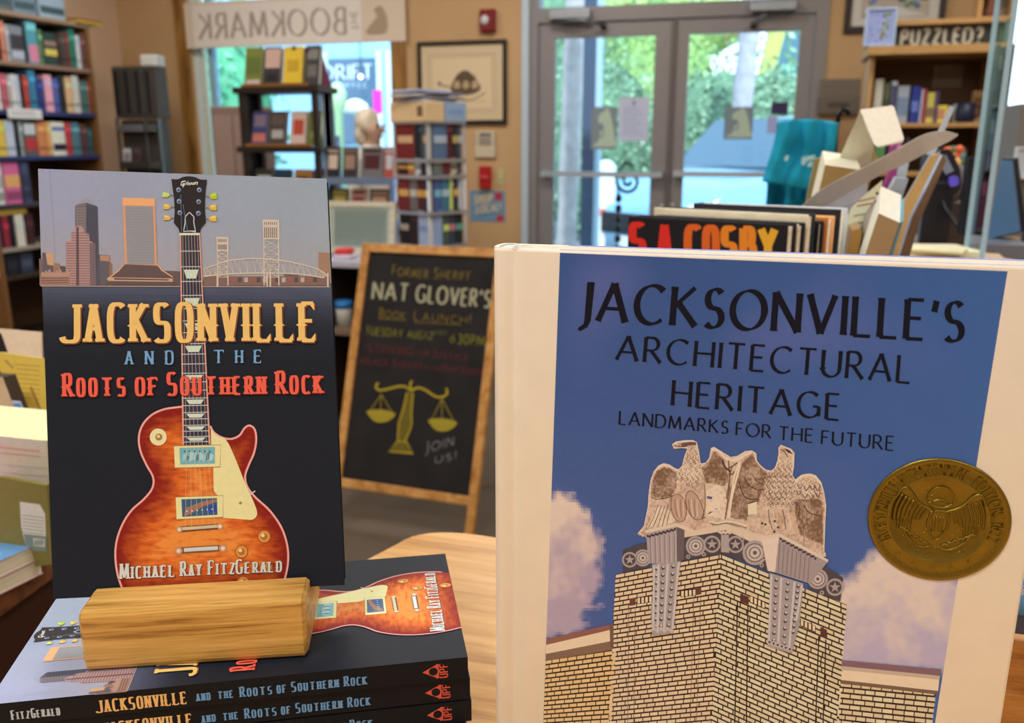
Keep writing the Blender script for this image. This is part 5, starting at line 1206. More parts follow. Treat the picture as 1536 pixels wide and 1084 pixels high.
b = MB(); b.lathe([(.16, 0), (.16, .02), (.03, .05), (.015, .06), (.015, .1)], WC, 20, Matrix.Translation((SW / 2, SW / 2, 0))); b.build('base', METAL(), spn)
tiers = [(1, .165, [((132, 30, 28), .5, (222, 160, 96)), ((30, 30, 32), .12, None), ((44, 62, 60), .1, None), ((84, 84, 70), .12, (214, 150, 60))], [((82, 104, 124), .44, (205, 205, 200)), ((96, 34, 34), .14, None), ((52, 40, 36), .16, (200, 160, 60)), ((70, 72, 80), .14, (180, 170, 150))]),
         (2, .075, [((40, 30, 30), .3, (214, 130, 50)), ((190, 100, 40), .2, (235, 180, 60)), ((214, 204, 184), .18, (120, 120, 120)), ((36, 36, 38), .2, None)], [((110, 108, 92), .3, None), ((112, 30, 34), .26, None), ((190, 160, 120), .2, (90, 80, 70)), ((70, 70, 60), .16, None)]),
         (3, .158, [((124, 30, 30), .34, (226, 150, 60)), ((110, 96, 84), .2, (190, 176, 150)), ((90, 26, 28), .16, (226, 150, 60)), ((60, 40, 44), .16, (226, 160, 60))], [((70, 84, 128), .22, (120, 180, 180)), ((60, 110, 120), .24, (205, 214, 200)), ((206, 204, 90), .1, None), ((60, 52, 46), .16, (226, 160, 60)), ((222, 214, 200), .12, None)]),
         (4, .15, [((40, 32, 30), .3, (200, 160, 120)), ((52, 26, 26), .26, None), ((190, 196, 206), .3, (120, 130, 160))], [((150, 160, 180), .2, None), ((70, 84, 60), .16, (206, 204, 90)), ((60, 60, 72), .14, (210, 100, 110)), ((34, 44, 36), .2, (90, 150, 110))])]
cnt = 0
for k, h, lf, rf in tiers:
    z = zl[k]
    for side, lst in ((0, lf), (1, rf)):
        t = .034 if side else 0
        tot = sum(e[1] for e in lst); FW_ = SW - (.042 if side else .008)
        for i, (c, f_, c2) in enumerate(lst):
            w_ = f_ / tot * FW_ - .002; bands = [(.08, .42, .92, .6, c2)] if c2 else [(.1, .7, .9, .78, shade(c, 1.5))]
            M_ = SM @ (TM(.004 + t, .006, z) if side else TM(.006, SW - .004 - t, z, -pi / 2))
            book(f"{cname(c)} book, {ORD[i]} on the {('left', 'right')[side]} face, {ORD[k - 1]} tier of wire spinner", M_, w_, h, .085 if side else (.026 if i == len(lst) - 1 else .07), c, 'books in the wire spinner', bands)
            t += f_ / tot * FW_
# boxes and magazines on top of the spinner
b = MB(); b.rbox(0, 0, 0, .1, SW + .02, .078, pc(222, 176, 118), .003); b.box(-.0008, .02, .02, 0, .05, .06, pc(120, 84, 60)); o = b.build('book_box', PAPER()); o.matrix_world = SM @ TM(-.012, -.01, zl[0]); tag(o, 'cream boxed set on the left top of the wire spinner', 'box')
b = MB(); b.rbox(0, 0, 0, .12, .2, .078, pc(206, 214, 222), .003); b.box(.02, -.0008, .03, .1, 0, .05, pc(150, 176, 196)); o = b.build('book_box', PAPER()); o.matrix_world = SM @ TM(.092, -.01, zl[0]); tag(o, 'white boxed set with pale blue print on the right top of the wire spinner', 'box')
for i, (c, dx, rz) in enumerate((((196, 190, 190), -.01, .1), ((130, 116, 104), .01, -.05), ((206, 186, 164), -.03, .2), ((120, 110, 116), .0, -.1), ((206, 200, 196), -.02, .15))):
    b = MB(); b.rbox(0, 0, 0, .2, .15, .0085, pc(*c), .001); o = b.build('magazine', PAPER()); o.matrix_world = SM @ TM(dx, .01, zl[0] + .079 + i * .0092, rz); tag(o, f"{cname(c)} magazine lying {('lowest', 'second', 'third', 'fourth', 'topmost')[i]} in the pile on the wire spinner", 'magazine', 'magazines on the wire spinner')

# ---------------------------------------------------------------- low shelf with picture, cup and red box, behind the chalkboard
KY = 3.1; z1_, z2_ = aty(510, 392, KY).z, aty(510, 494, KY).z; q0, q1 = aty(478, 392, KY), aty(545, 392, KY)
ks = thing('low_shelf', 'low shelf unit with pale top behind the chalkboard sign', 'shelf', TM(q0.x, KY, 0)); w_ = q1.x - q0.x
for z, c in ((z1_, (176, 160, 150)), (z2_, (120, 90, 66)), (.12, (60, 36, 22))): b = MB(); b.rbox(0, 0, z - .025, w_, .4, z, pc(*c), .003); b.build('shelf', WOOD(), ks)
for x in (0, w_ - .02): b = MB(); b.box(x, 0.02, 0, x + .02, .4, z1_ - .025, pc(60, 36, 22)); b.build('side_panel', WOOD(), ks)
b = MB(); b.box(.02, .385, 0, w_ - .02, .395, z1_ - .025, pc(150, 146, 128)); b.build('back_panel', WOOD(), ks)
def picture(label, x, y, z, w, h, fr, fcol, matc, art=None, name='framed_picture', lean=0, fd=.02, mt=.05, cat='picture', inner=None):
    t = thing(name, label, cat, TM(x, y, z, 0, -lean)); b = MB()
    b.box(0, 0, 0, w, fd, fr, fcol); b.box(0, 0, h - fr, w, fd, h, fcol); b.box(0, 0, fr, fr, fd, h - fr, fcol); b.box(w - fr, 0, fr, w, fd, h - fr, fcol); b.build('picture_frame', WOOD(), t)
    b = MB(); b.box(fr, fd * .45, fr, w - fr, fd * .8, h - fr, matc); b.build('mount_board', PAPER(), t)
    if art: art.mb(lambda u, v: (u * w, v * h)).build('printed_image', PRINT(), t, TM(0, fd * .44, 0, 0, pi / 2))
    return t
a = Art(); a.poly([(.12, .15), (.88, .15), (.88, .86), (.12, .86)], pc(132, 134, 112), 1)
for k in range(14): a.line(smooth_line([(.14 + .05 * k, .2 + random.random() * .1), (.16 + .05 * k, .5), (.13 + .055 * k, .8)], 3), .012, pc(104, 106, 84), 2)
pp = aty(500, 392, KY + .2); picture('cream framed landscape print propped on the low shelf behind the chalkboard', pp.x - .05, KY + .22, z1_ + .001, .32, .22, .022, pc(206, 184, 146), pc(176, 170, 140), a, lean=radians(8))
pp = aty(498, 386, KY + .05); b = MB(); b.rbox(0, 0, 0, .075, .08, .018, pc(224, 190, 176), .006); b.rbox(.003, .003, .018, .07, .075, .042, pc(206, 44, 40), .014); o = b.build('red_tin', PLASTIC()); o.matrix_world = TM(pp.x, KY + .05, z1_ + .001); tag(o, 'red lidded tin on the pale top of the low shelf', 'tin')
pp = aty(504, 494, KY + .06); t = thing('paper_cup', 'white cup with a blue lid on the lower board of the low shelf', 'cup', TM(pp.x + .03, KY + .08, z2_))
b = MB(); b.lathe([(.03, .001), (.036, .07), (.036, .075)], pc(226, 206, 176), 20); b.build('cup_body', PAPER(), t); b = MB(); b.lathe([(.038, .075), (.038, .1), (.03, .106), (0, .106)], pc(44, 110, 150), 20); b.build('cup_lid', PLASTIC(), t)

# ---------------------------------------------------------------- chalkboard A-frame
foot_ = atz(697, 822, 0.0); a_ = radians(-3.5); exb = Vector((cos(a_), sin(a_), 0)); aw = Vector((-sin(a_), cos(a_), 0)); ln_ = radians(19)
FA = Frame(foot_, exb, aw * sin(ln_) + Vector((0, 0, 1)) * cos(ln_))
ab = thing('chalkboard_sign', 'wooden A-frame chalkboard sign announcing a book launch in coloured chalk', 'sign', FA.m)
OAK = grain_mat('oak_frame', pc(150, 90, 34), pc(182, 116, 50), pc(204, 140, 70), 4, str_=(6, 6, 1))
i0, i1, i2, i3 = FA.px(517.7, 716.7), FA.px(708, 745.4), FA.px(739, 387), FA.px(548.7, 376.6)   # BL BR TR TL
fxl, fxr = (i0[0] + i3[0]) / 2, (i1[0] + i2[0]) / 2; fyb, fyt = (i0[1] + i1[1]) / 2, (i2[1] + i3[1]) / 2; fw_ = .03
for nm, bx in (('stile', (fxl - fw_, 0, fxl, fyt + fw_)), ('stile', (fxr, 0, fxr + fw_, fyt + fw_)), ('rail', (fxl, fyt, fxr, fyt + fw_)), ('rail', (fxl, fyb - fw_, fxr, fyb))):
    b = MB(); b.rbox(bx[0], bx[1], -.02, bx[2], bx[3], 0.004, (1, 1, 1), .003); b.build(nm, OAK, ab)
b = MB(); b.box(fxl, fyb, -.012, fxr, fyt, -.006, pc(36, 30, 26)); b.build('blackboard', mat('blackboard', .75, 0, 10, .25, 0, .2), ab)
# rear frame hinged at the top
rb = ab.matrix_world.inverted() @ Matrix.Translation(foot_ + aw * 0)
top_w = FA.m @ Vector((0, fyt + fw_ - .01, -.02))
for x in (fxl - fw_, fxr):
    t0 = Vector((x, fyt + fw_ - .01, -.024)); foot_w = FA.m @ Vector((x, 0, 0)) + aw * .62; foot_w.z = .0; f0 = FA.m.inverted() @ foot_w
    b = MB()
    for k in range(1): 
        d = (f0 - t0); u = Vector((1, 0, 0)); v = d.cross(u).normalized() * .02
        vs = [t0, t0 + u * fw_, t0 + u * fw_ + v, t0 + v]; vs += [p + d for p in vs]
        b.add(vs, [(0, 1, 2, 3), (7, 6, 5, 4), (0, 4, 5, 1), (1, 5, 6, 2), (2, 6, 7, 3), (3, 7, 4, 0)], (1, 1, 1))
    b.build('rear_leg', OAK, ab)
ZC = lambda x, y: (500 + x / 2.2577, 350 + y / 2.2583)
CH = Art(); random.seed(5)
def ct_(s, x0, y0, x1, y1, h, c, sty='chalk', sl=.0): CH.text(s, ZC(x0, y0), ZC(x1, y1), ZC(x0 + h * .1 + sl * h, y0 - h), ZC(x1 + h * .1 + sl * h, y1 - h), c, sty, 2)
GOL, CRM, YEL, RDC, WHC = pc(112, 86, 32), pc(158, 140, 100), pc(118, 104, 26), pc(96, 36, 28), pc(116, 106, 92)
ct_('Former', 196, 140, 318, 152, 34, GOL); ct_('Sheriff', 338, 150, 462, 158, 34, GOL)
ct_('NAT', 128, 220, 250, 228, 56, CRM, 'sans'); ct_("GLOVER'S", 276, 230, 528, 250, 56, CRM, 'sans')
ct_('Book', 152, 282, 240, 290, 30, GOL); ct_('Launch!', 270, 292, 462, 306, 32, GOL)
CH.line(zz(ZC, (152, 288), (245, 293)), 1.2, GOL); CH.line(zz(ZC, (272, 300), (430, 308)), 1.2, GOL)
ct_('TUESDAY', 106, 340, 232, 352, 26, YEL); ct_('AUG', 248, 352, 300, 356, 24, YEL); ct_('12', 306, 356, 336, 358, 24, YEL); ct_('ND', 342, 340, 380, 342, 12, YEL); ct_('6', 392, 366, 408, 368, 26, YEL); ct_('30PM', 418, 372, 508, 380, 32, YEL)
ct_('"STRIVING', 104, 400, 268, 412, 26, RDC); ct_('for', 282, 412, 320, 414, 20, RDC); ct_('Justice', 336, 416, 452, 432, 26, RDC)
ct_('A', 84, 440, 98, 442, 22, RDC); ct_('BLACK', 104, 442, 182, 448, 22, RDC); ct_('Sheriff', 198, 450, 300, 460, 24, RDC); ct_('in the', 308, 460, 358, 464, 16, RDC); ct_('Deep', 364, 466, 418, 470, 22, RDC); ct_('South"', 428, 472, 512, 482, 24, RDC)
YG = pc(164, 130, 28); YD = pc(100, 80, 22)
CH.line(zz(ZC, *smooth_line([(150, 505), (142, 518), (152, 530), (175, 528), (215, 518), (240, 518), (262, 530), (285, 522), (310, 530), (345, 552), (370, 552), (384, 540), (380, 524)], 5)), 3.4, YG)
CH.line(zz(ZC, *smooth_line([(265, 498), (258, 510), (263, 530)], 3)), 3, YG)
CH.poly(zz(ZC, (246, 535), (268, 535), (266, 600), (258, 650), (240, 705), (214, 702), (216, 650), (228, 600)), YD, 1)
for q in ([(246, 540), (234, 600), (220, 640), (216, 702)], [(268, 540), (262, 610), (262, 650), (240, 705)]): CH.line(zz(ZC, *smooth_line(q, 4)), 2.2, YG)
CH.poly(zz(ZC, (212, 706), (244, 708), (268, 745), (186, 738)), YD, 1); CH.line(zz(ZC, (214, 704), (246, 706), (268, 744), (186, 738), (214, 704)), 2, YG)
for cx, cy, tx, ty in ((157, 618, 160, 545), (366, 648, 366, 560)):
    CH.poly(zz(ZC, *smooth_line([(cx - 44, cy - 16), (cx, cy - 22), (cx + 46, cy - 10), (cx + 20, cy + 16), (cx - 18, cy + 16)], 4, True)), pc(150, 124, 34), 1)
    CH.line(zz(ZC, *smooth_line([(cx - 46, cy - 16), (cx, cy - 8), (cx + 48, cy - 8), (cx + 22, cy + 16), (cx - 18, cy + 16), (cx - 46, cy - 16)], 4)), 2.2, YG)
    for dx in (-36, 0, 38): CH.line(zz(ZC, (tx, ty), (cx + dx, cy - 16)), .9, YG)
ct_('Join', 312, 742, 404, 716, 36, WHC); ct_('us!', 342, 778, 412, 766, 30, WHC)
CH.mb(FA.px, z0=-.0055, dz=.0004).build('chalk_writing', mat('chalk', .95, 0, 700, .35), ab)

# ---------------------------------------------------------------- things on the front wall
def wpx(x, y, dy=0): return aty(x, y, D - dy)
q0, q1 = wpx(722, 49), wpx(745, 14); t = thing('fire_strobe', 'dark red fire alarm strobe high on the wall above the framed ship print', 'alarm', TM(q0.x, D, q0.z))
w_, h_ = q1.x - q0.x, q1.z - q0.z; b = MB(); b.rbox(0, -h_, -.045, w_, 0, 0, pc(112, 16, 20), .008, Matrix.Rotation(-pi / 2, 4, 'X') @ Matrix.Identity(4)); b.v = [(x, y, z) for x, y, z in b.v]; 
b = MB(); b.rbox(0, -.045, 0, w_, 0, h_, pc(112, 16, 20), .01); b.build('housing', PLASTIC(), t); b = MB(); b.blob((w_ * .38, -.05, h_ * .5), (.028, .016, .03), pc(190, 170, 150), 0, 0); b.build('strobe_lens', PLASTIC(), t)
q0, q1 = wpx(630, 187), wpx(761, 59); w_, h_ = q1.x - q0.x, q1.z - q0.z
a = Art(); SEP = pc(96, 70, 46); a.poly([(.06, .06), (.94, .06), (.94, .94), (.06, .94)], pc(198, 160, 112), 0); a.poly([(.14, .17), (.86, .17), (.86, .83), (.14, .83)], pc(206, 168, 118), 1)
for r in ((.13, .16, .87, .84), (.16, .19, .84, .81)): a.line([(r[0], r[1]), (r[2], r[1]), (r[2], r[3]), (r[0], r[3]), (r[0], r[1])], .006, pc(130, 96, 60), 2)
a.poly(smooth_line([(.37, .42), (.4, .52), (.47, .62), (.54, .65), (.6, .62), (.67, .53), (.71, .42), (.6, .36), (.45, .36)], 4, True), SEP, 3)
for k in range(3): a.poly(smooth_line([(.41 + k * .1, .44), (.42 + k * .1, .52), (.47 + k * .1, .52), (.475 + k * .1, .44)], 3, True), pc(186, 146, 98), 4)
for k in range(8): a.line([(.42 + k * .033, .38), (.44 + k * .03, .6)], .006, pc(60, 42, 28), 5)
a.line(smooth_line([(.36, .4), (.5, .3), (.62, .3), (.76, .38)], 4), .012, SEP, 4); a.line([(.24, .48), (.36, .46)], .02, pc(130, 100, 66), 3); a.circle(.245, .5, .02, pc(120, 90, 60), 4, .025)
for k in range(12): a.line([(.48 + k * .025, .34 - k * .004), (.5 + k * .026, .26)], .005, pc(166, 130, 88), 3)
picture('black framed sepia print of a round ship on the wall left of the door', q0.x, D - .022, q0.z, w_, h_, .026, pc(26, 20, 14), pc(206, 170, 120), a)
q0, q1 = wpx(714, 236), wpx(744, 197); w_, h_ = q1.x - q0.x, q1.z - q0.z; t = thing('alarm_keypad', 'beige alarm keypad on the wall under the framed ship print', 'keypad', TM(q0.x, D, q0.z))
b = MB(); b.rbox(.0, -.022, 0, w_, 0, h_ * .42, pc(190, 160, 118), .004); b.rbox(.004, -.02, h_ * .42, w_ - .004, 0, h_, pc(184, 156, 118), .004); b.build('housing', PLASTIC(), t)
b = MB(); b.box(w_ * .24, -.022, h_ * .82, w_ * .8, -.019, h_ * .93, pc(88, 84, 74)); b.build('display', PLASTIC(), t)
for r in range(3):
    for k in range(4): b = MB(); b.rbox(w_ * (.22 + k * .15), -.024, h_ * (.5 + r * .1), w_ * (.33 + k * .15), -.019, h_ * (.57 + r * .1), pc(130, 108, 84), .001); b.build('key', PLASTIC(), t)
q0, q1 = wpx(721, 282), wpx(738, 249); w_, h_ = q1.x - q0.x, q1.z - q0.z; t = thing('fire_pull_station', 'red fire pull station on the wall under the keypad', 'alarm', TM(q0.x, D, q0.z))
b = MB(); b.rbox(0, -.035, 0, w_, 0, h_, pc(160, 24, 20), .006); b.build('housing', PLASTIC(), t); b = MB(); b.rbox(.012, -.046, h_ * .42, w_ - .012, -.03, h_ * .58, pc(190, 60, 50), .003); b.build('pull_handle', PLASTIC(), t)
q0, q1 = wpx(746, 278), wpx(757, 253); w_, h_ = q1.x - q0.x, q1.z - q0.z; t = thing('light_switch', 'pale green wall switch plate right of the red pull station', 'switch', TM(q0.x, D, q0.z)); b = MB(); b.rbox(0, -.006, 0, w_, 0, h_, pc(176, 150, 92), .002); b.build('switch_plate', PLASTIC(), t); b = MB(); b.box(w_ * .35, -.014, h_ * .4, w_ * .65, -.006, h_ * .6, pc(190, 168, 110)); b.build('toggle', PLASTIC(), t)
q0, q1 = wpx(705, 332), wpx(758, 286); w_, h_ = q1.x - q0.x, q1.z - q0.z
b = MB(); b.box(0, -.002, 0, w_, 0, h_, pc(104, 122, 124)); o = b.build('wall_poster', PAPER()); o.matrix_world = TM(q0.x, D, q0.z); tag(o, 'blue poster with slanted lettering and red spots low on the wall left of the door', 'poster')
a = Art(); a.text('SHOP', (.12, .56), (.66, .66), (.14, .84), (.64, .92), pc(186, 152, 110), 'fat', 2); a.text('LOCAL!', (.18, .26), (.88, .38), (.2, .5), (.88, .62), pc(186, 152, 110), 'fat', 2); a.line([(.16, .48), (.7, .62)], .02, pc(70, 70, 76), 1); a.line([(.2, .18), (.9, .33)], .02, pc(70, 70, 76), 1); a.poly([(.7, .7), (.9, .7), (.92, .95), (.72, .93)], pc(166, 44, 46), 2); a.poly(smooth_line([(.74, .04), (.93, .04), (.95, .2), (.8, .22)], 4, True), pc(170, 50, 50), 2)
a.mb(lambda u, v: (u * w_, v * h_)).build('poster_print', PRINT(), o, TM(0, -.0021, 0, 0, pi / 2))
q0, q1 = wpx(1225, 172), wpx(1292, 118); w_, h_ = q1.x - q0.x, q1.z - q0.z; t = thing('wall_file_holder', 'grey brown wall pocket right of the door', 'wall pocket', TM(q0.x, D, q0.z))
b = MB(); b.rbox(0, -.035, 0, w_, 0, h_ * .52, pc(104, 84, 64), .004); b.rbox(.004, -.02, h_ * .52, w_ - .004, 0, h_, pc(112, 92, 70), .003); b.build('pocket', PLASTIC(), t); b = MB(); b.box(w_ * .25, -.037, h_ * .2, w_ * .75, -.035, h_ * .34, pc(84, 66, 50)); b.build('pocket_label', PAPER(), t)

# decals and notices on the door glass
def decal(name, label, x0, y0, x1, y1, c, kind):
    q0, q1 = wpx(x0, y1, -.028), wpx(x1, y0, -.028); w_, h_ = q1.x - q0.x, q1.z - q0.z
    b = MB(); b.box(0, 0, 0, w_, .0015, h_, c); o = b.build(name, PAPER()); o.matrix_world = TM(q0.x, D + .0275, q0.z); tag(o, label, 'notice')
    a = Art()
    if kind == 'wave':
        a.poly(smooth_line([(.1, .08), (.3, .2), (.36, .42), (.5, .5), (.42, .62), (.28, .62), (.3, .8), (.5, .9), (.66, .96), (.84, .6), (.92, .3), (.95, .08)], 4, True), pc(168, 168, 132), 1); a.line(smooth_line([(.3, .36), (.42, .3), (.5, .38), (.44, .48), (.36, .46)], 4), .04, pc(110, 112, 104), 2)
    elif kind == 'text':
        a.circle(.5, .88, .06, pc(120, 120, 130), 1)
        for k in range(9): a.line([(.14, .76 - k * .075), (.14 + .7 * (.7 + .3 * ((k * 7) % 3) / 2), .76 - k * .075)], .018, pc(136, 134, 146), 1)
    a.mb(lambda u, v: (u * w_, v * h_)).build('decal_print', PRINT(), o, TM(0, -.0001, 0, 0, pi / 2)); return o
decal('door_decal', 'grey square wave logo decal on the left door glass', 886, 160, 926, 224, pc(122, 122, 112), 'wave')
decal('door_decal', 'grey square wave logo decal on the right door glass', 1085, 160, 1131, 209, pc(120, 122, 112), 'wave')
decal('door_notice', 'white printed notice taped to the left door glass beside the wave decal', 927, 146, 974, 212, pc(184, 172, 166), 'text')
decal('door_sticker', 'small dark sticker near the right edge of the right door glass', 1156, 153, 1183, 172, pc(60, 50, 66), '')
decal('door_sticker', 'small pale pink sticker low on the right door glass', 1150, 174, 1166, 200, pc(170, 160, 176), '')

# ================================================================== RIGHT SIDE: PUZZLE BOOKCASE, COUNTER, CLUTTER
def slab(name, label, cat, pts, Y, th, col, yaw=0, lean=0, m=None, side=None, group=None, art=None, kind=None):
    """a flat-faced thing of real thickness: outline in a turned plane through the point at depth Y"""
    o = aty(*pts[0], Y); a = radians(yaw); aw_ = Vector((-sin(a), cos(a), 0)); l_ = radians(lean)
    fr = Frame(o, (cos(a), sin(a), 0), aw_ * sin(l_) + Vector((0, 0, 1)) * cos(l_)); q = [fr.px(*p) for p in pts]
    if sum(q[i][0] * q[(i + 1) % len(q)][1] - q[(i + 1) % len(q)][0] * q[i][1] for i in range(len(q))) < 0: q.reverse()
    c = pc(*col); sc = pc(*(side or col)); b = MB(); N = len(q)
    vs = [(x, y, -th) for x, y in q] + [(x, y, 0) for x, y in q]
    b.add(vs, [tuple(range(N - 1, -1, -1)), tuple(range(N, 2 * N))] + [(i, (i + 1) % N, N + (i + 1) % N, N + i) for i in range(N)], [c, c] + [sc] * N)
    ob = b.build(name, m or PAPER()); ob.matrix_world = fr.m
    if label: tag(ob, label, cat, group)
    if art:
        a_ = Art(); art(a_); a_.mb(fr.px, z0=.0002, dz=.0001).build('printed_face', PRINT(), ob)
    ob['_f'] = 0; del ob['_f']
    return ob, fr


PY = 4.7; x0 = aty(1303, 120, PY).x; x1 = aty(1500, 120, PY).x
zh1, zh0, zs1, zs2 = aty(1400, 36, PY).z, aty(1400, 75, PY).z, aty(1400, 186, PY).z, aty(1400, 258, PY).z
pz = thing('puzzle_bookcase', 'light brown bookcase with a lettered black sign along its top right of the door', 'bookcase', TM(0, PY, 0))
LB = pc(176, 124, 66); DB_ = pc(84, 46, 20)
for nm, bx, c in [('shelf', (x0 - .0, .0, zh1, x1, .34, zh1 + .022), LB), ('shelf', (x0 - .02, -.07, zh0 - .02, x1, .34, zh0 + .018), LB), ('shelf', (x0 + .02, 0, zs1 - .014, x1 - .02, .33, zs1 + .006), LB), ('shelf', (x0 + .02, 0, zs2 - .02, x1 - .02, .33, zs2), LB), ('shelf', (x0 + .02, 0, .55, x1 - .02, .33, .57), LB), ('shelf', (x0 + .02, 0, .08, x1 - .02, .33, .1), LB),
                  ('side_panel', (x0, 0, 0, x0 + .02, .33, zh0 - .02), LB), ('side_panel', (x1 - .02, 0, 0, x1, .33, zh0 - .02), LB), ('back_panel', (x0, .33, 0, x1, .34, zh1), DB_)]:
    b = MB(); b.box(*bx, c); b.build(nm, WOOD(), pz)
b = MB(); b.box(x0, .03, zh0 + .018, x1, .045, zh1, pc(42, 38, 32)); b.build('sign_board', PAINT(), pz)
a = Art(); xa, xb = aty(1352, 52, PY + .03).x, aty(1474, 52, PY + .03).x; za, zb_ = aty(1400, 66, PY + .03).z, aty(1400, 44, PY + .03).z
a.text('PUZZLED?', (xa, za), (xb, za), (xa, zb_), (xb, zb_), pc(176, 156, 122), 'fat', 2)
a.mb(lambda u, v: (u, v)).build('sign_lettering', PRINT(), pz, TM(0, .0295, 0, 0, pi / 2))
q0, q1 = aty(1398, 132, PY + .32), aty(1446, 98, PY + .32); b = MB(); b.box(0, 0, 0, q1.x - q0.x, .002, q1.z - q0.z, pc(140, 116, 92)); o = b.build('paper_notice', PAPER()); o.matrix_world = TM(q0.x, PY + .327, q0.z)
for k in range(3): m_ = MB(); m_.box(.02, -.0005, .09 - k * .02, .15, 0, .096 - k * .02, pc(100, 80, 62)); m_.build('printed_line', PAPER(), o)
tag(o, 'pale paper notice on the dark back of the puzzle bookcase', 'notice')
for i, (xa, xb, yt, c, bands) in enumerate(((1309, 1322, 121, (196, 176, 140), []), (1323, 1333, 127, (92, 90, 52), [(0, .3, 1, .6, (60, 70, 40))]), (1334, 1343, 124, (190, 190, 180), [(0, .3, 1, .9, (70, 60, 90))]), (1344, 1362, 131, (150, 146, 140), [(.2, .2, .8, .7, (110, 120, 130))]), (1365, 1378, 132, (36, 48, 120), [(.2, .3, .8, .6, (90, 100, 160))]), (1379, 1383, 136, (190, 180, 180), []), (1383, 1388, 136, (180, 50, 60), []), (1389, 1401, 141, (196, 168, 60), [(.2, .2, .8, .5, (130, 90, 60))]), (1402, 1407, 139, (90, 60, 90), []))):
    p0, p1 = aty(xa, 170, PY + .03), aty(xb, 170, PY + .03)
    book(f"{cname(c)} book, {ORD[i]} from the left on the upper shelf of the puzzle bookcase", TM(p0.x, PY + .03, zs1 + .007), p1.x - p0.x - .002, aty(xa, yt, PY + .03).z - zs1, .2, c, 'books on the puzzle bookcase', bands)
for i, (xa, xb, ya, c, nm, d_) in enumerate(((1397, 1421, 158, (226, 186, 70), 'yellow picture puzzle box', .05), (1430, 1450, 156, (190, 184, 160), 'white and green puzzle box', .09), (1456, 1474, 136, (190, 140, 90), 'tan puzzle box', .15))):
    p0, p1 = aty(xa, 170, PY + d_), aty(xb, 170, PY + d_); h_ = aty(xa, ya, PY + d_).z - zs1 - .007; w_ = p1.x - p0.x
    b = MB(); b.rbox(0, 0, 0, w_, .03, h_, pc(*c), .002); b.box(w_ * .15, -.0008, h_ * .2, w_ * .85, 0, h_ * .8, pc(*((190, 130, 80), (110, 116, 90), (150, 100, 60))[i])); o = b.build('puzzle_box', PAPER()); o.matrix_world = TM(p0.x, PY + d_, zs1 + .007); tag(o, f"{nm} on the upper shelf of the puzzle bookcase", 'box')
p0 = aty(1449, 170, PY + .03); t = thing('mug', 'dark blue mug on the upper shelf of the puzzle bookcase', 'mug', TM(p0.x, PY + .05, zs1 + .007))
b = MB(); b.lathe([(.034, 0), (.042, .01), (.042, .09), (.038, .09), (.036, .02), (0, .02)], pc(26, 30, 44), 20); b.build('mug_body', PLASTIC(), t); b = MB(); b.tube([(.04, 0, .075), (.065, 0, .07), (.068, 0, .035), (.04, 0, .02)], .006, pc(26, 30, 44)); b.build('mug_handle', PLASTIC(), t)
for i, (xa, xb, c, yt) in enumerate(((1311, 1328, (90, 130, 70), 206), (1332, 1342, (160, 60, 100), 204), (1343, 1352, (186, 90, 120), 208), (1356, 1364, (60, 44, 40), 206), (1424, 1436, (150, 60, 44), 222), (1438, 1450, (90, 110, 90), 224))):
    p0, p1 = aty(xa, 230, PY + .03), aty(xb, 230, PY + .03)
    book(f"{cname(c)} book, {ORD[i]} from the left on the lower shelf of the puzzle bookcase", TM(p0.x, PY + .03, zs2 + .001), p1.x - p0.x - .002, aty(xa, yt, PY + .03).z - zs2, .2, c, 'lower books on the puzzle bookcase', [(0, .7, 1, .8, shade(c, 1.4))])
# framed card box in front of the header, framed print on the wall, ornament
q0, q1 = aty(1294, 75, PY - .06), aty(1347, 16, PY - .06)
a = Art(); a.poly([(.08, .06), (.92, .06), (.92, .94), (.08, .94)], pc(150, 150, 168), 0)
for k in range(26): a.circle(random.uniform(.12, .6), random.uniform(.12, .85), .04, pc(*random.choice(((190, 180, 190), (120, 110, 150), (170, 150, 170)))), 1 + k * .02, n=7)
for k in range(22): a.circle(.68 + random.uniform(-.13, .13), random.uniform(.1, .85), .05, pc(*random.choice(((70, 84, 50), (110, 90, 50), (150, 150, 110)))), 2 + k * .02, n=7)
picture('white framed flower picture standing at the left end of the puzzle bookcase ledge', q0.x, PY - .06, zh0 + .019, q1.x - q0.x, q1.z - zh0, .012, pc(206, 206, 206), pc(160, 160, 176), a)
q0, q1 = aty(1265, 50, D - .02), aty(1428, -62, D - .02)
a = Art(); a.poly([(.16, .2), (.84, .2), (.84, .8), (.16, .8)], pc(176, 150, 120), 0)
for k in range(40): x_ = random.uniform(.2, .8); a.circle(x_, random.uniform(.24, .5 + .2 * (1 - abs(x_ - .5) * 2)), .035, pc(*random.choice(((70, 96, 60), (96, 120, 84), (120, 130, 90), (150, 90, 70), (110, 110, 150)))), 1 + k * .02, n=7)
a.poly(smooth_line([(.3, .3), (.5, .36), (.7, .28), (.8, .24), (.5, .22)], 4, True), pc(200, 180, 150), 3)
picture('dark framed garden print on the wall above the puzzle bookcase', q0.x, D - .022, q0.z, q1.x - q0.x, q1.z - q0.z, .035, pc(44, 24, 16), pc(196, 176, 146), a)
q0, q1 = aty(1464, 35, PY + .1), aty(1492, -20, PY + .1); t = thing('display_case', 'small wooden display case on top of the puzzle bookcase', 'display case', TM(q0.x, PY + .1, zh1 + .0225)); w_, h_ = q1.x - q0.x + .1, q1.z - zh1
b = MB(); b.box(0, 0, 0, .02, .12, h_, LB); b.box(w_ - .02, 0, 0, w_, .12, h_, LB); b.box(.02, 0, 0, w_ - .02, .12, .015, LB); b.box(.02, 0, h_ - .015, w_ - .02, .12, h_, LB); b.box(.02, .11, .015, w_ - .02, .12, h_ - .015, pc(150, 110, 70)); b.build('case_body', WOOD(), t)
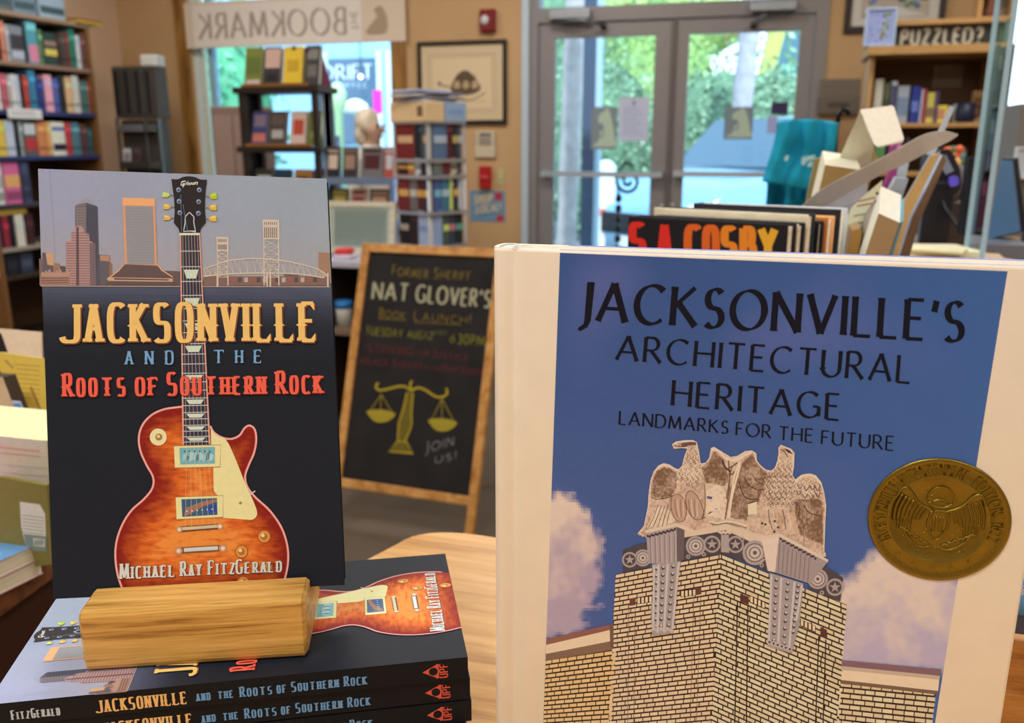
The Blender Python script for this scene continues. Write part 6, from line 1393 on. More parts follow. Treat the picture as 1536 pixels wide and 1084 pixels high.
t = thing('figurine', 'small brown figurine inside the wooden display case', 'figurine', TM(q0.x + .065, PY + .15, zh1 + .038)); b = MB(); b.lathe([(.03, 0), (.032, .02), (.02, .06), (.026, .1), (.012, .125), (.02, .15), (.012, .17), (0, .175)], pc(110, 60, 40), 14); b.build('figurine_body', PLASTIC(), t)

# magazine rack and prints seen through the acrylic
MY = 3.5; q0, q1 = aty(1481, 200, MY), aty(1506, 200, MY); zt = aty(1490, 66, MY).z; zl_ = aty(1490, 196, MY).z
mr_ = thing('magazine_rack', 'dark grey magazine rack behind the clear counter screen', 'magazine rack', TM(q0.x, MY, 0)); w_ = q1.x - q0.x
b = MB(); b.box(0, .1, 0, w_, .12, zt, pc(76, 70, 64)); b.box(0, 0, 0, .006, .1, zt, pc(70, 66, 60)); b.box(w_ - .006, 0, 0, w_, .1, zt, pc(70, 66, 60)); b.build('rack_body', METAL(), mr_)
for k in range(6): b = MB(); z = .3 + k * (zt - .5) / 5; b.box(.006, 0, z - .01, w_ - .006, .1, z, pc(110, 104, 96)); b.build('rack_shelf', METAL(), mr_)
for k in range(6):
    z = .3 + k * (zt - .5) / 5; c = ((96, 84, 76), (150, 130, 110), (70, 66, 70), (130, 60, 70), (120, 120, 124), (84, 76, 66))[k]
    b = MB(); b.box(0, 0, 0, w_ - .02, .004, .2, pc(*c)); b.box(.01, -.0006, .12, w_ - .03, 0, .17, pc(*shade(c, 1.5))); o = b.build('magazine', PAPER()); o.matrix_world = TM(q0.x + .01, MY + .03, z + .001, 0, radians(-12)); tag(o, f"{cname(c)} magazine in the {ORD[5 - k]} pocket from the top of the dark rack", 'magazine', 'magazines in the dark rack')

# checkout counter with a lower display ledge in front
cn = thing('checkout_counter', 'wooden checkout counter behind the large hardcover, cluttered with books and papers', 'counter', TM(0, 1.0, 0))
CT = 1.02; CW_ = grain_mat('counter_wood', pc(120, 80, 44), pc(150, 104, 60), pc(170, 122, 74), 4, str_=(1, 8, 8))
b = MB(); b.rbox(.08, .1, CT - .03, 1.25, 1.5, CT, (1, 1, 1), .006); b.build('counter_top', CW_, cn)
b = MB(); b.rbox(-.17, -.2, .905, .5, .1, .925, (1, 1, 1), .005); b.build('display_ledge', CW_, cn)
b = MB(); b.box(.1, .12, 0, 1.2, 1.46, CT - .03, (1, 1, 1)); b.box(-.15, -.17, 0, .48, .12, .905, (1, 1, 1)); b.build('counter_body', CW_, cn)

# the row of books with the author's name in red and orange
CY_ = .87; a_ = radians(-20); exc = Vector((cos(a_), sin(a_), 0)); awc = Vector((-sin(a_), cos(a_), 0)); oc = aty(1182.5, 337, CY_)
ZD = lambda x, y: (780 + x / 2.852, y / 2.8526)
FC = Frame(oc, exc, (0, 0, 1)); off = 0
BKR = [(1182.5, 337, .0, .026, (24, 22, 24), 'black novel with the author name in red and orange capitals, front of the row'),
       (1198, 336, .032, .022, (20, 20, 24), 'black book directly behind the novel with the red and orange name'),
       (1213, 322, .058, .024, (32, 40, 38), 'tall dark green book in the middle of the upright row'),
       (1229, 333, .086, .018, (26, 24, 26), 'short black book with cream pages behind the dark green one'),
       (1243, 326, .108, .024, (226, 156, 88), 'orange cream book second from the back of the upright row'),
       (1262, 314, .136, .026, (96, 112, 140), 'tall grey blue book at the back of the upright row')]
for i, (px_, py_, d_, t_, c, lab) in enumerate(BKR):
    fr = Frame(oc + awc * d_, exc, (0, 0, 1)); xr, zt_ = fr.px(px_, py_); wB = (.172, .162, .172, .15, .165, .17)[i]; zb_ = .9255; hB = fr.o.z + zt_ - zb_
    M_ = Matrix.Translation((fr.o.x, fr.o.y, 0)) @ Matrix.Rotation(a_, 4, 'Z') @ Matrix.Translation((xr - wB, 0, zb_))
    t = thing('book', lab, 'book', M_, 'upright row of books behind the big hardcover')
    cc_ = pc(*c); b = MB(); b.rbox(0, 0, 0, wB, .002, hB, (cc_, pc(232, 200, 156), pc(236, 206, 160), cc_, pc(196, 116, 54), pc(38, 36, 38))[i], .0009); b.build('front_cover', BM(), t)
    b = MB(); b.rbox(0, t_ - .003, 0, wB, t_, hB, pc(214, 200, 180) if i == 5 else cc_, .0012); b.build('back_cover', BM(), t)
    b = MB(); b.box(0, .003, 0, .003, t_ - .003, hB, cc_); b.build('spine', BM(), t)
    b = MB(); b.box(.003, .0031, .003, wB - .0035, t_ - .0031, hB - .0035, pc(236, 206, 164)); b.build('page_block', PAGES(), t)
    if i == 0:
        a = Art(); f0_ = Frame(M_ @ Vector((0, -.0002, 0)), exc, (0, 0, 1))
        RDc, OR1, OR2, OR3 = pc(214, 44, 30), pc(214, 92, 30), pc(222, 122, 34), pc(226, 156, 40)
        def tt_(s, xa, xb, ytl, hh, c_): a.text(s, ZD(xa, ytl + hh + .03 * (xa - 470)), ZD(xb, ytl + hh + .03 * (xb - 470)), ZD(xa, ytl + .03 * (xa - 470)), ZD(xb, ytl + .03 * (xb - 470)), c_, 'bold', 2)
        tt_('S', 468, 536, 958, 140, RDc); tt_('A', 592, 645, 958, 140, RDc); a.circle(*ZD(556, 1096), 2.5, RDc, 2)
        tt_('C', 708, 772, 962, 140, OR1); tt_('O', 786, 848, 962, 140, OR1); tt_('S', 862, 926, 962, 140, OR2); tt_('B', 946, 1008, 962, 140, OR2); tt_('Y', 1022, 1100, 962, 140, OR3)
        a.mb(f0_.px, z0=.00005).build('cover_lettering', PRINT(), t, M_.inverted() @ f0_.m)

# leaning open books and flyers
TAN = (176, 132, 76); CRE = (232, 208, 164)
slab('book', 'olive tan hardcover leaning right behind the upright book row', 'book', [(1178, 455), (1222, 238), (1312, 226), (1318, 238), (1240, 455)], 1.36, .006, (150, 120, 66), lean=-4, m=BM(), side=(214, 180, 110))
slab('book_block', 'thick tan edged book with cream top under the folded cream card', 'book', [(1186, 462), (1238, 247), (1292, 255), (1240, 462)], 1.18, .1, (166, 124, 66), lean=-9, side=CRE)
def sheet(name, label, cat, top, bot, col, th=.0008, n=10, m=None, group=None):
    """curved paper between two edges; every point (px, py, Y)"""
    T = smooth_line([tuple(aty(*p)) for p in top], n); B = smooth_line([tuple(aty(*p)) for p in bot], n); N = min(len(T), len(B)); vs = []
    nn = (Vector(T[N // 2]) - Vector(T[0])).cross(Vector(B[0]) - Vector(T[0])).normalized() * th
    for off_ in (Vector((0, 0, 0)), nn):
        for i in range(N): vs += [Vector(T[i]) + off_, Vector(B[i]) + off_]
    k = 2 * N; fs = []
    for i in range(N - 1):
        fs += [(2 * i, 2 * i + 1, 2 * i + 3, 2 * i + 2), (k + 2 * i + 2, k + 2 * i + 3, k + 2 * i + 1, k + 2 * i), (2 * i, 2 * i + 2, k + 2 * i + 2, k + 2 * i), (2 * i + 3, 2 * i + 1, k + 2 * i + 1, k + 2 * i + 3)]
    fs += [(0, k, k + 1, 1), (k - 2, k - 1, 2 * k - 1, 2 * k - 2)]
    b = MB(); o_ = Vector(T[0]); b.add([v - o_ for v in vs], fs, pc(*col)); ob = b.build(name, m or PAPER()); ob.location = o_
    if label: tag(ob, label, cat, group)
    return ob
def vline(pts): 
    return [tuple(p) for p in pts]
# folded cream card: two leaves joined at the ridge
fc = thing('folded_card', 'cream card folded like a tent standing on the tan edged book', 'card', TM(*aty(1291, 165, 1.16)))
def leaf(pts, c, nm):
    P3 = [aty(*p) for p in pts]; n_ = (P3[1] - P3[0]).cross(P3[2] - P3[0]).normalized() * .0008; o_ = aty(1291, 165, 1.16); N = len(P3)
    vs = [p - o_ for p in P3] + [p - o_ + n_ for p in P3]; b = MB(); b.add(vs, [tuple(range(N - 1, -1, -1)), tuple(range(N, 2 * N))] + [(i, (i + 1) % N, N + (i + 1) % N, N + i) for i in range(N)], pc(*c)); return b.build(nm, PAPER(), fc)
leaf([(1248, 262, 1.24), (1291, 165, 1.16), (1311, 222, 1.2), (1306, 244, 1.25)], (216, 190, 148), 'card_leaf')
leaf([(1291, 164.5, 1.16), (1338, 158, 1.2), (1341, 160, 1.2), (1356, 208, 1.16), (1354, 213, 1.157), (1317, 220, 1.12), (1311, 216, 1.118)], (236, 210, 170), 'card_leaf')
sheet('dust_jacket_flap', 'grey dust jacket flap curling up to the right across the leaning books', 'paper', [(1190, 322, 1.1), (1225, 290, 1.09), (1262, 268, 1.08), (1310, 244, 1.08), (1350, 222, 1.09), (1385, 203, 1.1), (1415, 197, 1.12), (1437, 202, 1.14)],
      [(1196, 330, 1.12), (1240, 308, 1.1), (1282, 284, 1.09), (1322, 262, 1.09), (1362, 244, 1.1), (1396, 226, 1.11), (1424, 212, 1.13), (1437, 203, 1.14)], (176, 154, 130))
sheet('book_jacket', 'pale grey lower part of a dust jacket under the curling flap', 'paper', [(1212, 322, 1.13), (1238, 292, 1.12), (1270, 264, 1.115), (1300, 262, 1.115)], [(1214, 460, 1.15), (1244, 440, 1.13), (1280, 420, 1.12), (1302, 300, 1.12)], (168, 152, 138))
def fl_art(a):
    for k, (y_, w_) in enumerate(((296, 26), (303, 34), (318, 30), (330, 40), (338, 38), (352, 34), (366, 26))): a.line([(1268 + (385 - y_) * .28 - 6, y_ + 6), (1268 + (385 - y_) * .28 + w_ - 6, y_)], 1.6, pc(120, 106, 80) if k > 1 else pc(150, 70, 50), 1)
    for k in range(16): a.circle(1316 - k * 1.2 + 4 * (k % 2), 290 + k * 6, 2.6, pc(60, 66, 50), 2, n=7)
slab('flyer', 'cream printed flyer with a dark floral border leaning among the open books', 'flyer', [(1244, 462), (1260, 360), (1276, 312), (1300, 290), (1324, 270), (1316, 320), (1300, 372), (1288, 462)], 1.07, .0012, (206, 188, 142), yaw=6, lean=4, art=fl_art)
slab('book', 'thin brown orange book squeezed beside the flyer', 'book', [(1252, 465), (1278, 346), (1291, 342), (1293, 352), (1270, 465)], 1.04, .09, (170, 116, 50), lean=-4, m=BM(), side=(150, 110, 70))
slab('book_cover', 'grey tan cover board leaning against the small thick paperback', 'book', [(1262, 465), (1306, 336), (1318, 318), (1322, 322), (1280, 465)], 1.03, .1, (160, 136, 108), lean=-6, m=BM())
bb, _ = slab('paperback_book', 'small thick paperback with tan fore edge and teal cover leaning right', 'book', [(1268, 470), (1318, 320), (1350, 334), (1305, 470)], 1.0, .06, (178, 142, 96), yaw=-6, lean=-24, side=(236, 214, 176))
slab('book_cover', 'narrow teal cover edge of the small thick paperback', 'book', [(1307, 470), (1351, 334), (1355, 331), (1313, 470)], .995, .05, (96, 140, 140), yaw=-6, lean=-24, m=BM())
slab('book', 'orange tan board book standing aslant right of the floral flyer', 'book', [(1300, 470), (1344, 322), (1395, 234), (1411, 228), (1364, 326), (1322, 470)], 1.2, .012, (196, 148, 84), yaw=-4, lean=0, m=BM(), side=(190, 190, 186))
slab('book', 'grey brown book leaning behind the orange tan board', 'book', [(1322, 470), (1368, 326), (1414, 232), (1420, 240), (1380, 330), (1340, 470)], 1.24, .02, (120, 88, 60), m=BM(), side=(186, 186, 184))
slab('card', 'narrow white card sticking up above the curling flap', 'card', [(1390, 232), (1425, 158), (1432, 161), (1402, 232)], 1.28, .001, (206, 198, 186))
def tg(a):
    for k in range(4): a.line([(1331 + k * 2.2, 300 - k * 5), (1349 + k * 2.2, 302 - k * 5)], 1.2, pc(150, 146, 140), 1)
slab('book', 'white spined book with faint print standing behind the small thick paperback', 'book', [(1280, 470), (1322, 312), (1345, 266), (1363, 268), (1346, 318), (1312, 470)], 1.22, .03, (212, 208, 196), m=BM(), art=tg)
slab('book', 'magenta book half hidden left of the white spined book', 'book', [(1282, 470), (1318, 302), (1338, 252), (1352, 250), (1336, 300), (1300, 470)], 1.3, .03, (150, 54, 96), m=BM())
slab('receipt', 'white receipt slip poking up above the white spined book', 'paper', [(1338, 300), (1348, 246), (1364, 240), (1360, 262), (1350, 300)], 1.27, .001, (222, 214, 200))
# papers and books lying on the counter
def lying(name, label, cat, x, y, Y, w, d, h, z, rz, col, sidec=None, m=None, group=None):
    p = aty(x, y, Y); b = MB(); b.box(0, 0, 0, w, d, h, pc(*col)); b.c = [pc(*col), pc(*col)] + [pc(*(sidec or col))] * 4
    o = b.build(name, m or PAPER()); o.matrix_world = TM(p.x, Y, z, rz); return tag(o, label, cat, group)
lying('book', 'brown book lying flat at the bottom of the counter pile', 'book', 1336, 380, 1.5, .19, .16, .03, CT + .0005, .05, (140, 96, 60), (214, 180, 134), BM())
lying('book', 'tan open paperback lying on the brown book of the counter pile', 'book', 1340, 365, 1.52, .17, .14, .018, CT + .031, -.1, (190, 150, 104), (226, 196, 150), BM())
lying('paper_stack', 'cream paper stack on top of the counter pile', 'paper', 1338, 352, 1.53, .15, .12, .01, CT + .0495, .2, (228, 204, 160), (222, 196, 150))
lying('envelope', 'yellowish envelope lying topmost on the counter pile', 'envelope', 1345, 345, 1.54, .1, .07, .004, CT + .06, -.3, (236, 210, 150))
lying('book', 'pink tan book lying right of the counter pile', 'book', 1408, 372, 1.62, .14, .12, .035, CT + .0005, .3, (190, 130, 100), (216, 176, 140), BM())
random.seed(11)
b = MB(); b.grid(lambda u, v: (u * .1, v * .08 + .0, .022 + .018 * noise.noise(Vector((u * 4, v * 4, 1))) + .004), 10, 8, lambda u, v: pc(*((196, 186, 176) if noise.noise(Vector((u * 7, v * 7, 3))) > 0 else (220, 206, 190))), False); o = b.build('crumpled_bag', PAPER()); p = aty(1416, 385, 1.46); o.matrix_world = TM(p.x, 1.44, CT, .1); tag(o, 'crumpled pale paper bag on the counter beside the pile', 'paper bag')
b = MB()
b.add([(0, 0, 0), (.1, 0, 0), (.1, .08, 0), (0, .08, 0)], [(3, 2, 1, 0)], pc(200, 190, 180)); 
lying('cash_tray', 'grey plastic tray on the counter under the card reader', 'tray', 1385, 335, 1.95, .22, .18, .03, CT + .0005, .1, (110, 104, 100), None, PLASTIC())
# card reader on a stand
rd = thing('card_reader', 'black card reader on a black stand at the counter', 'card reader', TM(*aty(1412, 262, 1.75)))
inv = rd.matrix_world.inverted()
def rslab(nm, pts, Y, th, col, m=None, lean=0, yaw=0):
    o_, fr = slab(nm, None, None, pts, Y, th, col, yaw, lean, m or PLASTIC()); o_.parent = rd; o_.matrix_parent_inverse = Matrix.Identity(4); o_.matrix_local = inv @ fr.m; return o_
rslab('reader_body', smooth_line([(1394, 262), (1397, 234), (1406, 227), (1424, 224), (1434, 240), (1441, 258), (1441, 282), (1430, 294), (1412, 288), (1400, 278)], 3, True), 1.75, .05, (26, 24, 28), yaw=10)
rslab('reader_screen', [(1406, 238), (1419, 232), (1431, 256), (1419, 262)], 1.745, .002, (120, 118, 120), yaw=10)
rslab('reader_button', smooth_line([(1424, 266), (1436, 264), (1438, 276), (1426, 280)], 3, True), 1.744, .004, (110, 90, 190), yaw=10)
p = aty(1400, 300, 1.78) - rd.location
b = MB(); b.rbox(p.x - .02, 0, CT - rd.location.z, p.x + .03, .04, -.01, pc(20, 18, 22), .006); b.build('reader_stand', PLASTIC(), rd)
b = MB(); b.tube(smooth_line([tuple(aty(x, y, Y)) for x, y, Y in ((1413, 290, 1.77), (1418, 310, 1.74), (1430, 328, 1.72), (1442, 345, 1.7), (1448, 352, 1.69))], 5), .0045, pc(22, 20, 24), 7); o = b.build('cable', PLASTIC()); tag(o, 'black cable hanging from the card reader', 'cable')
slab('tablet_stand', 'slim black upright stand left of the clear counter screen', 'stand', [(1440, 352), (1453, 236), (1463, 236), (1450, 352)], 1.66, .03, (22, 20, 24), m=PLASTIC())
p = aty(1432, 236, 1.9); b = MB()
for k in range(16): b.blob((random.uniform(-.014, .014), random.uniform(-.014, .014), .085 + random.uniform(-.015, .015)), (.009, .009, .008), pc(*random.choice(((210, 90, 50), (60, 90, 50), (220, 160, 90), (80, 110, 60)))), k, .2, 8, 6)
b.lathe([(.02, 0), (.026, .06), (.02, .07)], pc(120, 110, 100), 14); o = b.build('flower_pot', PAINT()); o.matrix_world = TM(p.x, 1.92, CT + .12); b = MB(); b.rbox(-.04, -.04, -.12, .04, .04, -.0002, pc(60, 44, 34), .004); b.build('pot_riser', WOOD(), o); tag(o, 'small pot of orange flowers on a dark riser behind the card reader', 'plant')
# computer monitor
mo = thing('monitor', 'computer monitor seen through the clear screen at the right', 'monitor', TM(*aty(1500, 352, 2.1)))
inv = mo.matrix_world.inverted(); o_, fr = slab('monitor_screen', None, None, [(1481, 359), (1501, 242), (1517, 242), (1529, 347)], 2.1, .02, (84, 108, 124), -24, -4, mat('screen_glass', .25, 0, 4, .04)); o_.parent = mo; o_.matrix_local = inv @ fr.m
o_, fr = slab('monitor_bezel', None, None, [(1480, 362), (1500, 239), (1519, 239), (1533, 349)], 2.104, .03, (24, 26, 30), -24, -4, PLASTIC()); o_.parent = mo; o_.matrix_local = inv @ fr.m @ Matrix.Translation((0, 0, -.021))
b = MB(); b.rbox(.02, .03, CT + .0005 - mo.location.z, .12, .12, CT + .012 - mo.location.z, pc(20, 20, 24), .01); b.box(.06, .06, CT + .012 - mo.location.z, .09, .08, .06, pc(20, 20, 24)); b.build('monitor_stand', PLASTIC(), mo)
# clear acrylic counter screen
pa1, pa2 = aty(1524, 0, 1.52), None; Xa = pa1.x; pb1 = atx(1497, 0, Xa)
b = MB(); b.box(0, 0, 0, .006, pb1.y - 1.52, .78, (1, 1, 1)); o = b.build('acrylic_screen', ACRYL); o.matrix_world = TM(Xa - .003, 1.52, CT + .012); tag(o, 'clear acrylic screen standing on the counter at the right', 'screen')
for y_ in (0, pb1.y - 1.52): b = MB(); b.box(-.0008, y_ - .0008, 0, .0068, y_ + .0012, .78, pc(196, 214, 206)); b.build('polished_edge', mat('polished_edge', .15, 0, 30, .02, 0, .8), o)
b = MB(); b.box(-.02, .0, -.0115, .03, pb1.y - 1.52, -.0001, pc(120, 100, 80)); b.build('screen_foot', PLASTIC(), o)
q0, q1 = aty(1519, 268, 2.6), aty(1545, 220, 2.6); t = picture('small white framed photo on the wall side behind the monitor', q0.x, 2.6, q0.z, q1.x - q0.x + .04, q1.z - q0.z, .006, pc(200, 186, 168), pc(206, 196, 180)); b = MB(); b.box(.0, .021, -q0.z, .1, .2, 0.19, pc(110, 98, 84)); b.build('filing_cabinet_top', PAINT(), None)
o = bpy.data.objects['filing_cabinet_top']; o.name = 'filing_cabinet'; o.matrix_world = TM(q0.x, 2.6, q0.z); tag(o, 'grey brown cabinet behind the monitor carrying the small photo', 'cabinet'); o.scale = (6, 1, 1)

# teal shirt draped over a stand
sh = thing('teal_shirt', 'teal shirt with small white print hanging left of the leaning books', 'shirt', TM(*aty(1195, 310, 1.75)))
so = sh.location.copy()
def cloth(top, left, right, bot_y, Y, col, nm, seed):
    def f(u, v):
        xl = left[0] + (left[1] - left[0]) * v + 6 * sin(v * 3) * (1 - v); xr = right[0] + (right[1] - right[0]) * v; yt = top[0] + (top[1] - top[0]) * u - 5 * sin(u * pi); yb = bot_y[0] + (bot_y[1] - bot_y[0]) * u
        return aty(xl + (xr - xl) * u, yt + (yb - yt) * v, Y + .012 * sin(u * 17 + v * 2 + seed) * (1 - .5 * v) + .01 * noise.noise(Vector((u * 3, v * 3, seed)))) - so
    b = MB(); b.grid(f, 40, 20, pc(*col)); n0 = len(b.v); fr_ = list(b.f); b.add([Vector(v) + Vector((0, .004, 0)) for v in b.v], [tuple(reversed(q)) for q in fr_], pc(*col), True)
    W = 41; rim = [i for i in range(41)] + [j * W + 40 for j in range(1, 21)] + [20 * W + i for i in range(39, -1, -1)] + [j * W for j in range(19, 0, -1)]
    b.add(b.v[:0] or [], [], pc(*col)); k0 = len(b.f)
    for i in range(len(rim)): a_, c_ = rim[i], rim[(i + 1) % len(rim)]; b.f.append((a_, n0 + a_, n0 + c_, c_)); b.c.append(pc(*col)); b.smooth.append(False)
    return b.build(nm, FABRIC(), sh)
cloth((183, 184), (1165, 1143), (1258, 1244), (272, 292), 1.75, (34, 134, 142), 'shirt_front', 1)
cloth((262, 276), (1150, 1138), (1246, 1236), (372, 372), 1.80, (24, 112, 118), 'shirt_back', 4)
a = Art()
for q in ([(1176, 238), (1180, 232), (1184, 234), (1182, 240), (1177, 242)], [(1203, 236), (1222, 232), (1222, 238), (1210, 242), (1206, 248), (1202, 246)], [(1212, 244), (1219, 241), (1218, 249), (1211, 251)]): a.poly(q, pc(170, 190, 170), 1)
fr = Frame(aty(1195, 240, 1.73), (1, 0, 0), (0, 0, 1)); it = a.items
for k_ in ((0, 1), (1, 3)): a = Art(); a.items = it[k_[0]:k_[1]]; a.mb(fr.px).build('shirt_print', PRINT(), sh, Matrix.Translation(-so) @ fr.m)
b = MB(); pts = [aty(x, y, 1.83) for x, y in ((1246, 330), (1250, 260), (1254, 195), (1258, 172), (1264, 164), (1271, 166), (1274, 172))]; b.tube([tuple(p - so) for p in pts], .005, pc(26, 22, 20), 8); p = aty(1246, 330, 1.83); b.tube([tuple(p - so), (p.x - so.x, p.y - so.y, CT - so.z)], .006, pc(26, 22, 20), 8); b.lathe([(.07, 0), (.07, .008), (.01, .012), (.008, .02)], pc(26, 22, 20), 20, Matrix.Translation((p.x - so.x, p.y - so.y, CT + .0005 - so.z))); b.build('hook_stand', METAL(), sh)

# ================================================================== LEFT SIDE TABLE WITH BOOKS
TL_ = .84; SD = grain_mat('dark_side_wood', pc(84, 42, 18), pc(112, 60, 28), pc(132, 78, 40), 4, str_=(1, 9, 9))
st2 = thing('side_table', 'dark brown side table at the left edge behind the paperback stack', 'table', TM(0, 0, 0))
e0, e1 = atz(-30, 910, TL_), atz(100, 820, TL_); dd = (e1 - e0).normalized(); bk_ = Vector((-dd.y, dd.x, 0)); 
if bk_.x > 0: bk_ = -bk_
e0 = e0 - dd * .12; e1 = e1 + dd * .5
P4 = [e0, e1, e1 + bk_ * .55, e0 + bk_ * .55]; q = [(p.x, p.y) for p in P4]
if sum(q[i][0] * q[(i + 1) % 4][1] - q[(i + 1) % 4][0] * q[i][1] for i in range(4)) < 0: q.reverse()
b = MB(); b.prism(q, TL_ - .022, TL_, (1, 1, 1)); b.build('tabletop', SD, st2)
cx0, cy0 = sum(p[0] for p in q) / 4, sum(p[1] for p in q) / 4
b = MB(); b.prism([(x + (cx0 - x) * .06, y + (cy0 - y) * .06) for x, y in q], .06, TL_ - .022, pc(58, 26, 12)); b.build('cabinet_body', WOOD(), st2)
for x, y in q: x, y = x + (cx0 - x) * .08, y + (cy0 - y) * .14; b = MB(); b.rbox(x - .02, y - .02, 0, x + .02, y + .02, .06, (1, 1, 1), .004); b.build('foot', SD, st2)
# pink and blue paperbacks, two lying
f0, f1 = atz(65, 859, TL_ + .001), atz(0, 891, TL_ + .001); dx_ = (f0 - f1).normalized(); ang2 = atan2(dx_.y, dx_.x)
for k in range(2):
    t = thing('paperback_book', ('lower of two paperbacks lying on the dark side table', 'pink and blue paperback lying on top at the left edge of the side table')[k], 'book', TM(f0.x, f0.y, TL_ + .0005 + k * .0165, ang2 + (.0, .03)[k]))
    wB, dB, hB = .2, .12, .016
    b = MB(); b.box(-wB, 0, hB - .0008, 0, dB, hB, pc(236, 196, 190)); b.box(-wB, 0, 0, 0, dB, .0008, pc(200, 150, 130)); b.build('cover', BM(), t)
    b = MB(); b.box(-wB + .002, .0008, .0008, -.001, dB - .001, hB - .0008, pc(236, 206, 160)); b.build('page_block', PAGES(), t)
    if k:
        a = Art(); a.poly([(-wB, 0), (-.004, 0), (-.004, dB), (-wB, dB)], pc(226, 130, 128), 1); a.poly([(-wB, .0), (-.0, .0), (-.0, .04), (-wB, .03)], pc(120, 160, 186), 2); a.poly([(-.12, .018), (-.03, .012), (-.03, .02), (-.12, .028)], pc(226, 220, 220), 3); a.poly([(-.1, .034), (-.05, .03), (-.05, .036), (-.1, .04)], pc(226, 140, 150), 3)
        a.mb(lambda x, y: (x, y)).build('cover_print', PRINT(), t, TM(0, 0, hB))
# big white book held by an olive bookend, plus flyers behind it
def tx(a):
    for k in range(2): a.line([(-20, 668 + k * 8), (60, 676 + k * 8)], 2.2, pc(226, 160, 130), 1)
    for k in range(4): a.line([(-20, 694 + k * 12), (74, 702 + k * 12)], 1.2, pc(206, 184, 156), 1)
by_ = atz(40, 838, TL_).y
o, fr = slab('box_set', 'thick cream book with a green top line standing on the side table', 'book', [(-60, 846), (-60, 648), (70, 661), (76, 840)], by_, .05, (220, 196, 162), yaw=8, lean=-14, side=(246, 220, 150), art=tx)
slab('book_cover', 'grey green cover board edging the thick cream book', 'book', [(-60, 654), (-60, 647), (70, 660), (70, 667)], by_ - .001, .052, (110, 122, 96), yaw=8, lean=-14, m=BM())
def bar(a):
    a.poly([(30, 752), (60, 756), (68, 770), (70, 826), (40, 822), (32, 790)], pc(216, 196, 160), 1)
    for k in range(6): a.line([(34, 772 + k * 5), (66, 776 + k * 5)], 1, pc(150, 130, 104), 2)
    a.poly([(36, 800), (70, 804), (70, 828), (40, 824)], pc(128, 132, 106), 2); a.poly([(50, 806), (68, 808), (68, 820), (51, 818)], pc(206, 196, 170), 3)
    for k in range(7): a.line([(53 + k * 2, 809), (53 + k * 2, 817)], .8, pc(70, 60, 50), 4)
slab('bookend', 'olive card bookend with a rounded window showing a barcode', 'bookend', [(-20, 858), (-12, 716), (4, 716), (70, 728), (78, 846), (40, 852)], by_ - .03, .004, (132, 112, 54), yaw=4, lean=-6, art=bar)
slab('box_file', 'dark narrow book standing left of the olive bookend', 'book', [(-14, 850), (-10, 760), (6, 758), (16, 850)], by_ - .022, .01, (110, 70, 30), yaw=4, lean=-6, m=BM())
slab('flyer', 'mustard yellow printed flyer with green edge behind the thick cream book', 'flyer', [(-60, 700), (-60, 520), (66, 538), (72, 625), (60, 700)], by_ + .1, .003, (206, 164, 66), yaw=8, lean=10, art=lambda a: [a.line([(20 + k % 2 * 6, 546 + k * 7), (60, 549 + k * 7)], .9, pc(160, 120, 50), 1) for k in range(8)] + [a.line([(8, 540), (20, 552)], 2, pc(150, 110, 60), 1), a.line([(46, 580), (64, 622)], 3.5, pc(160, 104, 40), 1), a.poly([(-10, 545), (4, 560), (46, 618), (40, 622), (-10, 560)], pc(96, 110, 52), 2)])
slab('paper_sheet', 'pale sheet of paper standing behind the mustard flyer', 'paper', [(-60, 700), (-60, 488), (62, 498), (66, 700)], by_ + .14, .002, (220, 184, 146), yaw=8, lean=10, art=lambda a: a.poly([(-20, 495), (2, 500), (12, 528), (-20, 528)], pc(40, 32, 32), 1))
slab('book', 'tan book leaning at the left edge before the mustard flyer', 'book', [(-60, 700), (-60, 560), (4, 566), (28, 628), (50, 690)], by_ + .07, .02, (196, 158, 112), yaw=8, lean=4, m=BM(), side=(60, 40, 24))
slab('card', 'small white and blue card between the tan book and the flyer', 'card', [(10, 600), (30, 602), (46, 640), (24, 660)], by_ + .085, .001, (206, 196, 186), yaw=8, lean=4, art=lambda a: a.poly([(18, 606), (30, 604), (34, 612), (22, 616)], pc(110, 150, 200), 1))

# ================================================================== OUTSIDE
b = MB(); b.box(-14, D + .14, -.2, 12, 7.9, -.02, rgb(186, 190, 190)); struct(b.build('sidewalk', mat('concrete', .9, 0, 6, .1)))
b = MB(); b.box(-16, 7.9, -.25, 14, 16, -.12, rgb(120, 124, 130)); struct(b.build('road', mat('asphalt', .9, 0, 12, .12)))
b = MB(); b.box(-20, 16, -.25, 16, 34, -.02, rgb(130, 160, 110)); struct(b.build('verge', mat('grass_ground', .95, 0, 9, .3)))
def leaves(name, label, cat, c, r, n, cols, size=.09, core=True, seed=1):
    random.seed(seed); b = MB()
    if core: b.blob((0, 0, 0), (r[0] * .86, r[1] * .86, r[2] * .86), cols[0], seed, .3, 16, 10)
    for i in range(n):
        d = Vector((random.gauss(0, 1), random.gauss(0, 1), random.gauss(0, 1))).normalized(); k = random.uniform(.78, 1.08) * (1 + .18 * noise.noise(d * 2.2 + Vector((seed, 0, 0)))); p = Vector((d.x * r[0] * k, d.y * r[1] * k, d.z * r[2] * k))
        u = Vector((random.gauss(0, 1), random.gauss(0, 1), random.gauss(0, 1))).normalized(); v = u.cross(d + u * .3).normalized(); s = size * random.uniform(.6, 1.3)
        b.add([p - u * s, p + v * s * .5, p + u * s, p - v * s * .5], [(0, 1, 2, 3)], random.choice(cols))
    o = b.build(name, LEAF()); o.location = c; return tag(o, label, cat)
G_ = [rgb(104, 142, 112), rgb(136, 172, 142), rgb(164, 194, 162), rgb(118, 154, 128)]; GY_ = [rgb(140, 176, 104), rgb(172, 200, 124), rgb(150, 186, 112)]
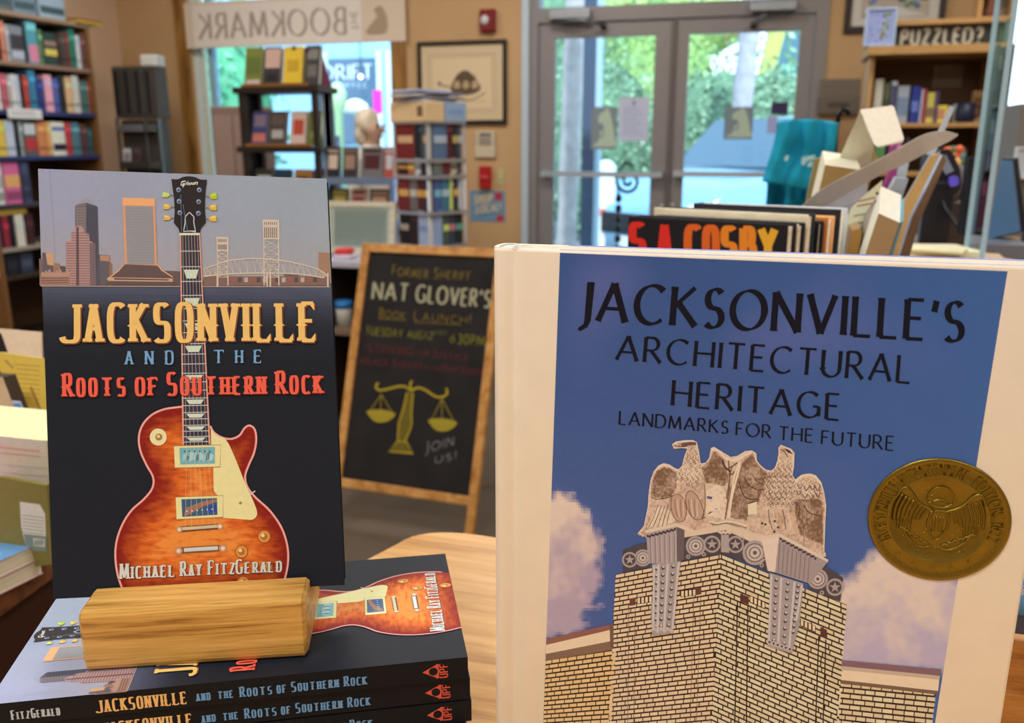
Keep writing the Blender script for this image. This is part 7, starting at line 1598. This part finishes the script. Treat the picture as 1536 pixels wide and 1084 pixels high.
def gp_(x, y, Y): return aty(x, y, Y)
c = gp_(1090, 150, 14); leaves('hedge', 'dense clipped green hedge behind the parked car outside the right door', 'hedge', (c.x + .25, 14, 1.1), (1.75, .45, 1.35), 6500, G_, .042, seed=2)
c = gp_(1190, 160, 14.4); leaves('hedge', 'lower green hedge at the far right outside the right door glass', 'hedge', (c.x + .9, 15.6, 1.0), (1.5, .5, 1.3), 4000, G_, .042, seed=3)
c = gp_(905, 150, 13); leaves('shrub', 'dark green rounded shrub outside the left door glass', 'shrub', (c.x - .1, 12.6, 1.2), (.95, .5, 1.45), 4500, G_, .042, seed=4)
c = gp_(968, 90, 14); leaves('shrub', 'bright yellow green shrub outside behind the left door glass', 'shrub', (c.x - .1, 15.8, 1.6), (1.1, .6, 2.1), 4500, GY_, .045, seed=5)
c = gp_(925, 50, 16); leaves('flowering_tree', 'tree with pink red blossoms outside above the left door shrubs', 'tree', (c.x - .2, 20.5, 3.9), (2.6, .7, 1.4), 1700, [rgb(170, 196, 120), rgb(226, 110, 110), rgb(236, 150, 140), rgb(150, 190, 110), rgb(190, 210, 140)], .06, seed=6)
c = gp_(1060, 60, 18); leaves('airy_tree', 'pale green airy tree crown outside above the hedge', 'tree', (c.x, 18.4, 3.5), (2.2, .7, 1.3), 1000, [rgb(150, 190, 140), rgb(190, 210, 180), rgb(120, 170, 120)], .09, core=False, seed=7)
c = gp_(840, 120, 15); leaves('shrub', 'light green foliage outside left of the white palm trunk', 'shrub', (c.x - .5, 16.9, 2.2), (1.1, .4, 2.5), 900, G_ + GY_, .08, seed=8)
c = gp_(335, 150, 10); leaves('shrub', 'soft green foliage outside at the left side of the shop window', 'shrub', (c.x - .2, 10.3, 1.6), (.75, .6, 1.6), 1300, [rgb(90, 170, 130), rgb(120, 190, 150), rgb(70, 150, 110)], .07, seed=9)
c = gp_(590, 60, 14); leaves('shrub', 'pale green foliage outside at the upper right of the shop window', 'shrub', (c.x, 14, 2.9), (.8, .5, .8), 700, [rgb(120, 190, 150), rgb(150, 210, 170)], .08, seed=10)
def trunk(name, label, xt, yt, xb, yb, Y, w_, col, m=None, n=10):
    p0, p1 = gp_(xb, yb, Y), gp_(xt, yt, Y); d = (p1 - p0); p1 = p0 + d * 1.8; k = (p0.z + .1) / max(.01, -d.z) if d.z < 0 else 0; base = p0 - d * ((p0.z + .05) / d.z)
    b = MB(); pts = [tuple(base + (p1 - base) * i / n - base) for i in range(n + 1)]; b.tube(pts, [w_ * (1 + .06 * sin(i * 2.4)) for i in range(n + 1)], col, 12); o = b.build(name, m or mat('bark', .95, 0, 9, .25, .6)); o.location = base; return tag(o, label, 'tree')
trunk('palm_trunk', 'pale palm trunk outside at the left edge of the left door glass', 862, 60, 852, 300, 8.4, .1, rgb(176, 172, 172))
trunk('slender_tree', 'slender pale tree trunk outside behind the right door glass', 1124, 50, 1113, 160, 12.5, .13, rgb(170, 168, 176))
q0, q1 = gp_(873, 200, 7.2), gp_(892, 200, 7.2)
b = MB(); b.box(0, 0, 0, q1.x - q0.x, .12, 3.4, rgb(66, 84, 110)); o = b.build('entrance_post', PAINT()); o.matrix_world = TM(q0.x, 7.2, -.02); m_ = MB(); m_.box(q1.x - q0.x, 0, 0, q1.x - q0.x + .035, .1, 3.4, rgb(170, 200, 220)); m_.build('post_edge', PAINT(), o); tag(o, 'dark blue square entrance post outside the left door', 'post')
q0, q1 = gp_(893, 285, 9.3), gp_(925, 222, 9.3); w_ = q1.x - q0.x; h_ = q1.z
b = MB(); q = [(0, 0), (w_, 0), (w_, h_ * .8)] + [(w_ / 2 + w_ / 2 * cos(pi * k / 8), h_ - w_ * .5 + w_ * .5 * sin(pi * k / 8)) for k in range(9)][0:] ; q = [(0, 0), (w_, 0)] + [(w_ / 2 + w_ / 2 * cos(pi * k / 8), h_ - w_ * .5 + w_ * .5 * sin(pi * k / 8)) for k in range(9)]
b.prism(q, 0, .08, rgb(236, 240, 240), Matrix.Rotation(pi / 2, 4, 'X')); o = b.build('rounded_board', PAINT()); o.location = (q0.x, 9.3, -.12); m_ = MB(); m_.box(.02, -.085, .62, w_ - .02, -.081, .7, rgb(220, 130, 120)); m_.build('red_stripe', PAINT(), o); tag(o, 'white round-topped board standing outside the left door', 'sign')
# black iron post with a scroll
p = gp_(928, 300, 6.5); t = thing('iron_post', 'black ornamental iron post with scroll top outside the left door', 'post', TM(p.x, 6.5, -.02)); zt = gp_(928, 280, 6.5).z
b = MB(); [b.blob((0, 0, .05 + k * .075), (.026, .026, .034), rgb(20, 20, 24), k, .1, 10, 6) for k in range(int(zt / .075))]; b.build('twisted_shaft', METAL(), t)
b = MB(); b.tube([(.07 + .09 * (1 - k / 22) * cos(k * .5 + pi), 0, zt + .06 + .09 * (1 - k / 22) * sin(k * .5 + pi)) for k in range(20)], .014, rgb(20, 20, 24), 8); b.tube([(0, 0, zt - .05), (-.03, 0, zt + .1), (.04, 0, zt + .2), (.1, 0, zt + .17)], .012, rgb(20, 20, 24), 8); b.build('scroll', METAL(), t)
b = MB(); b.lathe([(.1, 0), (.1, .02), (.03, .04)], rgb(20, 20, 24), 16); b.build('foot', METAL(), t)
# beam, building, awning on the right
p0, p1 = gp_(1133, 122, 17), gp_(1155, 44, 17); b = MB(); d = (p1 - p0); u = Vector((1, 0, 0)) * .28; base = p0 - d * ((p0.z + .05) / d.z); tp = p0 + d * 1.7; b.add([(base + Vector((0, 0, 0))) - base, u, u + Vector((0, .3, 0)), Vector((0, .3, 0)), tp - base, tp - base + u, tp - base + u + Vector((0, .3, 0)), tp - base + Vector((0, .3, 0))], [(3, 2, 1, 0), (4, 5, 6, 7), (0, 1, 5, 4), (1, 2, 6, 5), (2, 3, 7, 6), (3, 0, 4, 7)], rgb(190, 196, 110)); o = b.build('leaning_beam', PAINT()); o.location = base; tag(o, 'pale yellow slanting beam outside above the hedge at the right door', 'beam')
q0 = gp_(1160, 118, 20); bd = thing('teal_building', 'grey blue building with teal awning outside beyond the hedge', 'building', TM(q0.x, 20, -.02)); 
b = MB(); b.box(0, 0, 0, 3.5, 1, 5.2, rgb(84, 124, 150)); b.build('wall', PAINT(), bd); za = gp_(1160, 117, 20).z; zb2 = gp_(1160, 96, 20).z
b = MB(); b.add([(-.25, -.6, za), (.62, -.6, za), (.62, 0, zb2), (-.25, 0, zb2), (-.25, -.55, za), (.62, -.55, za), (.62, 0, zb2 - .05), (-.25, 0, zb2 - .05)], [(0, 1, 2, 3), (7, 6, 5, 4), (0, 4, 5, 1), (1, 5, 6, 2), (3, 7, 4, 0)], rgb(10, 130, 134)); b.build('awning', FABRIC(), bd)
b = MB(); b.box(.55, -.05, 0, .7, 0, 5.2, rgb(226, 240, 244)); b.build('pilaster', PAINT(), bd)
for k in range(3): b = MB(); b.box(1 + k * .8, -.03, 2.6, 1.5 + k * .8, 0, 3.8, rgb(70, 90, 110)); b.build('window', mat('dark_glass', .15, 0, 9, .03), bd)

# parked car
car = thing('parked_car', 'light blue parked car seen outside through both door panes', 'car', None)
BL_ = rgb(130, 180, 214); cm_ = mat('car_paint', .22, .1, 20, .03, 0, .5)
def section(x):
    """half width and heights along the car; front at x=0"""
    L = 4.5; t = x / L
    zt = .72 + .25 * min(1, t / .06) if t < .06 else .97 + .10 * (t - .06) / .2 if t < .26 else 1.07 + .53 * (t - .26) / .14 if t < .40 else 1.6 + .05 * sin((t - .4) / .45 * pi) if t < .85 else 1.6 - .5 * (t - .85) / .15
    hw = .9 * (1 - .22 * (max(0, .08 - t) / .08) ** 2 - .15 * (max(0, t - .93) / .07) ** 2)
    return zt, hw
xs_ = [0, .05, .15, .3, .6, .9, 1.17, 1.3, 1.5, 1.8, 2.2, 2.7, 3.2, 3.6, 3.83, 4.1, 4.35, 4.5]; vs = []; NS = 13
for x in xs_:
    zt, hw = section(x); belt = min(zt - .02, 1.02)
    ring_ = [(-hw * .92, .28), (-hw, .45), (-hw, .75), (-hw * .98, belt * .96), (-hw * (.95 if zt < 1.1 else .88), (belt + zt) / 2 if zt > 1.1 else zt * .97), (-hw * (.7 if zt < 1.1 else .74), zt - (.02 if zt < 1.1 else .03)), (0, zt)]
    ring_ = ring_ + [(-a_, z_) for a_, z_ in reversed(ring_[:-1])]
    vs += [(x, a_, z_) for a_, z_ in ring_]
fs = [tuple(range(NS)), tuple((len(xs_) - 1) * NS + k for k in range(NS - 1, -1, -1))]
for i in range(len(xs_) - 1):
    for k in range(NS): fs.append((i * NS + k, (i + 1) * NS + k, (i + 1) * NS + (k + 1) % NS, i * NS + (k + 1) % NS))
b = MB(); b.add(vs, fs, BL_, True); b.build('body', cm_, car)
GLC = rgb(60, 90, 110); gmm = mat('car_glass', .08, 0, 9, .03, 0, .8)
b = MB(); b.add([(1.2, -.66, 1.09), (1.2, .66, 1.09), (1.72, .58, 1.58), (1.72, -.58, 1.58)], [(0, 1, 2, 3)], GLC); b.v = [(x - .03, y, z + .02) for x, y, z in b.v]; b.build('windshield', gmm, car)
for s in (-1, 1):
    for xa, xb in ((1.75, 2.6), (2.7, 3.5)):
        b = MB(); b.add([(xa, s * .905, 1.06), (xb, s * .905, 1.06), (xb - .08, s * .80, 1.5), (xa + .18, s * .80, 1.5)], [(0, 1, 2, 3) if s < 0 else (3, 2, 1, 0)], GLC); b.build('side_window', gmm, car)
    b = MB(); b.blob((1.55, s * 1.0, 1.08), (.07, .1, .07), BL_, 1, .05, 10, 8); b.build('side_mirror', cm_, car)
    b = MB(); b.blob((.1, s * .68, .72), (.1, .16, .08), rgb(230, 240, 244), 2, .05, 12, 8); b.build('headlight', gmm, car)
    for wx in (.85, 3.6):
        w = MB(); w.lathe([(.2, -.1), (.31, -.1), (.33, -.07), (.33, .07), (.31, .1), (.2, .1)], rgb(30, 32, 36), 28, Matrix.Translation((wx, s * .82, .33)) @ Matrix.Rotation(pi / 2, 4, 'X')); w_o = w.build('wheel', mat('rubber', .8), car)
        w = MB(); w.lathe([(.19, -.085), (.2, .0), (.19, .105), (.05, .11), (0, .11)], rgb(170, 176, 184), 20, Matrix.Translation((wx, s * .83, .33)) @ Matrix.Rotation(-s * pi / 2, 4, 'X')); w.build('hubcap', METAL(), w_o)
b = MB(); b.rbox(-.03, -.55, .45, .03, .55, .66, rgb(40, 44, 50), .01); b.build('grille', METAL(), car)
b = MB(); b.rbox(-.04, -.26, .32, -.02, .26, .43, rgb(226, 230, 230), .004); b.build('number_plate', PAINT(), car)
cp = gp_(938, 300, 8.7); car.matrix_world = TM(cp.x + .12, 8.9, -.12, radians(52)) @ Matrix.Scale(1.02, 4)

# shop across the street seen through the window
SY = 13.0; q0, q1 = gp_(470, 200, SY), gp_(586, 60, SY)
sf = thing('shop', 'blue grey shop front across the street with white lettering seen through the window', 'building', TM(q0.x, SY, -.12)); w_ = q1.x - q0.x
b = MB(); b.box(-1.6, 0, 0, w_ + .3, .4, 4.6, rgb(150, 196, 226)); b.build('wall', PAINT(), sf)
xa, xb = gp_(496, 120, SY).x - q0.x, gp_(569, 120, SY).x - q0.x; za, zb2 = gp_(530, 212, SY).z + .12, gp_(530, 88, SY).z + .12
b = MB(); b.box(xa, -.06, za, xb, 0, zb2, rgb(84, 112, 140)); b.build('shop_window', mat('dark_glass', .15, 0, 9, .03), sf)
for x in (xa - .08, xb, xb + .16): b = MB(); b.box(x, -.1, 0, x + .08, 0, zb2 + .1, rgb(210, 232, 244)); b.build('pilaster', PAINT(), sf)
a = Art(); zt0, zt1 = gp_(530, 119, SY).z + .12, gp_(530, 98, SY).z + .12; x0_, x1_ = gp_(486, 100, SY).x - q0.x, gp_(561, 100, SY).x - q0.x
a.text('DRIFT', (x0_, zt0), (x1_, zt0), (x0_, zt1), (x1_, zt1), rgb(226, 240, 250), 'light', 2)
a.text('COFFEE', (x0_ + .15, zt0 - .13), (x1_ - .1, zt0 - .13), (x0_ + .15, zt0 - .05), (x1_ - .1, zt0 - .05), rgb(200, 220, 236), 'light', 2)
a.mb(lambda x, y: (x, y), z0=.002).build('shop_lettering', PRINT(), sf, TM(0, -.0625, 0, 0, pi / 2))
q = gp_(564, 135, 9.0); q2 = gp_(571, 170, 9.0); b = MB(); b.box(0, 0, 0, .1, .01, q.z - q2.z, rgb(226, 60, 190)); o = b.build('magenta_pennant', FABRIC()); o.location = (gp_(559, 135, 9.0).x, 9.0, q2.z); b = MB(); b.tube([(.05, .02, q.z - q2.z + .12), (.05, .02, -q2.z - .1)], .012, rgb(220, 225, 230), 8); b.build('pennant_pole', METAL(), o); tag(o, 'magenta pennant on a thin pole outside the shop window', 'flag')
q = gp_(533, 148, 10); b = MB(); b.lathe([(.02, -q.z - .02), (.02, -.18), (.17, -.16), (.14, -.06), (.06, -.01), (0, 0)], rgb(230, 240, 230), 20); o = b.build('street_umbrella', FABRIC()); o.location = (q.x, 10, q.z); tag(o, 'small white umbrella outside the shop window left of the pennant', 'umbrella')
q = gp_(506, 125, 9.6); b = MB(); b.lathe([(.06, -q.z - .02), (.05, -.3), (.09, -.26), (.1, -.1), (.05, 0), (0, .02)], rgb(180, 220, 170), 16); o = b.build('green_bollard', PAINT()); o.location = (q.x, 9.6, q.z); tag(o, 'pale green bollard outside the window beside the dark book tower', 'bollard')
m_e = bpy.data.materials.new('warm_bulb'); m_e.use_nodes = True; bs = m_e.node_tree.nodes['Principled BSDF']; bs.inputs['Emission Color'].default_value = (1, .75, .35, 1); bs.inputs['Emission Strength'].default_value = 4
q = gp_(541, 115, SY - .4); b = MB(); b.blob((0, 0, 0), (.035, .035, .035), (1, .8, .4), 0, 0, 12, 8); o = b.build('lamp_bulb', m_e); o.location = q; m_ = MB(); m_.tube([(0, 0, .05), (0, 0, 1.4)], .008, rgb(60, 60, 60), 6); m_.build('lamp_cord', METAL(), o); tag(o, 'glowing warm bulb hanging before the shop front across the street', 'lamp')

# the white-haired visitor by the window
pp_ = aty(556, 195, 5.08); HX, HY = pp_.x, 5.08; HT_ = aty(556, 168, 5.08).z
pe = thing('person', 'person with white hair and white blouse standing by the window behind the book racks', 'person', TM(HX, HY, 0, radians(-12)))
K = HT_ / 1.62
me = bpy.data.meshes.new('body')
J = {'pel': (0, 0, .88, .13), 'wai': (0, 0, 1.02, .115), 'che': (0, 0, 1.2, .14), 'sho': (-.01, 0, 1.33, .1), 'nek': (.0, 0, 1.4, .048), 'hd1': (.015, 0, 1.47, .075), 'hd2': (.02, 0, 1.55, .08)}
for s, k in ((-1, 'l'), (1, 'r')):
    J.update({k + 'sh': (-.01, s * .15, 1.31, .055), k + 'el': (-.03, s * .2, 1.06, .04), k + 'wr': (.08, s * .2, .86, .028), k + 'ha': (.13, s * .2, .8, .03), k + 'hi': (0, s * .09, .84, .09), k + 'kn': (.02, s * .1, .47, .058), k + 'an': (-.02, s * .1, .08, .038), k + 'to': (.13, s * .1, .03, .035)})
ks_ = list(J); ed = [('pel', 'wai'), ('wai', 'che'), ('che', 'sho'), ('sho', 'nek'), ('nek', 'hd1'), ('hd1', 'hd2')]
for k in 'lr': ed += [('sho', k + 'sh'), (k + 'sh', k + 'el'), (k + 'el', k + 'wr'), (k + 'wr', k + 'ha'), ('pel', k + 'hi'), (k + 'hi', k + 'kn'), (k + 'kn', k + 'an'), (k + 'an', k + 'to')]
me.from_pydata([tuple(c * K for c in J[k][:3]) for k in ks_], [(ks_.index(a), ks_.index(c)) for a, c in ed], [])
bo = bpy.data.objects.new('body', me); COL.objects.link(bo); bo.parent = pe
bo.modifiers.new('skin', 'SKIN'); sv = me.skin_vertices[0].data
for i, k in enumerate(ks_): sv[i].radius = (J[k][3] * K,) * 2
sv[0].use_root = True; ss = bo.modifiers.new('sub', 'SUBSURF'); ss.levels = ss.render_levels = 2
mm = bpy.data.materials.new('clothed_body'); mm.use_nodes = True; n_ = mm.node_tree; t_ = n_.nodes.new('ShaderNodeTexCoord'); s_ = n_.nodes.new('ShaderNodeSeparateXYZ'); r_ = n_.nodes.new('ShaderNodeValToRGB'); mr2 = n_.nodes.new('ShaderNodeMath'); mr2.operation = 'DIVIDE'; mr2.inputs[1].default_value = HT_
n_.links.new(t_.outputs['Object'], s_.inputs[0]); n_.links.new(s_.outputs['Z'], mr2.inputs[0]); n_.links.new(mr2.outputs[0], r_.inputs[0]); n_.links.new(r_.outputs[0], n_.nodes['Principled BSDF'].inputs['Base Color']); r_.color_ramp.interpolation = 'CONSTANT'
r_.color_ramp.elements[0].color = (.08, .09, .15, 1); r_.color_ramp.elements[1].position = .86; r_.color_ramp.elements[1].color = (.55, .36, .28, 1); e = r_.color_ramp.elements.new(.53); e.color = (.8, .8, .78, 1)
me.materials.append(mm)
b = MB(); b.blob((-.02 * K, 0, 1.545 * K), (.098 * K, .09 * K, .1 * K), rgb(235, 228, 210), 3, .15, 20, 12, 4); b.v = [(x - max(0, (x - .02)) * .8, y, z) for x, y, z in b.v]; b.blob((-.055 * K, 0, 1.47 * K), (.06 * K, .085 * K, .09 * K), rgb(232, 226, 210), 5, .15, 14, 9, 4); b.build('hair', mat('hair', .8, 0, 90, .15, .4), pe)
b = MB(); b.blob((.105 * K, 0, 1.5 * K), (.02 * K, .012 * K, .022 * K), (.5, .32, .25), 0, 0, 10, 7)
for s in (-1, 1): b.blob((.088 * K, s * .03 * K, 1.53 * K), (.012, .014, .008), (.06, .05, .05), 0, 0, 8, 6); b.blob((.0, s * .083 * K, 1.5 * K), (.016, .01, .026), (.5, .32, .25), 0, 0, 8, 6)
b.blob((.092 * K, 0, 1.455 * K), (.01, .022, .006), (.4, .15, .14), 0, 0, 8, 6); b.build('face_features', PLASTIC(), pe)
for s, k in ((-1, 'l'), (1, 'r')):
    b = MB(); hx, hy, hz = (c * K for c in J[k + 'ha'][:3])
    for j in range(4): y_ = hy + (j - 1.5) * .018; b.tube([(hx, y_, hz), (hx + .035, y_, hz - .02), (hx + .05 - .004 * abs(j - 1), y_, hz - .055)], [.0095, .0085, .007], (.55, .36, .28), 7)
    b.tube([(hx - .01, hy - s * .02, hz), (hx + .02, hy - s * .045, hz - .01), (hx + .035, hy - s * .045, hz - .035)], [.011, .01, .008], (.55, .36, .28), 7); b.build('fingers', PLASTIC(), pe)
